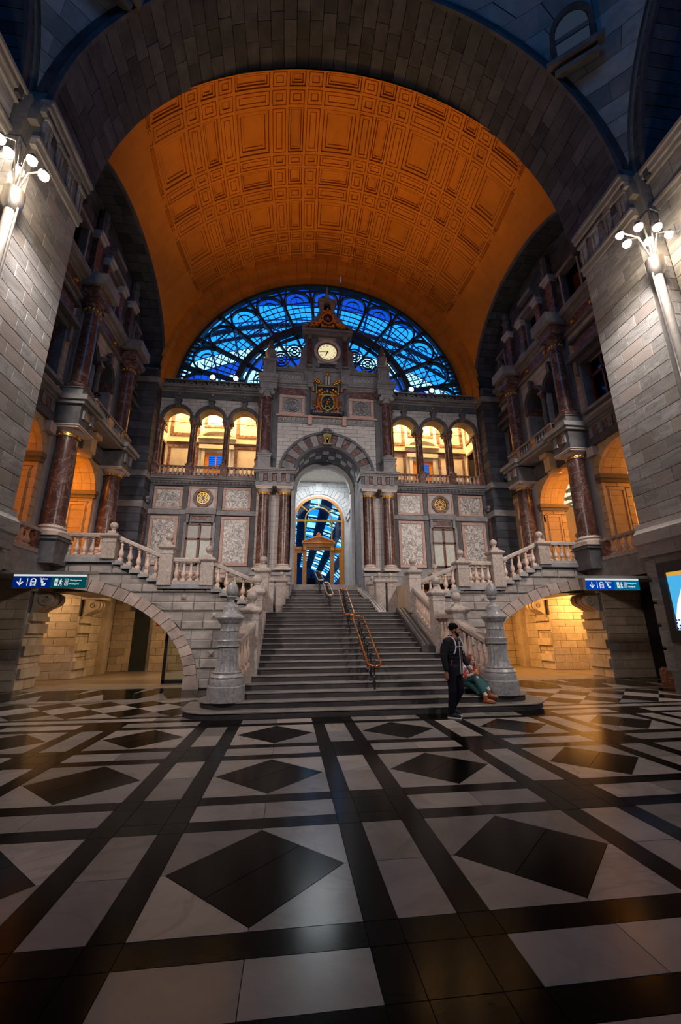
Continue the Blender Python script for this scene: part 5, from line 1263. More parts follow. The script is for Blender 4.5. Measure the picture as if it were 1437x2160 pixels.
    # --- attic under the arch
    for y, hw_, ze in ((13.72, .2, 16.75), (14.7, .16, 16.5), (16.1, .16, 16.45), (17.3, .2, 16.7)):
        t_ = struct('wall_%s' % L) if False else core
        ob('attic_base', mb_(S1).box(y-hw_*1.6, y+hw_*1.6, 14.4, 14.62, -.2, .34), M['grey'], core); ob('attic_base', mb_(S1).box(y-hw_*1.3, y+hw_*1.3, 14.62, 15.0, -.2, .26), M['dark'], core)
        ob('attic_pilaster', mb_(S1).box(y-hw_, y+hw_, 15.0, ze-.3, -.2, .2), M['redpanel'], core); ob('attic_capital', mb_(S1).box(y-hw_*1.25, y+hw_*1.25, ze-.3, ze-.14, -.2, .28), M['white'], core); ob('attic_capital', mb_(S1).box(y-hw_*1.5, y+hw_*1.5, ze-.14, ze, -.2, .36), M['white'], core)
    for y in (13.74, 17.3):
        t = thing('stone_finial', 'dark carved stone finial on the attic of the %s wall, %s one' % (L, 'nearer' if y < 15 else 'farther'), 'finial', (s*9.45, y, 16.75), 'attic finials')
        ob('shaft', MB().lathe([(.24, 16.75), (.26, 16.9), (.18, 17.0), (.2, 17.3)], s*9.45, y, 8), M['dark'], t); ob('tip', MB().lathe([(.2, 17.3), (.24, 17.4), (.16, 17.6), (.2, 17.85), (.12, 18.05), (.01, 18.15)], s*9.45, y, 8), M['dark'], t)
    slabm(core, 'attic_rail', S1, 14.5, 16.4, 16.5, 16.7, -.2, .3, M['grey']); slabm(core, 'attic_rail', S1, 14.9, 16.0, 17.3, 17.5, -.3, .25, M['grey'])
    slabm(core, 'attic_rail', S1, 10.8, 19.7, 14.4, 14.55, -.2, .2, M['grey'])
    for (a, b_, z1) in ((14.9, 15.95, 16.4), (12.0, 13.2, 16.4), (18.0, 18.75, 16.2)):
        wd = struct('window_%d' % wn, label='dark attic window at %s, %s side wall' % ('the middle' if a > 14 and a < 16 else 'the near end' if a < 13 else 'the far end', L)); wn += 1
        ob('pane', mb_(S1).box(a, b_, 14.75, z1, -.28, -.25), M['darkglass'], wd)
        for u in (a, b_-.1): ob('jamb', mb_(S1).box(u, u+.1, 14.7, z1+.05, -.3, .05), M['grey'], wd)
        ob('head', mb_(S1).box(a-.1, b_+.1, z1, z1+.16, -.3, .1), M['grey'], wd); ob('sill', mb_(S1).box(a-.1, b_+.1, 14.62, 14.76, -.3, .14), M['grey'], wd)
    ztop = 19.0
    cl = [ex_arch(14.6, 14.58, 5.0, 3.9, True, False)]+[ex_rect(14.88, 15.97, 14.7, 16.5), ex_rect(11.98, 13.22, 14.7, 16.5), ex_rect(17.98, 18.77, 14.7, 16.3)]
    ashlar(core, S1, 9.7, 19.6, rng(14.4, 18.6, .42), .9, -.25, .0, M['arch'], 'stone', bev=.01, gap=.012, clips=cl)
    # the side arch: soffit between the wall and the vault
    n = 36
    for i in range(n):
        a0 = 180*i/n; a1 = 180*(i+1)/n-.25
        for k in range(2):
            w0 = -.1+k*.62+(.1 if i % 2 else 0)*(1-k); w1 = (.52 if k == 0 else 1.13)+(.1 if i % 2 and k == 0 else 0)-.012
            w0 = w0 if k == 0 else (.52+(.1 if i % 2 else 0))
            q = mb_(S0).arcband(14.6, 14.58, 5.05, 5.6, a0, a1, w0, w1, 2, 3.95, 4.5)
            am = math.radians(a0); 
            if seen(s*9, 14.6+5.05*cos(am), 14.58+3.95*sin(am), 100): ob('voussoir', q, M['arch'], core)
    ob('arch_edge', mb_(side(s, 8.5)).arcband(14.6, 14.58, 5.02, 5.12, 0, 180, -.1, .03, 48, 3.92, 4.02), M['dark'], core)
    ob('arch_core', mb_(S0).arcband(14.6, 14.58, 5.3, 6.2, 0, 180, -.3, 1.05, 40, 4.2, 5.4), M['mortar'], core)
    # corner pier where the side arch lands beside the front
    ashlar(core, side(s, 8.52), 19.05, 19.95, rng(3.95, 14.5, .42), .9, -.1, .0, M['arch'], 'stone', bev=.012, gap=.012, stag=0, jitter=0)
    fm = ((lambda u, v, w, s=s: (s*u, 19.05-w, v)), s < 0)
    ashlar(core, fm, 8.52, 9.6, rng(3.95, 14.5, .42), 1.1, -.1, .0, M['arch'], 'stone', bev=.012, gap=.012, stag=0, jitter=0)
    ob('corner_core', MB().box(*XB(8.6, 9.8), 19.12, 20.2, 3.6, 14.6), M['mortar'], core)
    for z in (7.2, 8.7, 13.7): ob('corner_band', MB().box(*XB(8.46, 9.7), 18.98, 20.0, z, z+.3), M['grey'], core)

# ================================================================ LOWER PASSAGES beneath the side walls
for s in (-1, 1):
    L = SIDE[s]
    def XB(a, b): return tuple(sorted((s*a, s*b)))
    lw = struct('wall_%s' % L, label='lower passage wall with rusticated console piers under the %s arcade' % L)
    for (y0, y1, nm_) in ((14.4, 15.5, 'near'), (17.75, 18.7, 'far')):
        ob('pier_core', MB().box(*XB(9.85, 12.0), y0+.04, y1, 0, 3.3), M['mortar'], lw)
        fm = ((lambda u, v, w, s=s, y0=y0: (s*u, y0-w, v)), s < 0)
        ashlar(lw, fm, 9.85, 12.0, rng(.0, 3.3, .3), .62, -.1, .0, M['passage'], 'stone', bev=.008, gap=.01, vis=False)
        ashlar(lw, side(s, 9.8), y0, y1, rng(.0, 2.3, .383), .6, -.1, .0, M['passage'], 'stone', bev=.012, gap=.012, vis=False)
        for z in (.32, .98, 1.64): ob('rustic_band', MB().box(*XB(9.70, 10.2), y0+.02, y1-.02, z+.03, z+.32), M['passage'], lw)
        # scroll console carrying the floor
        b = mb_(side(s, 9.8)); b.box(y0+.05, y1-.05, 2.05, 2.2, 0, .14); b.box(y0+.1, y1-.1, 2.2, 2.32, 0, .08)
        ob('console_foot', b, M['passage'], lw)
        prof = [(.0, 2.3), (.12, 2.34), (.26, 2.44), (.42, 2.5), (.56, 2.58), (.62, 2.72), (.58, 2.86), (.46, 2.94), (.0, 2.96)]
        for k in range(5):
            a = y0+.14+k*(y1-y0-.28)/5; ob('console_scroll', mb_(side(s, 9.8)).molding(a, a+(y1-y0-.28)/5-.02, [(w_*(1 if k % 2 else .93), v) for w_, v in prof]), M['passage'], lw, smooth=50)
        q = MB(*((lambda u, v, w, s=s, y0=y0: (s*u, y0+.14-w, v)), s < 0)); q.arcband(9.42, 2.72, .1, .2, 0, 360, 0, .05, 16); q.arcband(9.42, 2.72, .02, .06, 0, 360, 0, .06, 10); ob('console_volute', q, M['passage'], lw)
        b = mb_(side(s, 9.8)); b.box(y0+.02, y1-.02, 2.96, 3.08, -.1, .68); b.box(y0-.04, y1+.04, 3.08, 3.2, -.1, .78); ob('console_abacus', b, M['passage'], lw)
        ob('impost_beam', MB().box(*XB(9.2, 12.0), y0, y1, 3.2, 3.34), M['passage'], lw)
    # wall beyond the piers and end of the passage
    ashlar(lw, side(s, 9.75), 18.7, 20.9, rng(.0, 3.3, .33), .7, -.1, .0, M['passage'], 'stone', bev=.008, gap=.01, vis=False)
    ob('pier_core', MB().box(*XB(9.85, 10.4), 18.7, 22.9, 0, 3.3), M['mortar'], lw); ob('pilaster', MB().box(*XB(9.5, 9.9), 19.6, 20.1, 0, 3.3), M['passage'], lw)
    ob('outer_wall', MB().box(*XB(12, 12.2), 10.4, 18.7, 0, 3.4), M['passage'], lw)
    ob('near_wall', MB().box(*XB(9.4, 12.2), 10.6, 10.8, 0, 3.4), M['mortar'], lw)
    ends = ex_rect(8.0, 8.85, -.1, 2.9) if s < 0 else (lambda p: p)
    fm = ((lambda u, v, w, s=s: (s*u, 20.9-w, v)), s < 0)
    ashlar(lw, fm, 6.4 if s < 0 else 4.0, 9.75, rng(.0, 3.3, .33), .7, -.1, .0, M['passage'], 'stone', bev=.008, gap=.01, vis=False, clips=[ends])
    ob('end_core', MB().box(*XB(6.4 if s < 0 else 4.0, 9.9), 21.05, 21.4, 0, 3.4), M['mortar'], lw)
    ob('passage_ceiling', MB().box(*XB(2.8, 12.2), 14.6, 26, 3.3, 3.45), M['passage'], lw); ob('inner_side_wall', MB().box(*XB(2.7, 2.9), 14.5, 26, 0, 3.4), M['passage'], lw)
    light('passage_lamp', 'AREA', (s*7.3, 17.4, 3.24), 175 if s < 0 else 560, (1, .62, .28) if s < 0 else (1, .50, .14), 2.6, (s*7.6, 17.4, 0), size_y=3.2)
    light('passage_lamp', 'POINT', (s*10.9, 16.6, 2.8), 70 if s < 0 else 260, (1, .6, .28) if s < 0 else (1, .5, .14), .2)
light('corridor_lamp', 'AREA', (-5.2, 23.3, 3.2), 160, (.95, 1, .9), 2, (-5.2, 23.3, 0))
dd = struct('door_4', label='dark steel door at the end of the left passage')
ob('leaf', MB().box(-8.85, -8.0, 20.95, 21.02, 0, 2.9), M['steeldark'], dd); ob('frame', MB().box(-8.1, -7.98, 20.85, 21.0, 0, 2.9), M['steel'], dd)
al = thing('fire_alarm', 'small red fire alarm box beside the dark steel door', 'alarm box', (-7.7, 20.86, 2.0)); ob('case', MB().box(-7.8, -7.64, 20.8, 20.9, 2.0, 2.2), M['flagred'], al); ob('button', MB().ball((-7.72, 20.79, 2.1), .03, 8, 5), M['plaster'], al)
gd = struct('door_5', label='black framed glass door leaf at the arch foot, left passage')
for a in ((-5.95, -5.85, 0, 3.0), (-4.75, -4.65, 0, 3.0), (-5.95, -4.65, 0, .12), (-5.95, -4.65, 2.9, 3.0)): ob('frame', MB().box(a[0], a[1], 15.75, 15.83, a[2], a[3]), M['black'], gd)
ob('pane', MB().box(-5.85, -4.75, 15.78, 15.8, .12, 2.9), M['winglass'], gd)
# bright corridor beyond the glass door
cr = struct('wall_back', label='bright corridor wall beyond the glass door'); ob('end', MB().box(-6.6, -2.9, 25.8, 26, 0, 3.4), M['plaster'], cr); ob('lit_poster', MB().box(-5.6, -5.0, 25.7, 25.78, 1.0, 2.4), M['lit_poster'], cr); ob('side', MB().box(-6.5, -6.4, 21, 26, 0, 3.4), M['plaster'], cr)
# black door frame and pale leaf in the right passage
rd = struct('door_6', label='pale door in a black frame between the right pier and the poster')
ob('frame', MB().box(11.35, 11.5, 13.6, 14.3, 0, 3.1), M['black'], rd); ob('leaf', MB().box(11.6, 11.7, 11.2, 13.6, 0, 3.1), M['plaster'], rd); ob('bar', MB().box(11.55, 11.6, 11.2, 13.6, 1.2, 1.26), M['steel'], rd)
# balustrades of the near bays at first-floor level
for s in (-1, 1): balustrade('stone balustrade with a red die in the near %s bay beside the pier' % SIDE[s], (s*9.3, 10.8), (s*9.3, 13.2), 4.1, 4.1, 4.62, 4.62, 8, M['granite'], M['baluster'], M['granite'], .12, .1, .12, .1, 'near bay balustrades', dies=((.9, 1),))
for s in (-1, 1): slabm(floor, 'bay_fascia', side(s, 9.3), 10.7, 13.3, 3.3, 3.98, -.3, .1, M['grey'])
# ================================================================ MAIN STAIRCASE
RZ, TD, SY0 = .135, .33, 9.1
st = thing('main_staircase', 'broad central staircase of dark risers and worn pale treads below the archway', 'staircase', (0, 9.1, 0))
def rounded(cx, hw, y0, y1, r, off=0):
    pts = [(cx-hw, y1)]
    for k in range(9): a = PI+PI/2*k/8; pts.append((cx-hw+r+r*cos(a), y0+r+r*sin(a)))
    for k in range(9): a = 1.5*PI+PI/2*k/8; pts.append((cx+hw-r+r*cos(a), y0+r+r*sin(a)))
    pts.append((cx+hw, y1)); return pts
for i in range(17):
    y0 = SY0+TD*i; z = RZ*(i+1); y1 = y0+TD+.06
    if i < 2:
        cx = .17; hw = 4.0 if i == 0 else 3.68; r = .8 if i == 0 else .55; y1 = 10.6 if i == 0 else 10.45
        pr = rounded(cx, hw, y0+.03, y1, r); pt = rounded(cx, hw+.03, y0, y1+.03, r)
    else:
        hw = max(2.42, 2.74-.045*(i-2)) if i < 16 else 2.45; cx = .07 if i < 8 else .03
        pr = [(cx-hw, y0+.03), (cx+hw, y0+.03), (cx+hw, y1), (cx-hw, y1)]; pt = [(cx-hw, y0), (cx+hw, y0), (cx+hw, y1), (cx-hw, y1)]
    if i == 16: pt = [(-2.45, y0), (2.45, y0), (2.45, 16.4), (-2.45, 16.4)]
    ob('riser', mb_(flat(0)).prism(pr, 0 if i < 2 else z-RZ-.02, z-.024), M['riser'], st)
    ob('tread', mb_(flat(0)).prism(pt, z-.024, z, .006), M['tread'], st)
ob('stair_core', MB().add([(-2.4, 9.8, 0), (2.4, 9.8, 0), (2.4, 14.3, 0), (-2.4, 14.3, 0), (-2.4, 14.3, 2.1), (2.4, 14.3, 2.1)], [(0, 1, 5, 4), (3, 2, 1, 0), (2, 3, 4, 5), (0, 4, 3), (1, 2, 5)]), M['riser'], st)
y = 16.1; z = RZ*17
for i in range(10):
    if i == 5: y += .55
    hw = 1.93 if i < 5 else 1.62; y0 = y; z += RZ
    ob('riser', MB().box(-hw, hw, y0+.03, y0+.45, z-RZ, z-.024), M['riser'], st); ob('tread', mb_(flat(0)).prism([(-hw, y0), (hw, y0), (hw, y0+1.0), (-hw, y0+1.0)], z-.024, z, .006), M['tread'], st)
    y += .30
# sloping stringers under the balustrades
for s in (-1, 1):
    L = SIDE[s]
    ob('stringer', bar((s*2.62+.07, 10.5), (s*2.57, 14.0), 0, .85, 0, 2.42, .17), M['rust'], st)
    ob('curb', bar((s*3.0+.1, 9.9), (s*2.62+.07, 10.7), .1, .55, .1, .92, .16), M['granite'], st)
    # paired pedestals at the upper flight
    for x, y_, nm_ in ((2.02, 17.0, 'inner'), (2.5, 17.0, 'outer'), (1.92, 18.05, 'rear')):
        pedestal('short granite pedestal with small ball beside the upper flight on the %s, %s of three' % (L, nm_), s*x, y_, 2.28, 3.55, .19, .105, None, 'upper flight pedestals', .2)
    pedestal('ball pedestal nearest the big newel on the %s of the main stair' % L, s*2.66+.07, 10.75, .5, 2.08, .19, .13)
    pedestal('ball pedestal halfway up the %s edge of the main stair' % L, s*2.57, 11.8, .95, 2.62, .18, .135)
    pedestal('tall ball pedestal at the %s end of the middle landing' % L, s*2.57, 14.0, 2.25, 3.52, .2, .13, capz=.28)
    balustrade('curving granite balustrade from the %s newel to the first pedestal' % L, (s*2.98+.12, 9.85), (s*2.68+.07, 10.6), .57, .88, 1.35, 1.76, 5, hw=.16, r=.08, group='main stair balustrades')
    balustrade('short level balustrade between the two lower pedestals, %s edge of the main stair' % L, (s*2.64+.07, 10.92), (s*2.57, 11.62), .98, 1.25, 1.98, 1.98, 4, hw=.15, r=.08, group='main stair balustrades')
    balustrade('sloping balustrade up to the landing on the %s edge of the main stair' % L, (s*2.57, 11.98), (s*2.57, 13.8), 1.45, 2.25, 2.24, 2.96, 8, hw=.14, r=.08, group='main stair balustrades')
    # big newel
    nx, ny = s*3.08+.13, 9.72
    t = thing('newel_post', 'massive polished grey newel with fluted shaft and egg finial, %s foot of the stair' % L, 'newel post', (nx, ny, .27), 'big stair newels')
    N = M['newel']
    ob('drum', MB().lathe([(0.397, .27), (0.397, .56), (0.386, .575), (0.357, .575), (0.357, .70), (0.346, .72), (0.357, .75), (0.323, .79), (0.300, .81)], nx, ny, 28), N, t, smooth=35)
    ob('flared_shaft', MB().lathe([(0.304, .81), (0.315, .84), (0.276, .86), (0.259, .9), (0.234, .98), (0.221, 1.1), (0.215, 1.36)], nx, ny, 36, flute=.07), N, t, smooth=25)
    ob('collar', MB().lathe([(0.210, 1.35), (0.248, 1.36), (0.248, 1.37), (0.237, 1.38), (0.237, 1.46), (0.248, 1.48), (0.232, 1.5)], nx, ny, 28), N, t, smooth=35)
    ob('fluted_neck', MB().lathe([(0.210, 1.5), (0.204, 1.66)], nx, ny, 36, flute=.06), N, t, smooth=25)
    ob('cap', MB().lathe([(0.186, 1.66), (0.207, 1.68), (0.202, 1.71), (0.192, 1.73), (0.202, 1.83), (0.257, 1.88), (0.272, 1.92), (0.297, 1.94), (0.302, 1.97), (0.282, 2.0), (0.222, 2.03), (0.181, 2.08), (0.166, 2.15), (0.161, 2.2), (0.111, 2.24), (0.060, 2.3)], nx, ny, 28), N, t, smooth=35)
    ob('finial_neck', MB().lathe([(0.060, 2.28), (0.060, 2.36), (0.091, 2.38), (0.116, 2.42), (0.111, 2.44)], nx, ny, 20), N, t, smooth=35)
    ob('egg_finial', MB().lathe([(0.071, 2.43), (0.116, 2.47), (0.136, 2.53), (0.133, 2.6), (0.111, 2.67), (0.071, 2.73), (0.030, 2.765), (0.004, 2.78)], nx, ny, 22), N, t, smooth=50)
    # -------- side flight: rusticated wall with half arch
    WYs = 14.1
    fm = ((lambda u, v, w, s=s: (s*u, WYs-w, v)), s < 0)
    t = thing('side_flight', 'rusticated stone side flight with a half arch climbing to the %s arcade' % L, 'staircase', (s*6, WYs, 0), 'side flights')
    AXc, AZc, Aa, Ab = 9.2, .1, 4.4, 2.95
    top = [(2.72, 2.32)]
    for k in range(5): x = 2.85+.27*k; z_ = 2.42+.135*(k+1); top += [(x, top[-1][1]), (x, z_)]
    top += [(4.16, top[-1][1]), (4.16, 3.14), (5.9, 3.14)]
    for k in range(5): x = 5.92+.28*k; z_ = 3.2+.135*(k+1); top += [(x, top[-1][1]), (x, z_)]
    top += [(7.3, top[-1][1]), (7.3, 3.97), (9.35, 3.97)]
    arc = [(AXc-Aa*sin(math.radians(a)), AZc+Ab*cos(math.radians(a))) for a in range(0, 91, 5)]
    poly = [(2.72, 0)]+top+[(9.35, AZc+Ab)]+arc+[(AXc-Aa, 0)]
    ob('wall_core', MB(*fm).prism(poly, -.5, 0), M['mortar'], t)
    def below(poly): # keep under the balustrade line
        c = cen(poly)
        for a, b in ((2.7, 4.16), (5.9, 7.3)):
            if a <= c[0] < b: z0, z1 = (2.30, 3.0) if a < 3 else (3.1, 3.78); k = (z1-z0)/(b-a); return halfplane(poly, (a, z0), (k, -1))
        return halfplane(poly, (0, 3.0 if c[0] < 5.9 else 3.84), (0, -1))
    cl = [below, ex_arch(AXc, AZc, Aa+.36, Ab+.34)]
    zs = rng(.0, 3.77, .29)
    for k in range(len(zs)-1):
        r0, r1 = zs[k], zs[k+1]; bw = .66; off = .33 if (k//2) % 2 else 0
        x = 2.74-off
        while x < 9.3:
            a, b = max(2.74, x), min(9.3, x+bw); x += bw
            if b-a < .1: continue
            p = [(a+.008, r0+.008), (b-.008, r0+.008), (b-.008, r1-.008), (a+.008, r1-.008)]
            for c_ in cl: p = p and c_(p)
            if not p or area(p) < .015: continue
            pr = k % 2 == 0
            ob('rusticated_block' if pr else 'stone', MB(*fm).prism(p, -.02, .07 if pr else .015, .035 if pr else .008, False), M['rust'], t)
            if not pr and int(x/bw) % 2 == 0 and area(p) > .17:
                cx, cz = (a+b)/2, (r0+r1)/2; q = MB(*fm); h = .1; q.add([(cx-h, cz-h, .015), (cx+h, cz-h, .015), (cx+h, cz+h, .015), (cx-h, cz+h, .015), (cx, cz, .1)], [(0, 1, 4), (1, 2, 4), (2, 3, 4), (3, 0, 4)]); ob('diamond_point', q, M['rust'], t)
    nA = 17
    for k in range(nA):
        q = MB(*fm).arcband(AXc, AZc, Aa, Aa+.36, 90+90*k/nA, 90+90*(k+1)/nA-.35, -.5, .05, 3, Ab, Ab+.36); ob('arch_voussoir', q, M['archpink'], t)
    ob('arch_foot', MB(*fm).box(4.36, 4.84, 0, .3, -.55, .1), M['archpink'], t)
    ob('arch_soffit', MB(*fm).arcband(AXc, AZc, Aa, Aa+.2, 90, 180, -2.6, -.5, 20, Ab, Ab+.2), M['archpink'], t)
    # base moulding below the balustrade, in runs
    for a, b, z0, z1 in ((2.72, 4.16, 2.42, 3.04), (4.16, 5.9, 3.12, 3.12), (5.9, 7.3, 3.24, 3.9), (7.3, 9.35, 3.95, 3.95)):
        if z0 == z1: ob('string_molding', bar((s*a, WYs), (s*b, WYs), z0-.1, z0+.04, z1-.1, z1+.04, .16), M['grey'], t)
        else:
            for k in range(5):
                x0 = a+(b-a)*k/5; zz_ = z0+(z1-z0)*(k+.8)/5; ob('step_end', MB().box(*sorted((s*x0, s*(x0+(b-a)/5+.05))), WYs-.15, WYs+.3, zz_-.1, zz_), M['grey'], t)
    for k in range(6): ob('tread', MB().box(*sorted((s*(2.7+.27*k), s*4.3)), WYs+.3, 16.9, 2.2+.135*k, 2.33+.135*k), M['tread'], t)
    ob('half_landing', MB().box(*sorted((s*4.3, s*9.2)), WYs+.3, 16.9, 2.95, 3.1), M['tread'], t)
    for k in range(6): ob('tread', MB().box(*sorted((s*(5.9+.28*k), s*9.2)), WYs+.3, 16.9, 3.1+.135*k, 3.24+.135*k), M['tread'], t)
    P3 = [(4.37, 3.12, 3.88, .2, 'lower ball pedestal where the %s side flight levels out'), (5.68, 3.12, 4.27, .2, 'tall ball pedestal after the level stretch of the %s side flight'), (7.5, 3.95, 4.62, .21, 'ball pedestal at the top of the %s side flight'), (9.12, 3.95, 4.62, .21, 'ball pedestal against the arcade column at the %s end of the side flight')]
    for x, z0, zt, h, lb in P3: pedestal(lb % L, s*x, WYs, z0, zt, h, .125, capz=.27)
    G = 'side flight balustrades'
    balustrade('balustrade rising from the landing pedestal on the %s side flight' % L, (s*2.78, WYs), (s*4.17, WYs), 2.5, 3.16, 3.2, 3.78, 5, group=G)
    balustrade('short level balustrade of the %s side flight' % L, (s*4.57, WYs), (s*5.48, WYs), 3.28, 3.28, 3.9, 3.9, 4, group=G)
    balustrade('second rising balustrade of the %s side flight' % L, (s*5.88, WYs), (s*7.3, WYs), 3.34, 3.96, 4.02, 4.62, 5, group=G)
    balustrade('level top balustrade of the %s side flight below the arcade' % L, (s*7.71, WYs), (s*8.91, WYs), 4.09, 4.09, 4.68, 4.68, 5, group=G)
    # rear balustrade of the side flight
    balustrade('rear rising balustrade on the wall side of the %s flight' % L, (s*2.72, 16.9), (s*4.2, 16.9), 2.5, 3.16, 3.12, 3.76, 5, M['redpanel'], group=G)
    balustrade('rear level balustrade on the wall side of the %s flight' % L, (s*4.6, 16.9), (s*6.0, 16.9), 3.28, 3.28, 3.86, 3.86, 6, group=G)
    for x in (4.4, 6.15): pedestal('rear ball pedestal %s on the wall side of the %s flight' % ('at the lower turn' if x < 5 else 'at the upper turn', L), s*x, 16.9, 3.1, 3.85, .18, .12, capz=.22)
# luggage ramps on the right edge
rp = thing('luggage_ramp', 'narrow pale ramp with twin steel runners on the right edge of the main stair', 'ramp', (2.3, 12.9, 1.2))
ob('ramp_slab', bar((2.18, 11.65), (2.18, 14.43), 1.05, 1.28, 2.2, 2.44, .17), M['riser'], rp)
for x in (2.08, 2.2): ob('runner', bar((x, 11.65), (x, 14.43), 1.28, 1.32, 2.44, 2.48, .022), M['steel'], rp)
rp = thing('luggage_ramp', 'pale curved ramp with twin runners beside the upper flight on the right', 'ramp', (1.9, 17, 2.4))
ob('ramp_slab', bar((1.86, 15.9), (1.74, 17.7), 2.3, 2.42, 2.9, 3.1, .14), M['white'], rp); ob('ramp_slab', bar((1.74, 17.7), (1.5, 19.6), 2.9, 3.1, 3.6, 3.75, .14), M['white'], rp)
for d in (-.07, .05): ob('runner', bar((1.86+d, 15.9), (1.74+d, 17.7), 2.42, 2.45, 3.1, 3.13, .02), M['steel'], rp); ob('runner', bar((1.74+d, 17.7), (1.5+d, 19.6), 3.1, 3.13, 3.75, 3.78, .02), M['steel'], rp)
# ---------------------------------------------------------------- looped handrails
def handrail(label, b, tpt, wdt, mat, r=.028, posts=5, drop=.8):
    b = Vector(b); tpt = Vector(tpt); t = thing('looped_handrail', label, 'handrail', (b.x, b.y, b.z-drop), 'looped stair handrails')
    d = (tpt-b); Ln = d.length; d.normalize(); n = Vector((1, 0, 0))*(wdt/2); pts = []
    R = wdt/2
    for k in range(13): a = PI+PI*k/12; pts.append(b+d*R+Vector((R*cos(a), 0, 0))+d*(R*sin(a)))
    for k in range(13): a = PI*k/12; pts.append(tpt-d*R+Vector((R*cos(a), 0, 0))+d*(R*sin(a)))
    rl = ob('rail_loop', MB().tube(pts, r, 10, True), mat, t, smooth=60)
    ob('rail_groove', MB().tube([p+Vector((0, 0, r*.95)) for p in pts], r*.3, 6, True), M['brass'], rl, smooth=60)
    for k in range(posts):
        q = (k+.35)/posts; p = b+(tpt-b)*q; zf = p.z-drop
        c = MB().lathe([(.05, 0), (.055, .03), (.03, .06), (.022, .12), (.04, .18), (.02, .24), (.02, drop*.45), (.038, drop*.5), (.02, drop*.56), (.016, drop-.1), (.03, drop-.08), (.036, drop-.03), (.03, drop+.01), (.012, drop+.03)], p.x, p.y, 10, zf); bo = ob('baluster', c, M['iron'], t, smooth=40)
        ob('crossbar', MB().tube([p-n, p+n], .012, 6), M['iron'], t)
        ob('knob', MB().ball((p.x, p.y, p.z+.03), .035, 8, 6), M['iron'], bo, smooth=60)
        ob('foot_scroll', MB().tube([(p.x, p.y-.02, zf+.05), (p.x-.05, p.y-.03, zf+.2), (p.x, p.y, zf+.3)], .014, 6), M['iron'], bo)
    return t
handrail('lowest copper handrail loop on black iron balusters in mid-stair', (.29, 9.7, .9), (.31, 12.25, 2.08), .30, M['bronze'], posts=6, drop=.62)
handrail('orange-lit copper handrail loop just above the lowest one', (.16, 12.75, 2.14), (.27, 15.4, 3.16), .30, M['bronze'], posts=6, drop=.72)
handrail('pale bronze handrail loop on the upper flight', (-.08, 16.4, 3.03), (-.12, 18.2, 3.72), .24, M['palebronze'], posts=4, drop=.6)
handrail('small topmost handrail loop before the glazed door', (-.3, 18.5, 3.85), (-.38, 20.3, 4.5), .24, M['palebronze'], posts=4, drop=.66)
# ================================================================ LAMP POSTS ON THE PIERS
for s in (-1, 1):
    L = SIDE[s]; px, py = s*8.42, 8.22
    t = thing('lamp_post', 'tall pale lamp post with a cluster of glaring bulbs against the %s pier' % L, 'lamp', (px, py, 0), 'pier lamp posts')
    ob('base', MB().lathe([(.26, 0), (.26, .25), (.2, .35), (.14, .5)], px, py, 16), M['steel'], t, smooth=40)
    ob('pole', MB().lathe([(.13, .4), (.12, 5), (.105, 11.2)], px, py, 16), M['polepaint'], t, smooth=40)
    ob('side_rod', MB().tube([(px-s*.16, py, .5), (px-s*.16, py, 11.3)], .025, 8), M['steel'], t, smooth=40)
    ob('cup', MB().lathe([(.05, 11.2), (.12, 11.22), (.2, 11.35), (.22, 11.5), (.22, 11.78), (.2, 11.78), (.19, 11.5)], px, py, 18), M['steel'], t, smooth=40)
    if s < 0: B_ = [(-8.43, 12.43), (-8.18, 12.06), (-7.66, 11.88), (-7.86, 11.53), (-7.34, 11.47)]
    else: B_ = [(6.72, 11.59), (6.87, 11.35), (7.34, 11.98), (7.53, 11.52), (7.92, 12.06), (8.24, 12.44), (8.21, 11.82)]
    for k, (bx, bz) in enumerate(B_):
        yb = 8.0+(.25 if k % 2 else -.15); f = yb/7.5
        x = (bx+1.64)*f-1.64; z = (bz-1.65)*f+1.65
        am = ob('arm', MB().tube([(px, py, 11.6), (px+(x-px)*.4, py+(yb-py)*.5, max(z, 11.9)+.25), (x, yb, z+.12)], .022, 8), M['steel'], t, smooth=40)
        r = .085 if (s > 0 and k in (0, 5, 6)) else .11
        ob('lamp_shade', MB().lathe([(.03, .16), (.06, .15), (.11, .05), (.115, .02)], x, yb, 12, z), M['steel'], t, smooth=40)
        ob('bulb', MB().ball((x, yb, z-.02), r, 10, 8), M['bulb'], am, smooth=60)
    light('pier_lamp_light', 'SPOT', (s*7.7, 7.7, 11.9), 2600, (1, .86, .74), .3, (s*5.0, 14.5, 0), 116, 1.)
    light('pier_lamp_glow', 'POINT', (s*8.0, 7.75, 11.9), 190, (1, .72, .45), .2)
# ================================================================ FLOODLIGHTS ON THE GALLERY PARAPETS
for k, (x, tx) in enumerate(((-6.02, -2.5), (-4.82, -1.0), (4.78, 1.0), (5.96, 2.5))):
    nm_ = ('outer left', 'inner left', 'inner right', 'outer right')[k]
    t = thing('floodlight', 'white floodlight on the parapet below the fanlight, %s one' % nm_, 'floodlight', (x, 19.75, 14.47), 'parapet floodlights')
    ob('bracket', MB().box(x-.03, x+.03, 19.7, 19.8, 14.44, 14.6), M['iron'], t)
    ob('housing', MB().box(x-.15, x+.15, 19.72, 19.86, 14.5, 14.76), M['iron'], t); ob('lens', MB().ball((x, 19.7, 14.64), .13, 12, 8, 1, .35, 1), M['flood'], t, smooth=60)
    light('vault_flood', 'SPOT', (x, 19.55, 14.75), 400, (1, .50, .12), .2, (tx, 12.0, 22.5), 92, .9)
for s in (-1, 1):
    light('attic_vault_fill', 'SPOT', (s*8.95, 15.0, 14.7), 330, (1, .50, .12), .2, (-s*2.2, 14.2, 23), 100, .9)  # added hidden fill that evens out the vault; no fixture here
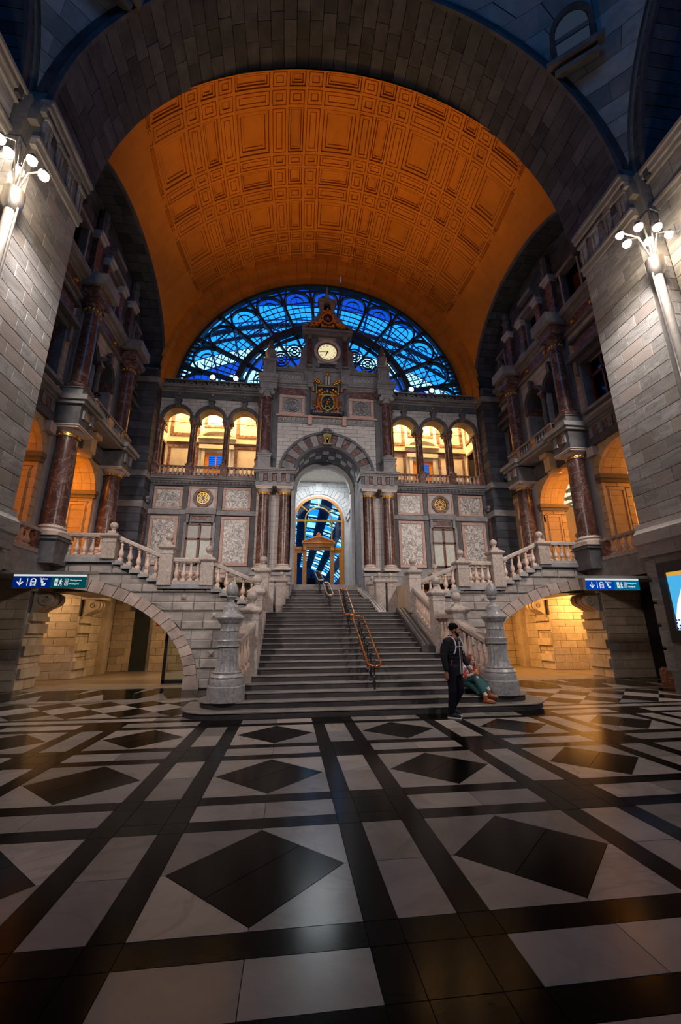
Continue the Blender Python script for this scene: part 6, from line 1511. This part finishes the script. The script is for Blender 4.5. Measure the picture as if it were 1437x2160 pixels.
# ================================================================ HANGING SIGNS
def sign(s, x0, x1, lit):
    L = SIDE[s]; Y = 10.75; mp = back(Y); z0, z1 = 2.71, 2.98
    t = thing('hanging_sign', 'blue and green direction sign hanging from a grey beam on the %s' % L, 'sign', ((x0+x1)/2, Y, z0), 'direction signs')
    W = x1-x0; U = lambda q: x0+W*q
    slabm(t, 'case', mp, x0-.01, x1+.01, z0, z1+.06, -.12, -.01, M['steel']); slabm(t, 'lit_edge', mp, x0, x1, z1, z1+.045, -.01, .012, M['signwhite'])
    bf = slabm(t, 'blue_face', mp, x0, U(.52), z0, z1, -.01, .01, M['signblue'+lit]); gf = slabm(t, 'green_face', mp, U(.52), x1, z0, z1, -.01, .01, M['signgreen'+lit])
    b0 = -8.55 if s < 0 else 6.32; b1 = -6.36 if s < 0 else 8.5
    ob('beam', MB().box(b0, b1, Y-.02, Y+.14, 3.04, 3.11), M['steel'], t)
    zc = (z0+z1)/2; Wt = M['signwhite']; h = .085
    q = mb_(mp); u = U(.1); q.prism([(u-.012, zc-.02), (u+.012, zc-.02), (u+.012, zc+h), (u-.012, zc+h)], .01, .016)
    q.prism([(u, zc-h), (u+.075, zc-.005), (u+.05, zc+.012), (u, zc-.045)], .01, .016); q.prism([(u, zc-h), (u, zc-.045), (u-.05, zc+.012), (u-.075, zc-.005)], .01, .016); ob('arrow', q, Wt, bf)
    ob('divider', mb_(mp).box(U(.2)-.006, U(.2)+.006, zc-h, zc+h, .01, .016), Wt, bf)
    q = mb_(mp); u = U(.28)
    for sg in (-1, 1): q.box(min(u+sg*.045, u+sg*.062), max(u+sg*.045, u+sg*.062), zc-.06, zc+.05, .01, .016); q.prism([(u+sg*.02, zc-.06), (u+sg*.045, zc-.06), (u+sg*.065, zc-.09), (u+sg*.048, zc-.09)], .01, .016); q.ball((u+sg*.03, zc-.03, .014), .011, 8, 5)
    q.arcband(u, zc+.04, .035, .062, 0, 180, .01, .016, 10, .03, .05); q.box(u-.06, u+.06, zc-.005, zc+.012, .01, .016); q.box(u-.06, u+.06, zc-.065, zc-.052, .01, .016); q.box(u-.05, u+.05, zc-.085, zc-.078, .01, .016); ob('train_symbol', q, Wt, bf)
    text('word', 'Tickets', mp, U(.415), zc+.075, .012, .062, Wt, bf, .003)
    q = mb_(mp); u = U(.40)
    for a in ((-.03, 0, .0, .06), (.0, .03, -.045, .02), (.0, .075, -.085, -.05), (.04, .085, -.06, -.02), (-.015, .02, -.03, 0)): q.box(u+a[0], u+a[1], zc+a[2], zc+a[3], .01, .016)
    q.ball((u-.005, zc+.05, .012), .016, 8, 5); ob('ticket_symbol', q, Wt, bf)
    u = U(.60); ob('door_symbol', mb_(mp).box(u-.045, u+.025, zc-h, zc+h, .01, .016), Wt, gf)
    q = mb_(mp); q.box(u-.015, u-.006, zc-.01, zc+.04, .016, .019); q.prism([(u-.03, zc-.005), (u-.01, zc-.035), (u+.01, zc-.005)], .016, .019); ob('door_arrow', q, M['signgreen'+lit], gf)
    q = mb_(mp); u = U(.655); q.ball((u+.005, zc+.068, .012), .015, 8, 5)
    for a, b, wd_ in (((0, .05), (-.005, -.01), .016), ((-.005, -.01), (.025, -.045), .01), ((.025, -.045), (.02, -.085), .009), ((-.005, -.01), (-.02, -.05), .01), ((-.02, -.05), (-.04, -.085), .009), ((0, .045), (.035, .01), .007), ((0, .045), (-.035, .02), .007)):
        A = Vector((u+a[0], zc+a[1])); B = Vector((u+b[0], zc+b[1])); d = (B-A).normalized(); n = Vector((-d.y, d.x))*wd_; q.prism([tuple(A+n), tuple(A-n), tuple(B-n), tuple(B+n)], .01, .016)
    ob('walker_symbol', q, Wt, gf)
    for k, (num, wd_) in enumerate((('4', 'Vestingstraat'), ('5', 'Mediaplein'))):
        zz = zc+.045-.085*k; u = U(.735); q = mb_(mp)
        for a in ((-.035, .035, .028, .036), (-.035, .035, -.036, -.028), (-.04, -.032, -.03, .03), (.032, .04, -.03, .03)): q.box(u+a[0], u+a[1], zz+a[2], zz+a[3], .01, .015)
        ob('number_frame', q, Wt, gf); text('number', num, mp, u, zz, .012, .06, Wt, gf, .003); text('word', wd_, mp, U(.78), zz, .012, .056, Wt, gf, .003, 'LEFT', 0, .9)
sign(-1, -8.2, -6.57, ''); sign(1, 6.54, 8.15, 'lit')
# ================================================================ LIT POSTER AND RED MARBLE PLINTH
pt = thing('poster_lightbox', 'backlit poster in a wide black frame on the right pier', 'poster', (8.45, 9.9, 1.3)); PS = side(1, 8.5)
slabm(pt, 'back_box', PS, 8.3, 10.36, 1.3, 3.4, .0, .02, M['black'])
for a in ((10.14, 10.36, 1.3, 3.4), (8.3, 8.5, 1.3, 3.4), (8.5, 10.14, 3.12, 3.4), (8.5, 10.14, 1.3, 1.62)): slabm(pt, 'frame', PS, *a, .02, .08, M['black'])
slabm(pt, 'poster_sheet', PS, 8.5, 10.14, 1.62, 3.02, .02, .03, M['lit_poster']); slabm(pt, 'header_strip', PS, 8.5, 10.14, 3.02, 3.12, .02, .031, M['posterorange'])
ob('blue_sky_wash', mb_(PS).prism([(10.14, 3.02), (9.6, 3.02), (10.0, 2.3), (10.14, 1.9)], .03, .032), M['posterblue'], pt)
q = mb_(PS)
for i in range(9):
    for j in range(4):
        if (i*3+j*5) % 4: q.box(10.24-i*.08-.05, 10.24-i*.08, 1.64+j*.07, 1.69+j*.07, .03, .033)
ob('printed_towers', q, M['signbluelit'], pt)
bn = thing('marble_plinth', 'rough dark red marble plinth block at the foot of the right pier', 'plinth', (9.9, 11.6, 0))
ob('block', mb_(flat(0)).prism([(9.42, 11.15), (10.9, 11.15), (10.9, 12.05), (9.42, 12.05)], 0, .56, .06), M['redpanel'], bn); ob('footing', MB().box(9.5, 10.8, 11.22, 12.0, -.005, .04), M['dark'], bn)
cm = thing('dome_camera', 'small dark glossy dome camera on the left balcony rail', 'camera', (-8.86, 14.3, 9.85))
ob('dome', MB().ball((-8.86, 14.32, 10.0), .13, 12, 8), M['darkglass'], cm, smooth=60); ob('mount', MB().lathe([(.1, 9.86), (.12, 9.9), (.08, 9.95)], -8.86, 14.32, 12), M['iron'], cm)
# ================================================================ PEOPLE
def fuse(name, mb, mat, parent, voxel=.012, smooth=4, disp=0.):
    me = mesh_from(mb, mat); o = bpy.data.objects.new('tmp', me); COL.objects.link(o)
    r = o.modifiers.new('r', 'REMESH'); r.mode = 'VOXEL'; r.voxel_size = voxel; r.use_smooth_shade = True
    if smooth: k = o.modifiers.new('s', 'SMOOTH'); k.iterations = smooth; k.factor = .5
    dg = bpy.context.evaluated_depsgraph_get(); m2 = bpy.data.meshes.new_from_object(o.evaluated_get(dg)); bpy.data.objects.remove(o); bpy.data.meshes.remove(me)
    m2.materials.clear(); m2.materials.append(mat); m2.polygons.foreach_set('use_smooth', [True]*len(m2.polygons))
    p = WORLDLOC[parent.name]; m2.transform(Matrix.Translation((-p[0], -p[1], -p[2])))
    return link(name, m2, parent, p)
def limb(b, pts, rs, seg=12):
    b.tube(pts, list(rs), seg)
    for p, r in zip(pts, rs): b.ball(p, r*.99, seg, 8)
def ell(b, c, ax, seg=20, rings=14):
    # ellipsoid with axes given as three vectors
    o = len(b.v); b.ball((0, 0, 0), 1, seg, rings); X, Y, Z = [Vector(a) for a in ax]; C = Vector(c)
    for i in range(o, len(b.v)): v = b.v[i]; b.v[i] = tuple(C+X*v[0]+Y*v[1]+Z*v[2])
def head(b, c, f, up, s=1.):
    # c head centre, f facing, up; adds skull, jaw, nose, brow, lips, ears, eye hollows
    f = Vector(f).normalized(); up = Vector(up); up = (up-f*up.dot(f)).normalized(); l = up.cross(f).normalized(); c = Vector(c)
    P = lambda a, q, u: c+f*(a*s)+l*(q*s)+up*(u*s)
    ell(b, P(-.01, 0, .025), (f*.098*s, l*.076*s, up*.095*s)); ell(b, P(.022, 0, -.045), (f*.07*s, l*.058*s, up*.075*s)); ell(b, P(.055, 0, -.085), (f*.032*s, l*.034*s, up*.026*s))
    limb(b, [P(.082, 0, .012), P(.094, 0, -.012), P(.104, 0, -.03)], [.010*s, .013*s, .016*s], 8)
    for q in (-1, 1):
        limb(b, [P(.08, q*.014, .022), P(.078, q*.04, .022)], [.012*s, .01*s], 8); ell(b, P(.052, q*.04, -.03), (f*.03*s, l*.022*s, up*.026*s)); ell(b, P(-.012, q*.076, -.008), (f*.018*s, l*.010*s, up*.032*s), 10, 8)
    limb(b, [P(.078, -.02, -.058), P(.088, 0, -.056), P(.078, .02, -.058)], [.007*s, .009*s, .007*s], 8); limb(b, [P(.076, -.018, -.068), P(.085, 0, -.07), P(.076, .018, -.068)], [.007*s, .009*s, .007*s], 8)
    return P
def hand(b, wrist, d, palm, curl=.5, s=1., left=False):
    # d along the hand, palm normal direction; five unequal fingers curled towards the palm side
    d = Vector(d).normalized(); n = Vector(palm); n = (n-d*n.dot(d)).normalized(); t = d.cross(n).normalized()*(1 if not left else -1); w_ = Vector(wrist)
    P = lambda a, q, u: w_+d*(a*s)+t*(q*s)+n*(u*s)
    ell(b, P(.05, 0, 0), (d*.055*s, t*.042*s, n*.017*s), 14, 10); limb(b, [P(-.03, 0, 0), P(.02, 0, 0)], [.026*s, .026*s], 10)
    for q, L in ((-.033, .062), (-.011, .072), (.011, .068), (.033, .052)):
        a1 = curl*.5; a2 = curl*1.2; a3 = curl*1.7; p = P(.09, q, 0); pts = [p]
        for a, l_ in ((a1, L*.45), (a2, L*.33), (a3, L*.25)): p = p+(d*cos(a)+n*sin(a))*(l_*s); pts.append(p)
        limb(b, pts, [.0098*s, .0092*s, .0085*s, .0072*s], 8)
    limb(b, [P(.012, -.035, .006), P(.035, -.06, .016), P(.062, -.066, .028), P(.082, -.06, .036)], [.014*s, .0115*s, .0105*s, .008*s], 8)
M['skin'] = plain('brown_skin', (.26, .115, .07), .5); M['skin2'] = plain('fair_skin', (.58, .32, .24), .5)
M['hairblack'] = plain('black_hair', (.004, .003, .003), .9, 0, .05); M['hairred'] = plain('reddish_brown_hair', (.12, .03, .02), .6)
M['jacket'] = plain('black_jacket', (.006, .007, .011), .75, 0, .15); M['trousers'] = plain('dark_navy_trousers', (.006, .006, .012), .85, 0, .1)
M['hood'] = plain('maroon_hoodie', (.055, .025, .03), .85, 0, .2); M['strap'] = plain('pale_strap', (.42, .42, .45), .6); M['sole'] = plain('white_sole', (.6, .6, .58), .6); M['shoe'] = plain('black_shoe', (.01, .01, .012), .6, 0, .2)
M['orange_zip'] = plain('orange_zip', (.7, .25, .03), .5); M['eye'] = plain('dark_eye', (.012, .008, .008), .2)
def V(x, dy, z): return Vector((x, 8.68+dy, z))
man = thing('person', 'man in black jacket over maroon hoodie, dark trousers, pale backpack straps, walking past the stair', 'person', (1.68, 8.68, 0))
F = Vector((.55, -.83, 0)).normalized(); Lf = Vector((-F.y, F.x, 0))  # Lf points to his left
up = Vector((0, 0, 1)); HF = Vector((.96, -.28, -.04))
hc = V(1.79, -.02, 1.665)
hipR, kneeR, ankR = V(1.64, -.06, .92), V(1.605, -.12, .49), V(1.575, -.06, .09)
hipL, kneeL, ankL = V(1.80, .06, .92), V(1.835, .04, .5), V(1.70, .20, .13)
shR, elR, wrR = V(1.565, -.10, 1.43), V(1.475, -.13, 1.13), V(1.49, -.17, .86)
shL, elL, wrL = V(1.915, .11, 1.43), V(1.965, .13, 1.14), V(2.03, .02, .94)
def torso(b, k=1., z0=.88, z1=1.46):
    n = 9
    for i in range(n+1):
        t = i/n; z = z0+(z1-z0)*t; x = 1.725+.03*t; hw = (.165, .155, .15, .155, .17, .185, .195, .195, .17, .11)[i]; hd = (.115, .11, .105, .11, .118, .122, .12, .11, .095, .075)[i]
        ell(b, V(x, 0, z), (Lf*hw*k, F*hd*k, up*.075), 18, 10)
b = MB()
torso(b); limb(b, [V(1.76, 0, 1.44), V(1.785, -.01, 1.54), V(1.79, -.01, 1.6)], [.062, .055, .055]); HP = head(b, hc, HF, up)
limb(b, [hipR, kneeR, ankR], [.085, .056, .04]); limb(b, [hipL, kneeL, ankL], [.085, .056, .04])
for a in (ankR, ankL): limb(b, [a+Vector((-.0, .0, -.02)), a+Vector((.06, -.05, -.045))], [.034, .026])
limb(b, [V(1.72, 0, 1.42), shR, elR, wrR], [.06, .055, .042, .028]); limb(b, [V(1.78, 0, 1.42), shL, elL, wrL], [.06, .055, .042, .028])
hand(b, wrR, (.02, -.02, -1), (.5, .8, 0), .45); hand(b, wrL, (.25, -.3, -.9), (-.6, -.3, 0), .7, 1., True)
bodyo = fuse('body', b, M['skin'], man, .0075, 2)
for q in (-1, 1): ob('eye', MB().ball(tuple(HP(.080, q*.032, .006)), .009, 8, 6), M['eye'], bodyo, smooth=60)
b = MB(); HFn = HF.normalized(); HL = up.cross(HFn).normalized()
ell(b, HP(-.022, 0, .045), (HFn*.102, HL*.084, up*.092)); 
for k in range(40):
    a = 2*PI*random.random(); e = random.uniform(.1, 1.3); d = HFn*cos(a)*cos(e)*.098+HL*sin(a)*cos(e)*.08+up*sin(e)*.088
    if (HP(-.03, 0, .05)+d-hc).dot(HFn) < .06: ell(b, HP(-.026, 0, .05)+d, (HFn*.016, HL*.016, up*.016), 8, 6)
fuse('hair', b, M['hairblack'], man, .008, 1)
b = MB(); ell(b, HP(.045, 0, -.095), (HFn*.042, HL*.046, up*.042)); 
for q in (-1, 1): limb(b, [HP(.0, q*.072, -.01), HP(.012, q*.066, -.05), HP(.045, q*.045, -.09)], [.014, .018, .026], 8)
limb(b, [HP(.082, -.026, -.05), HP(.096, 0, -.044), HP(.082, .026, -.05)], [.007, .008, .007], 8); fuse('beard', b, M['hairblack'], man, .008, 1)
b = MB(); torso(b, 1.13, .86, 1.45)
for i in range(6): ell(b, V(1.72-.0*i, 0, .80+.03*i), (Lf*.205, F*.14, up*.05), 18, 8)
limb(b, [V(1.7, -.02, 1.42), shR, elR, wrR+Vector((0, 0, .05))], [.085, .083, .07, .052]); limb(b, [V(1.8, .02, 1.42), shL, elL, wrL+Vector((-.01, .02, .05))], [.085, .083, .07, .052])
for p, d in ((elR, -1), (elL, 1)):
    for k in range(3): ell(b, p+Vector((0, 0, .05-.05*k)), (Lf*.073, F*.073, up*.018), 12, 6)
jk = fuse('jacket', b, M['jacket'], man, .011, 8)
b = MB(); limb(b, [V(1.72, 0, .9), hipR, kneeR, ankR+up*.02], [.13, .108, .082, .066]); limb(b, [V(1.72, 0, .9), hipL, kneeL, ankL+up*.02], [.13, .108, .082, .066])
for a, k in ((ankR, 0), (ankL, 1)):
    for j in range(3): ell(b, a+Vector((.008, -.01, .06+.05*j)), (Lf*.07, F*.074, up*.02), 12, 6)
fuse('trousers', b, M['trousers'], man, .011, 2)
b = MB(); 
for i in range(12):
    z = .9+.045*i; ell(b, V(1.725+.03*i/12, 0, z)+F*.082+Lf*.05, (Lf*.062, F*.078, up*.05), 12, 8)
for k in range(14): a = PI*2*k/14; ell(b, V(1.765, 0, 1.5)+F*(.08*cos(a)-.01)+Lf*(.1*sin(a))+up*(-.03*cos(a)), (Lf*.042, F*.042, up*.04), 10, 8)
ell(b, V(1.73, 0, 1.46)-F*.1, (Lf*.1, F*.06, up*.07)); fuse('hoodie', b, M['hood'], man, .011, 2)
zp = [V(1.725+.03*t, 0, .82+.62*t)+F*(.165-.02*t)+Lf*(.0-.02) for t in [i/8 for i in range(9)]]
ob('zip', MB().tube(zp, .007, 6), M['strap'], jk, smooth=60); ob('zip', MB().tube([p+Lf*.1-F*.02 for p in zp], .006, 6), M['strap'], jk, smooth=60)
b = MB(); ell(b, V(1.73, 0, 1.2)-F*.2, (Lf*.14, F*.09, up*.24)); bp_ = fuse('backpack', b, M['jacket'], man, .014, 2)
for q in (-1, 1):
    pts = [V(1.755, 0, 1.52)+Lf*(q*.12)-F*.06, V(1.755, 0, 1.535)+Lf*(q*.12)+F*.01, V(1.755, 0, 1.50)+Lf*(q*.12)+F*.08, V(1.75, 0, 1.43)+Lf*(q*.122)+F*.125, V(1.75, 0, 1.35)+Lf*(q*.13)+F*.145, V(1.745, 0, 1.27)+Lf*(q*.145)+F*.145, V(1.74, 0, 1.20)+Lf*(q*.165)+F*.12]
    ob('shoulder_strap', MB().tube(pts, .013, 8), M['strap'], bp_, smooth=60)
ob('chest_strap', MB().tube([V(1.75, 0, 1.335)+Lf*(.135*q)+F*(.15+.015*(1-q*q)) for q in (-1, -.5, 0, .5, 1)], .010, 8), M['strap'], bp_, smooth=60)
ob('strap_tag', MB().tube([V(1.77, 0, 1.34)+F*.17+Lf*.03, V(1.775, 0, 1.26)+F*.165+Lf*.035], .014, 6), M['pinkwhite'], bp_)
ob('pocket_zip', MB().tube([V(1.58, 0, 1.08)+F*.14-Lf*.02, V(1.565, 0, .96)+F*.145-Lf*.02], .006, 6), M['orange_zip'], jk)
for a, d in ((ankR, 0.), (ankL, .05)):
    fd = Vector((.72, -.62, 0)).normalized(); z0 = 0.0
    b = MB(); c0 = Vector((a.x, a.y, 0)); tilt = d
    limb(b, [c0-fd*.05+up*(.06+tilt), c0+fd*.05+up*(.055+tilt*.6), c0+fd*.15+up*.04], [.05, .048, .038]); limb(b, [c0-fd*.03+up*(.1+tilt), c0+up*(.13+tilt)], [.05, .048]); s_ = fuse('shoe', b, M['shoe'], man, .009, 2)
    b = MB(); n_ = Vector((-fd.y, fd.x, 0)); o_ = []
    for k in range(16): t = 2*PI*k/16; o_.append(c0+fd*(.055+.145*cos(t))+n_*(.05*sin(t))+up*(tilt*max(0, .6-.6*cos(t))))
    b.v = [tuple(p+up*.002) for p in o_]+[tuple(p+up*.026) for p in o_]; b.f = [tuple(range(15, -1, -1)), tuple(range(16, 32))]+[(k, (k+1) % 16, 16+(k+1) % 16, 16+k) for k in range(16)]
    ob('sole', b, M['sole'], s_)
# ---- seated woman on the third step against the curb
def W(x, y, z): return Vector((x, y, z))
wm_ = thing('person', 'seated woman with reddish hair, white and red patterned top, long teal skirt and brown boots', 'person', (2.5, 9.95, .405))
HFw = Vector((.35, -.93, -.12)); hcw = W(2.63, 9.93, .985); Fw = Vector((.55, -.83, 0)).normalized(); Lw = Vector((-Fw.y, Fw.x, 0))
hp = W(2.48, 9.98, .52); kn = (W(2.58, 9.62, .60), W(2.70, 9.68, .58)); an = (W(2.63, 9.30, .26), W(2.73, 9.34, .36))
sR, sL = W(2.47, 9.90, .82), W(2.70, 10.0, .82); eR, eL = W(2.42, 9.76, .64), W(2.76, 9.86, .63); wR, wL = W(2.52, 9.62, .70), W(2.64, 9.64, .71)
b = MB()
def torw(b, k=1.):
    for i in range(8):
        t = i/7; ell(b, hp.lerp(W(2.59, 9.96, .83), t), (Lw*(.15, .14, .125, .12, .125, .135, .13, .09)[i]*k, Fw*(.11, .105, .095, .09, .1, .1, .09, .07)[i]*k, up*.06), 16, 10)
torw(b); limb(b, [W(2.59, 9.96, .83), W(2.615, 9.945, .91)], [.05, .045]); WP = head(b, hcw, HFw, up, .93)
for s_, e_, w_ in ((sR, eR, wR), (sL, eL, wL)): limb(b, [s_, e_, w_], [.045, .036, .024])
for h_, k_, a_ in ((hp-Lw*.08, kn[0], an[0]), (hp+Lw*.08, kn[1], an[1])): limb(b, [h_, k_, a_], [.08, .055, .036])
hand(b, wR, (.6, -.1, .3), (.2, .9, .1), 1.1, .9); hand(b, wL, (-.4, -.5, .2), (-.5, .5, 0), 1.1, .9, True)
bodyw = fuse('body', b, M['skin2'], wm_, .0075, 2)
for q in (-1, 1): ob('eye', MB().ball(tuple(WP(.080, q*.03, .006)), .008, 8, 6), M['eye'], bodyw, smooth=60)
b = MB(); hf = HFw.normalized(); hl = up.cross(hf).normalized(); ell(b, WP(-.022, 0, .035), (hf*.1, hl*.085, up*.09))
for q in (-1, 1): limb(b, [WP(.02, q*.07, .05), WP(-.005, q*.085, -.04), WP(.0, q*.09, -.13), WP(.03, q*.085, -.22)], [.03, .032, .034, .022])
limb(b, [WP(-.07, 0, .0), WP(-.08, 0, -.1), WP(-.07, 0, -.2)], [.06, .07, .06]); fuse('hair', b, M['hairred'], wm_, .01, 1)
def patterned():
    m, nt, out = nm('white_red_print'); p = principled(nt, out, .8); v, oi = coords(nt, False)
    vo = nt.nodes.new('ShaderNodeTexVoronoi'); vo.inputs['Scale'].default_value = 16; nt.links.new(v, vo.inputs['Vector'])
    nt.links.new(ramp(nt, vo.outputs['Color'], [(.0, (.62, .60, .62)), (.42, (.62, .6, .62)), (.5, (.42, .03, .03)), (.72, (.42, .03, .03)), (.8, (.06, .06, .1)), (1., (.6, .58, .6))]), p.inputs['Base Color']); return m
M['print'] = patterned(); M['teal'] = plain('dark_teal_cloth', (.004, .055, .062), .8); M['boot'] = plain('brown_leather_boot', (.27, .075, .022), .45); M['sock'] = plain('pale_sock', (.6, .55, .5), .8)
b = MB(); torw(b, 1.14)
for s_, e_, w_ in ((sR, eR, wR), (sL, eL, wL)): limb(b, [s_, e_, e_.lerp(w_, .7)], [.06, .052, .04])
fuse('blouse', b, M['print'], wm_, .01, 2)
b = MB(); ell(b, hp, (Lw*.2, Fw*.16, up*.1))
for k in range(9):
    q = (k-4)/4; k0 = kn[0].lerp(kn[1], .5+.6*q); a0 = an[0].lerp(an[1], .5+.6*q)+up*.05; limb(b, [hp+Lw*(.09*q), k0, k0.lerp(a0, .86)-up*.02*abs(q)], [.085, .075, .055+.01*(k % 2)], 10)
for k in range(6):
    q = k/5; limb(b, [hp-Lw*.1+Fw*.05-up*.03, W(2.48+.12*q, 9.62, .44-.02*q), W(2.54+.12*q, 9.44, .32)], [.07, .06, .04], 10)
fuse('skirt', b, M['teal'], wm_, .01, 3)
for a_, fd in ((an[0], Vector((.75, -.5, -.05))), (an[1], Vector((.85, -.35, -.1)))):
    fd.normalize(); b = MB(); limb(b, [a_+up*.03-fd*.02, a_-up*.06], [.05, .052]); limb(b, [a_-up*.07-fd*.02, a_-up*.075+fd*.07, a_-up*.08+fd*.15], [.048, .045, .036]); fuse('boot', b, M['boot'], wm_, .009, 2)
    ob('sock', MB().tube([a_+up*.03, a_+up*.09-fd*.03], .043, 10), M['sock'], wm_, smooth=60)
bt = thing('bottle', 'clear bottle with a yellow top held in front of the seated woman', 'bottle', (2.585, 9.58, .56))
ob('glass_body', MB().lathe([(.034, 0), (.036, .02), (.036, .12), (.03, .15), (.02, .17)], 2.585, 9.58, 14, .56), M['winglass'], bt, smooth=40); ob('label', MB().lathe([(.0368, .03), (.0368, .1)], 2.585, 9.58, 14, .56), M['white'], bt, smooth=40)
ob('yellow_top', MB().lathe([(.02, .17), (.03, .172), (.032, .24), (.028, .245)], 2.585, 9.58, 14, .56), M['orange_zip'], bt, smooth=40)
bg_ = thing('handbag', 'small dusty pink handbag beside the seated woman by the curb', 'bag', (2.8, 9.86, .405)); b = MB(); ell(b, W(2.80, 9.88, .46), (Vector((.07, 0, 0)), Vector((0, .05, 0)), up*.055)); fuse('pouch', b, M['bagpink'] if 'bagpink' in M else M['pink'], bg_, .01, 2); ob('handle', MB().tube([(2.74, 9.88, .5), (2.77, 9.87, .56), (2.83, 9.87, .56), (2.86, 9.88, .5)], .007, 6), M['pink'], bg_, smooth=60)
# ---- distant dark figure beyond the glazed door
fg = thing('person', 'distant dark standing figure seen through the glazed door', 'person', (-.27, 28, 3.7)); b = MB()
X = lambda dx, z: Vector((-.27+dx, 28, 3.7+z))
limb(b, [X(0, .9), X(0, 1.15), X(0, 1.35)], [.17, .17, .16]); ell(b, X(0, 1.6), (Vector((.085, 0, 0)), Vector((0, .1, 0)), up*.12)); limb(b, [X(0, 1.4), X(0, 1.5)], [.06, .05])
for q in (-1, 1): limb(b, [X(q*.19, 1.38), X(q*.24, 1.1), X(q*.2, .85)], [.07, .06, .04]); limb(b, [X(q*.09, .9), X(q*.1, .48), X(q*.1, .06)], [.1, .075, .05]); limb(b, [X(q*.1, .05), X(q*.1, .05)+Vector((0, -.14, -.01))], [.045, .04])
fuse('body', b, M['jacket'], fg, .02, 2)
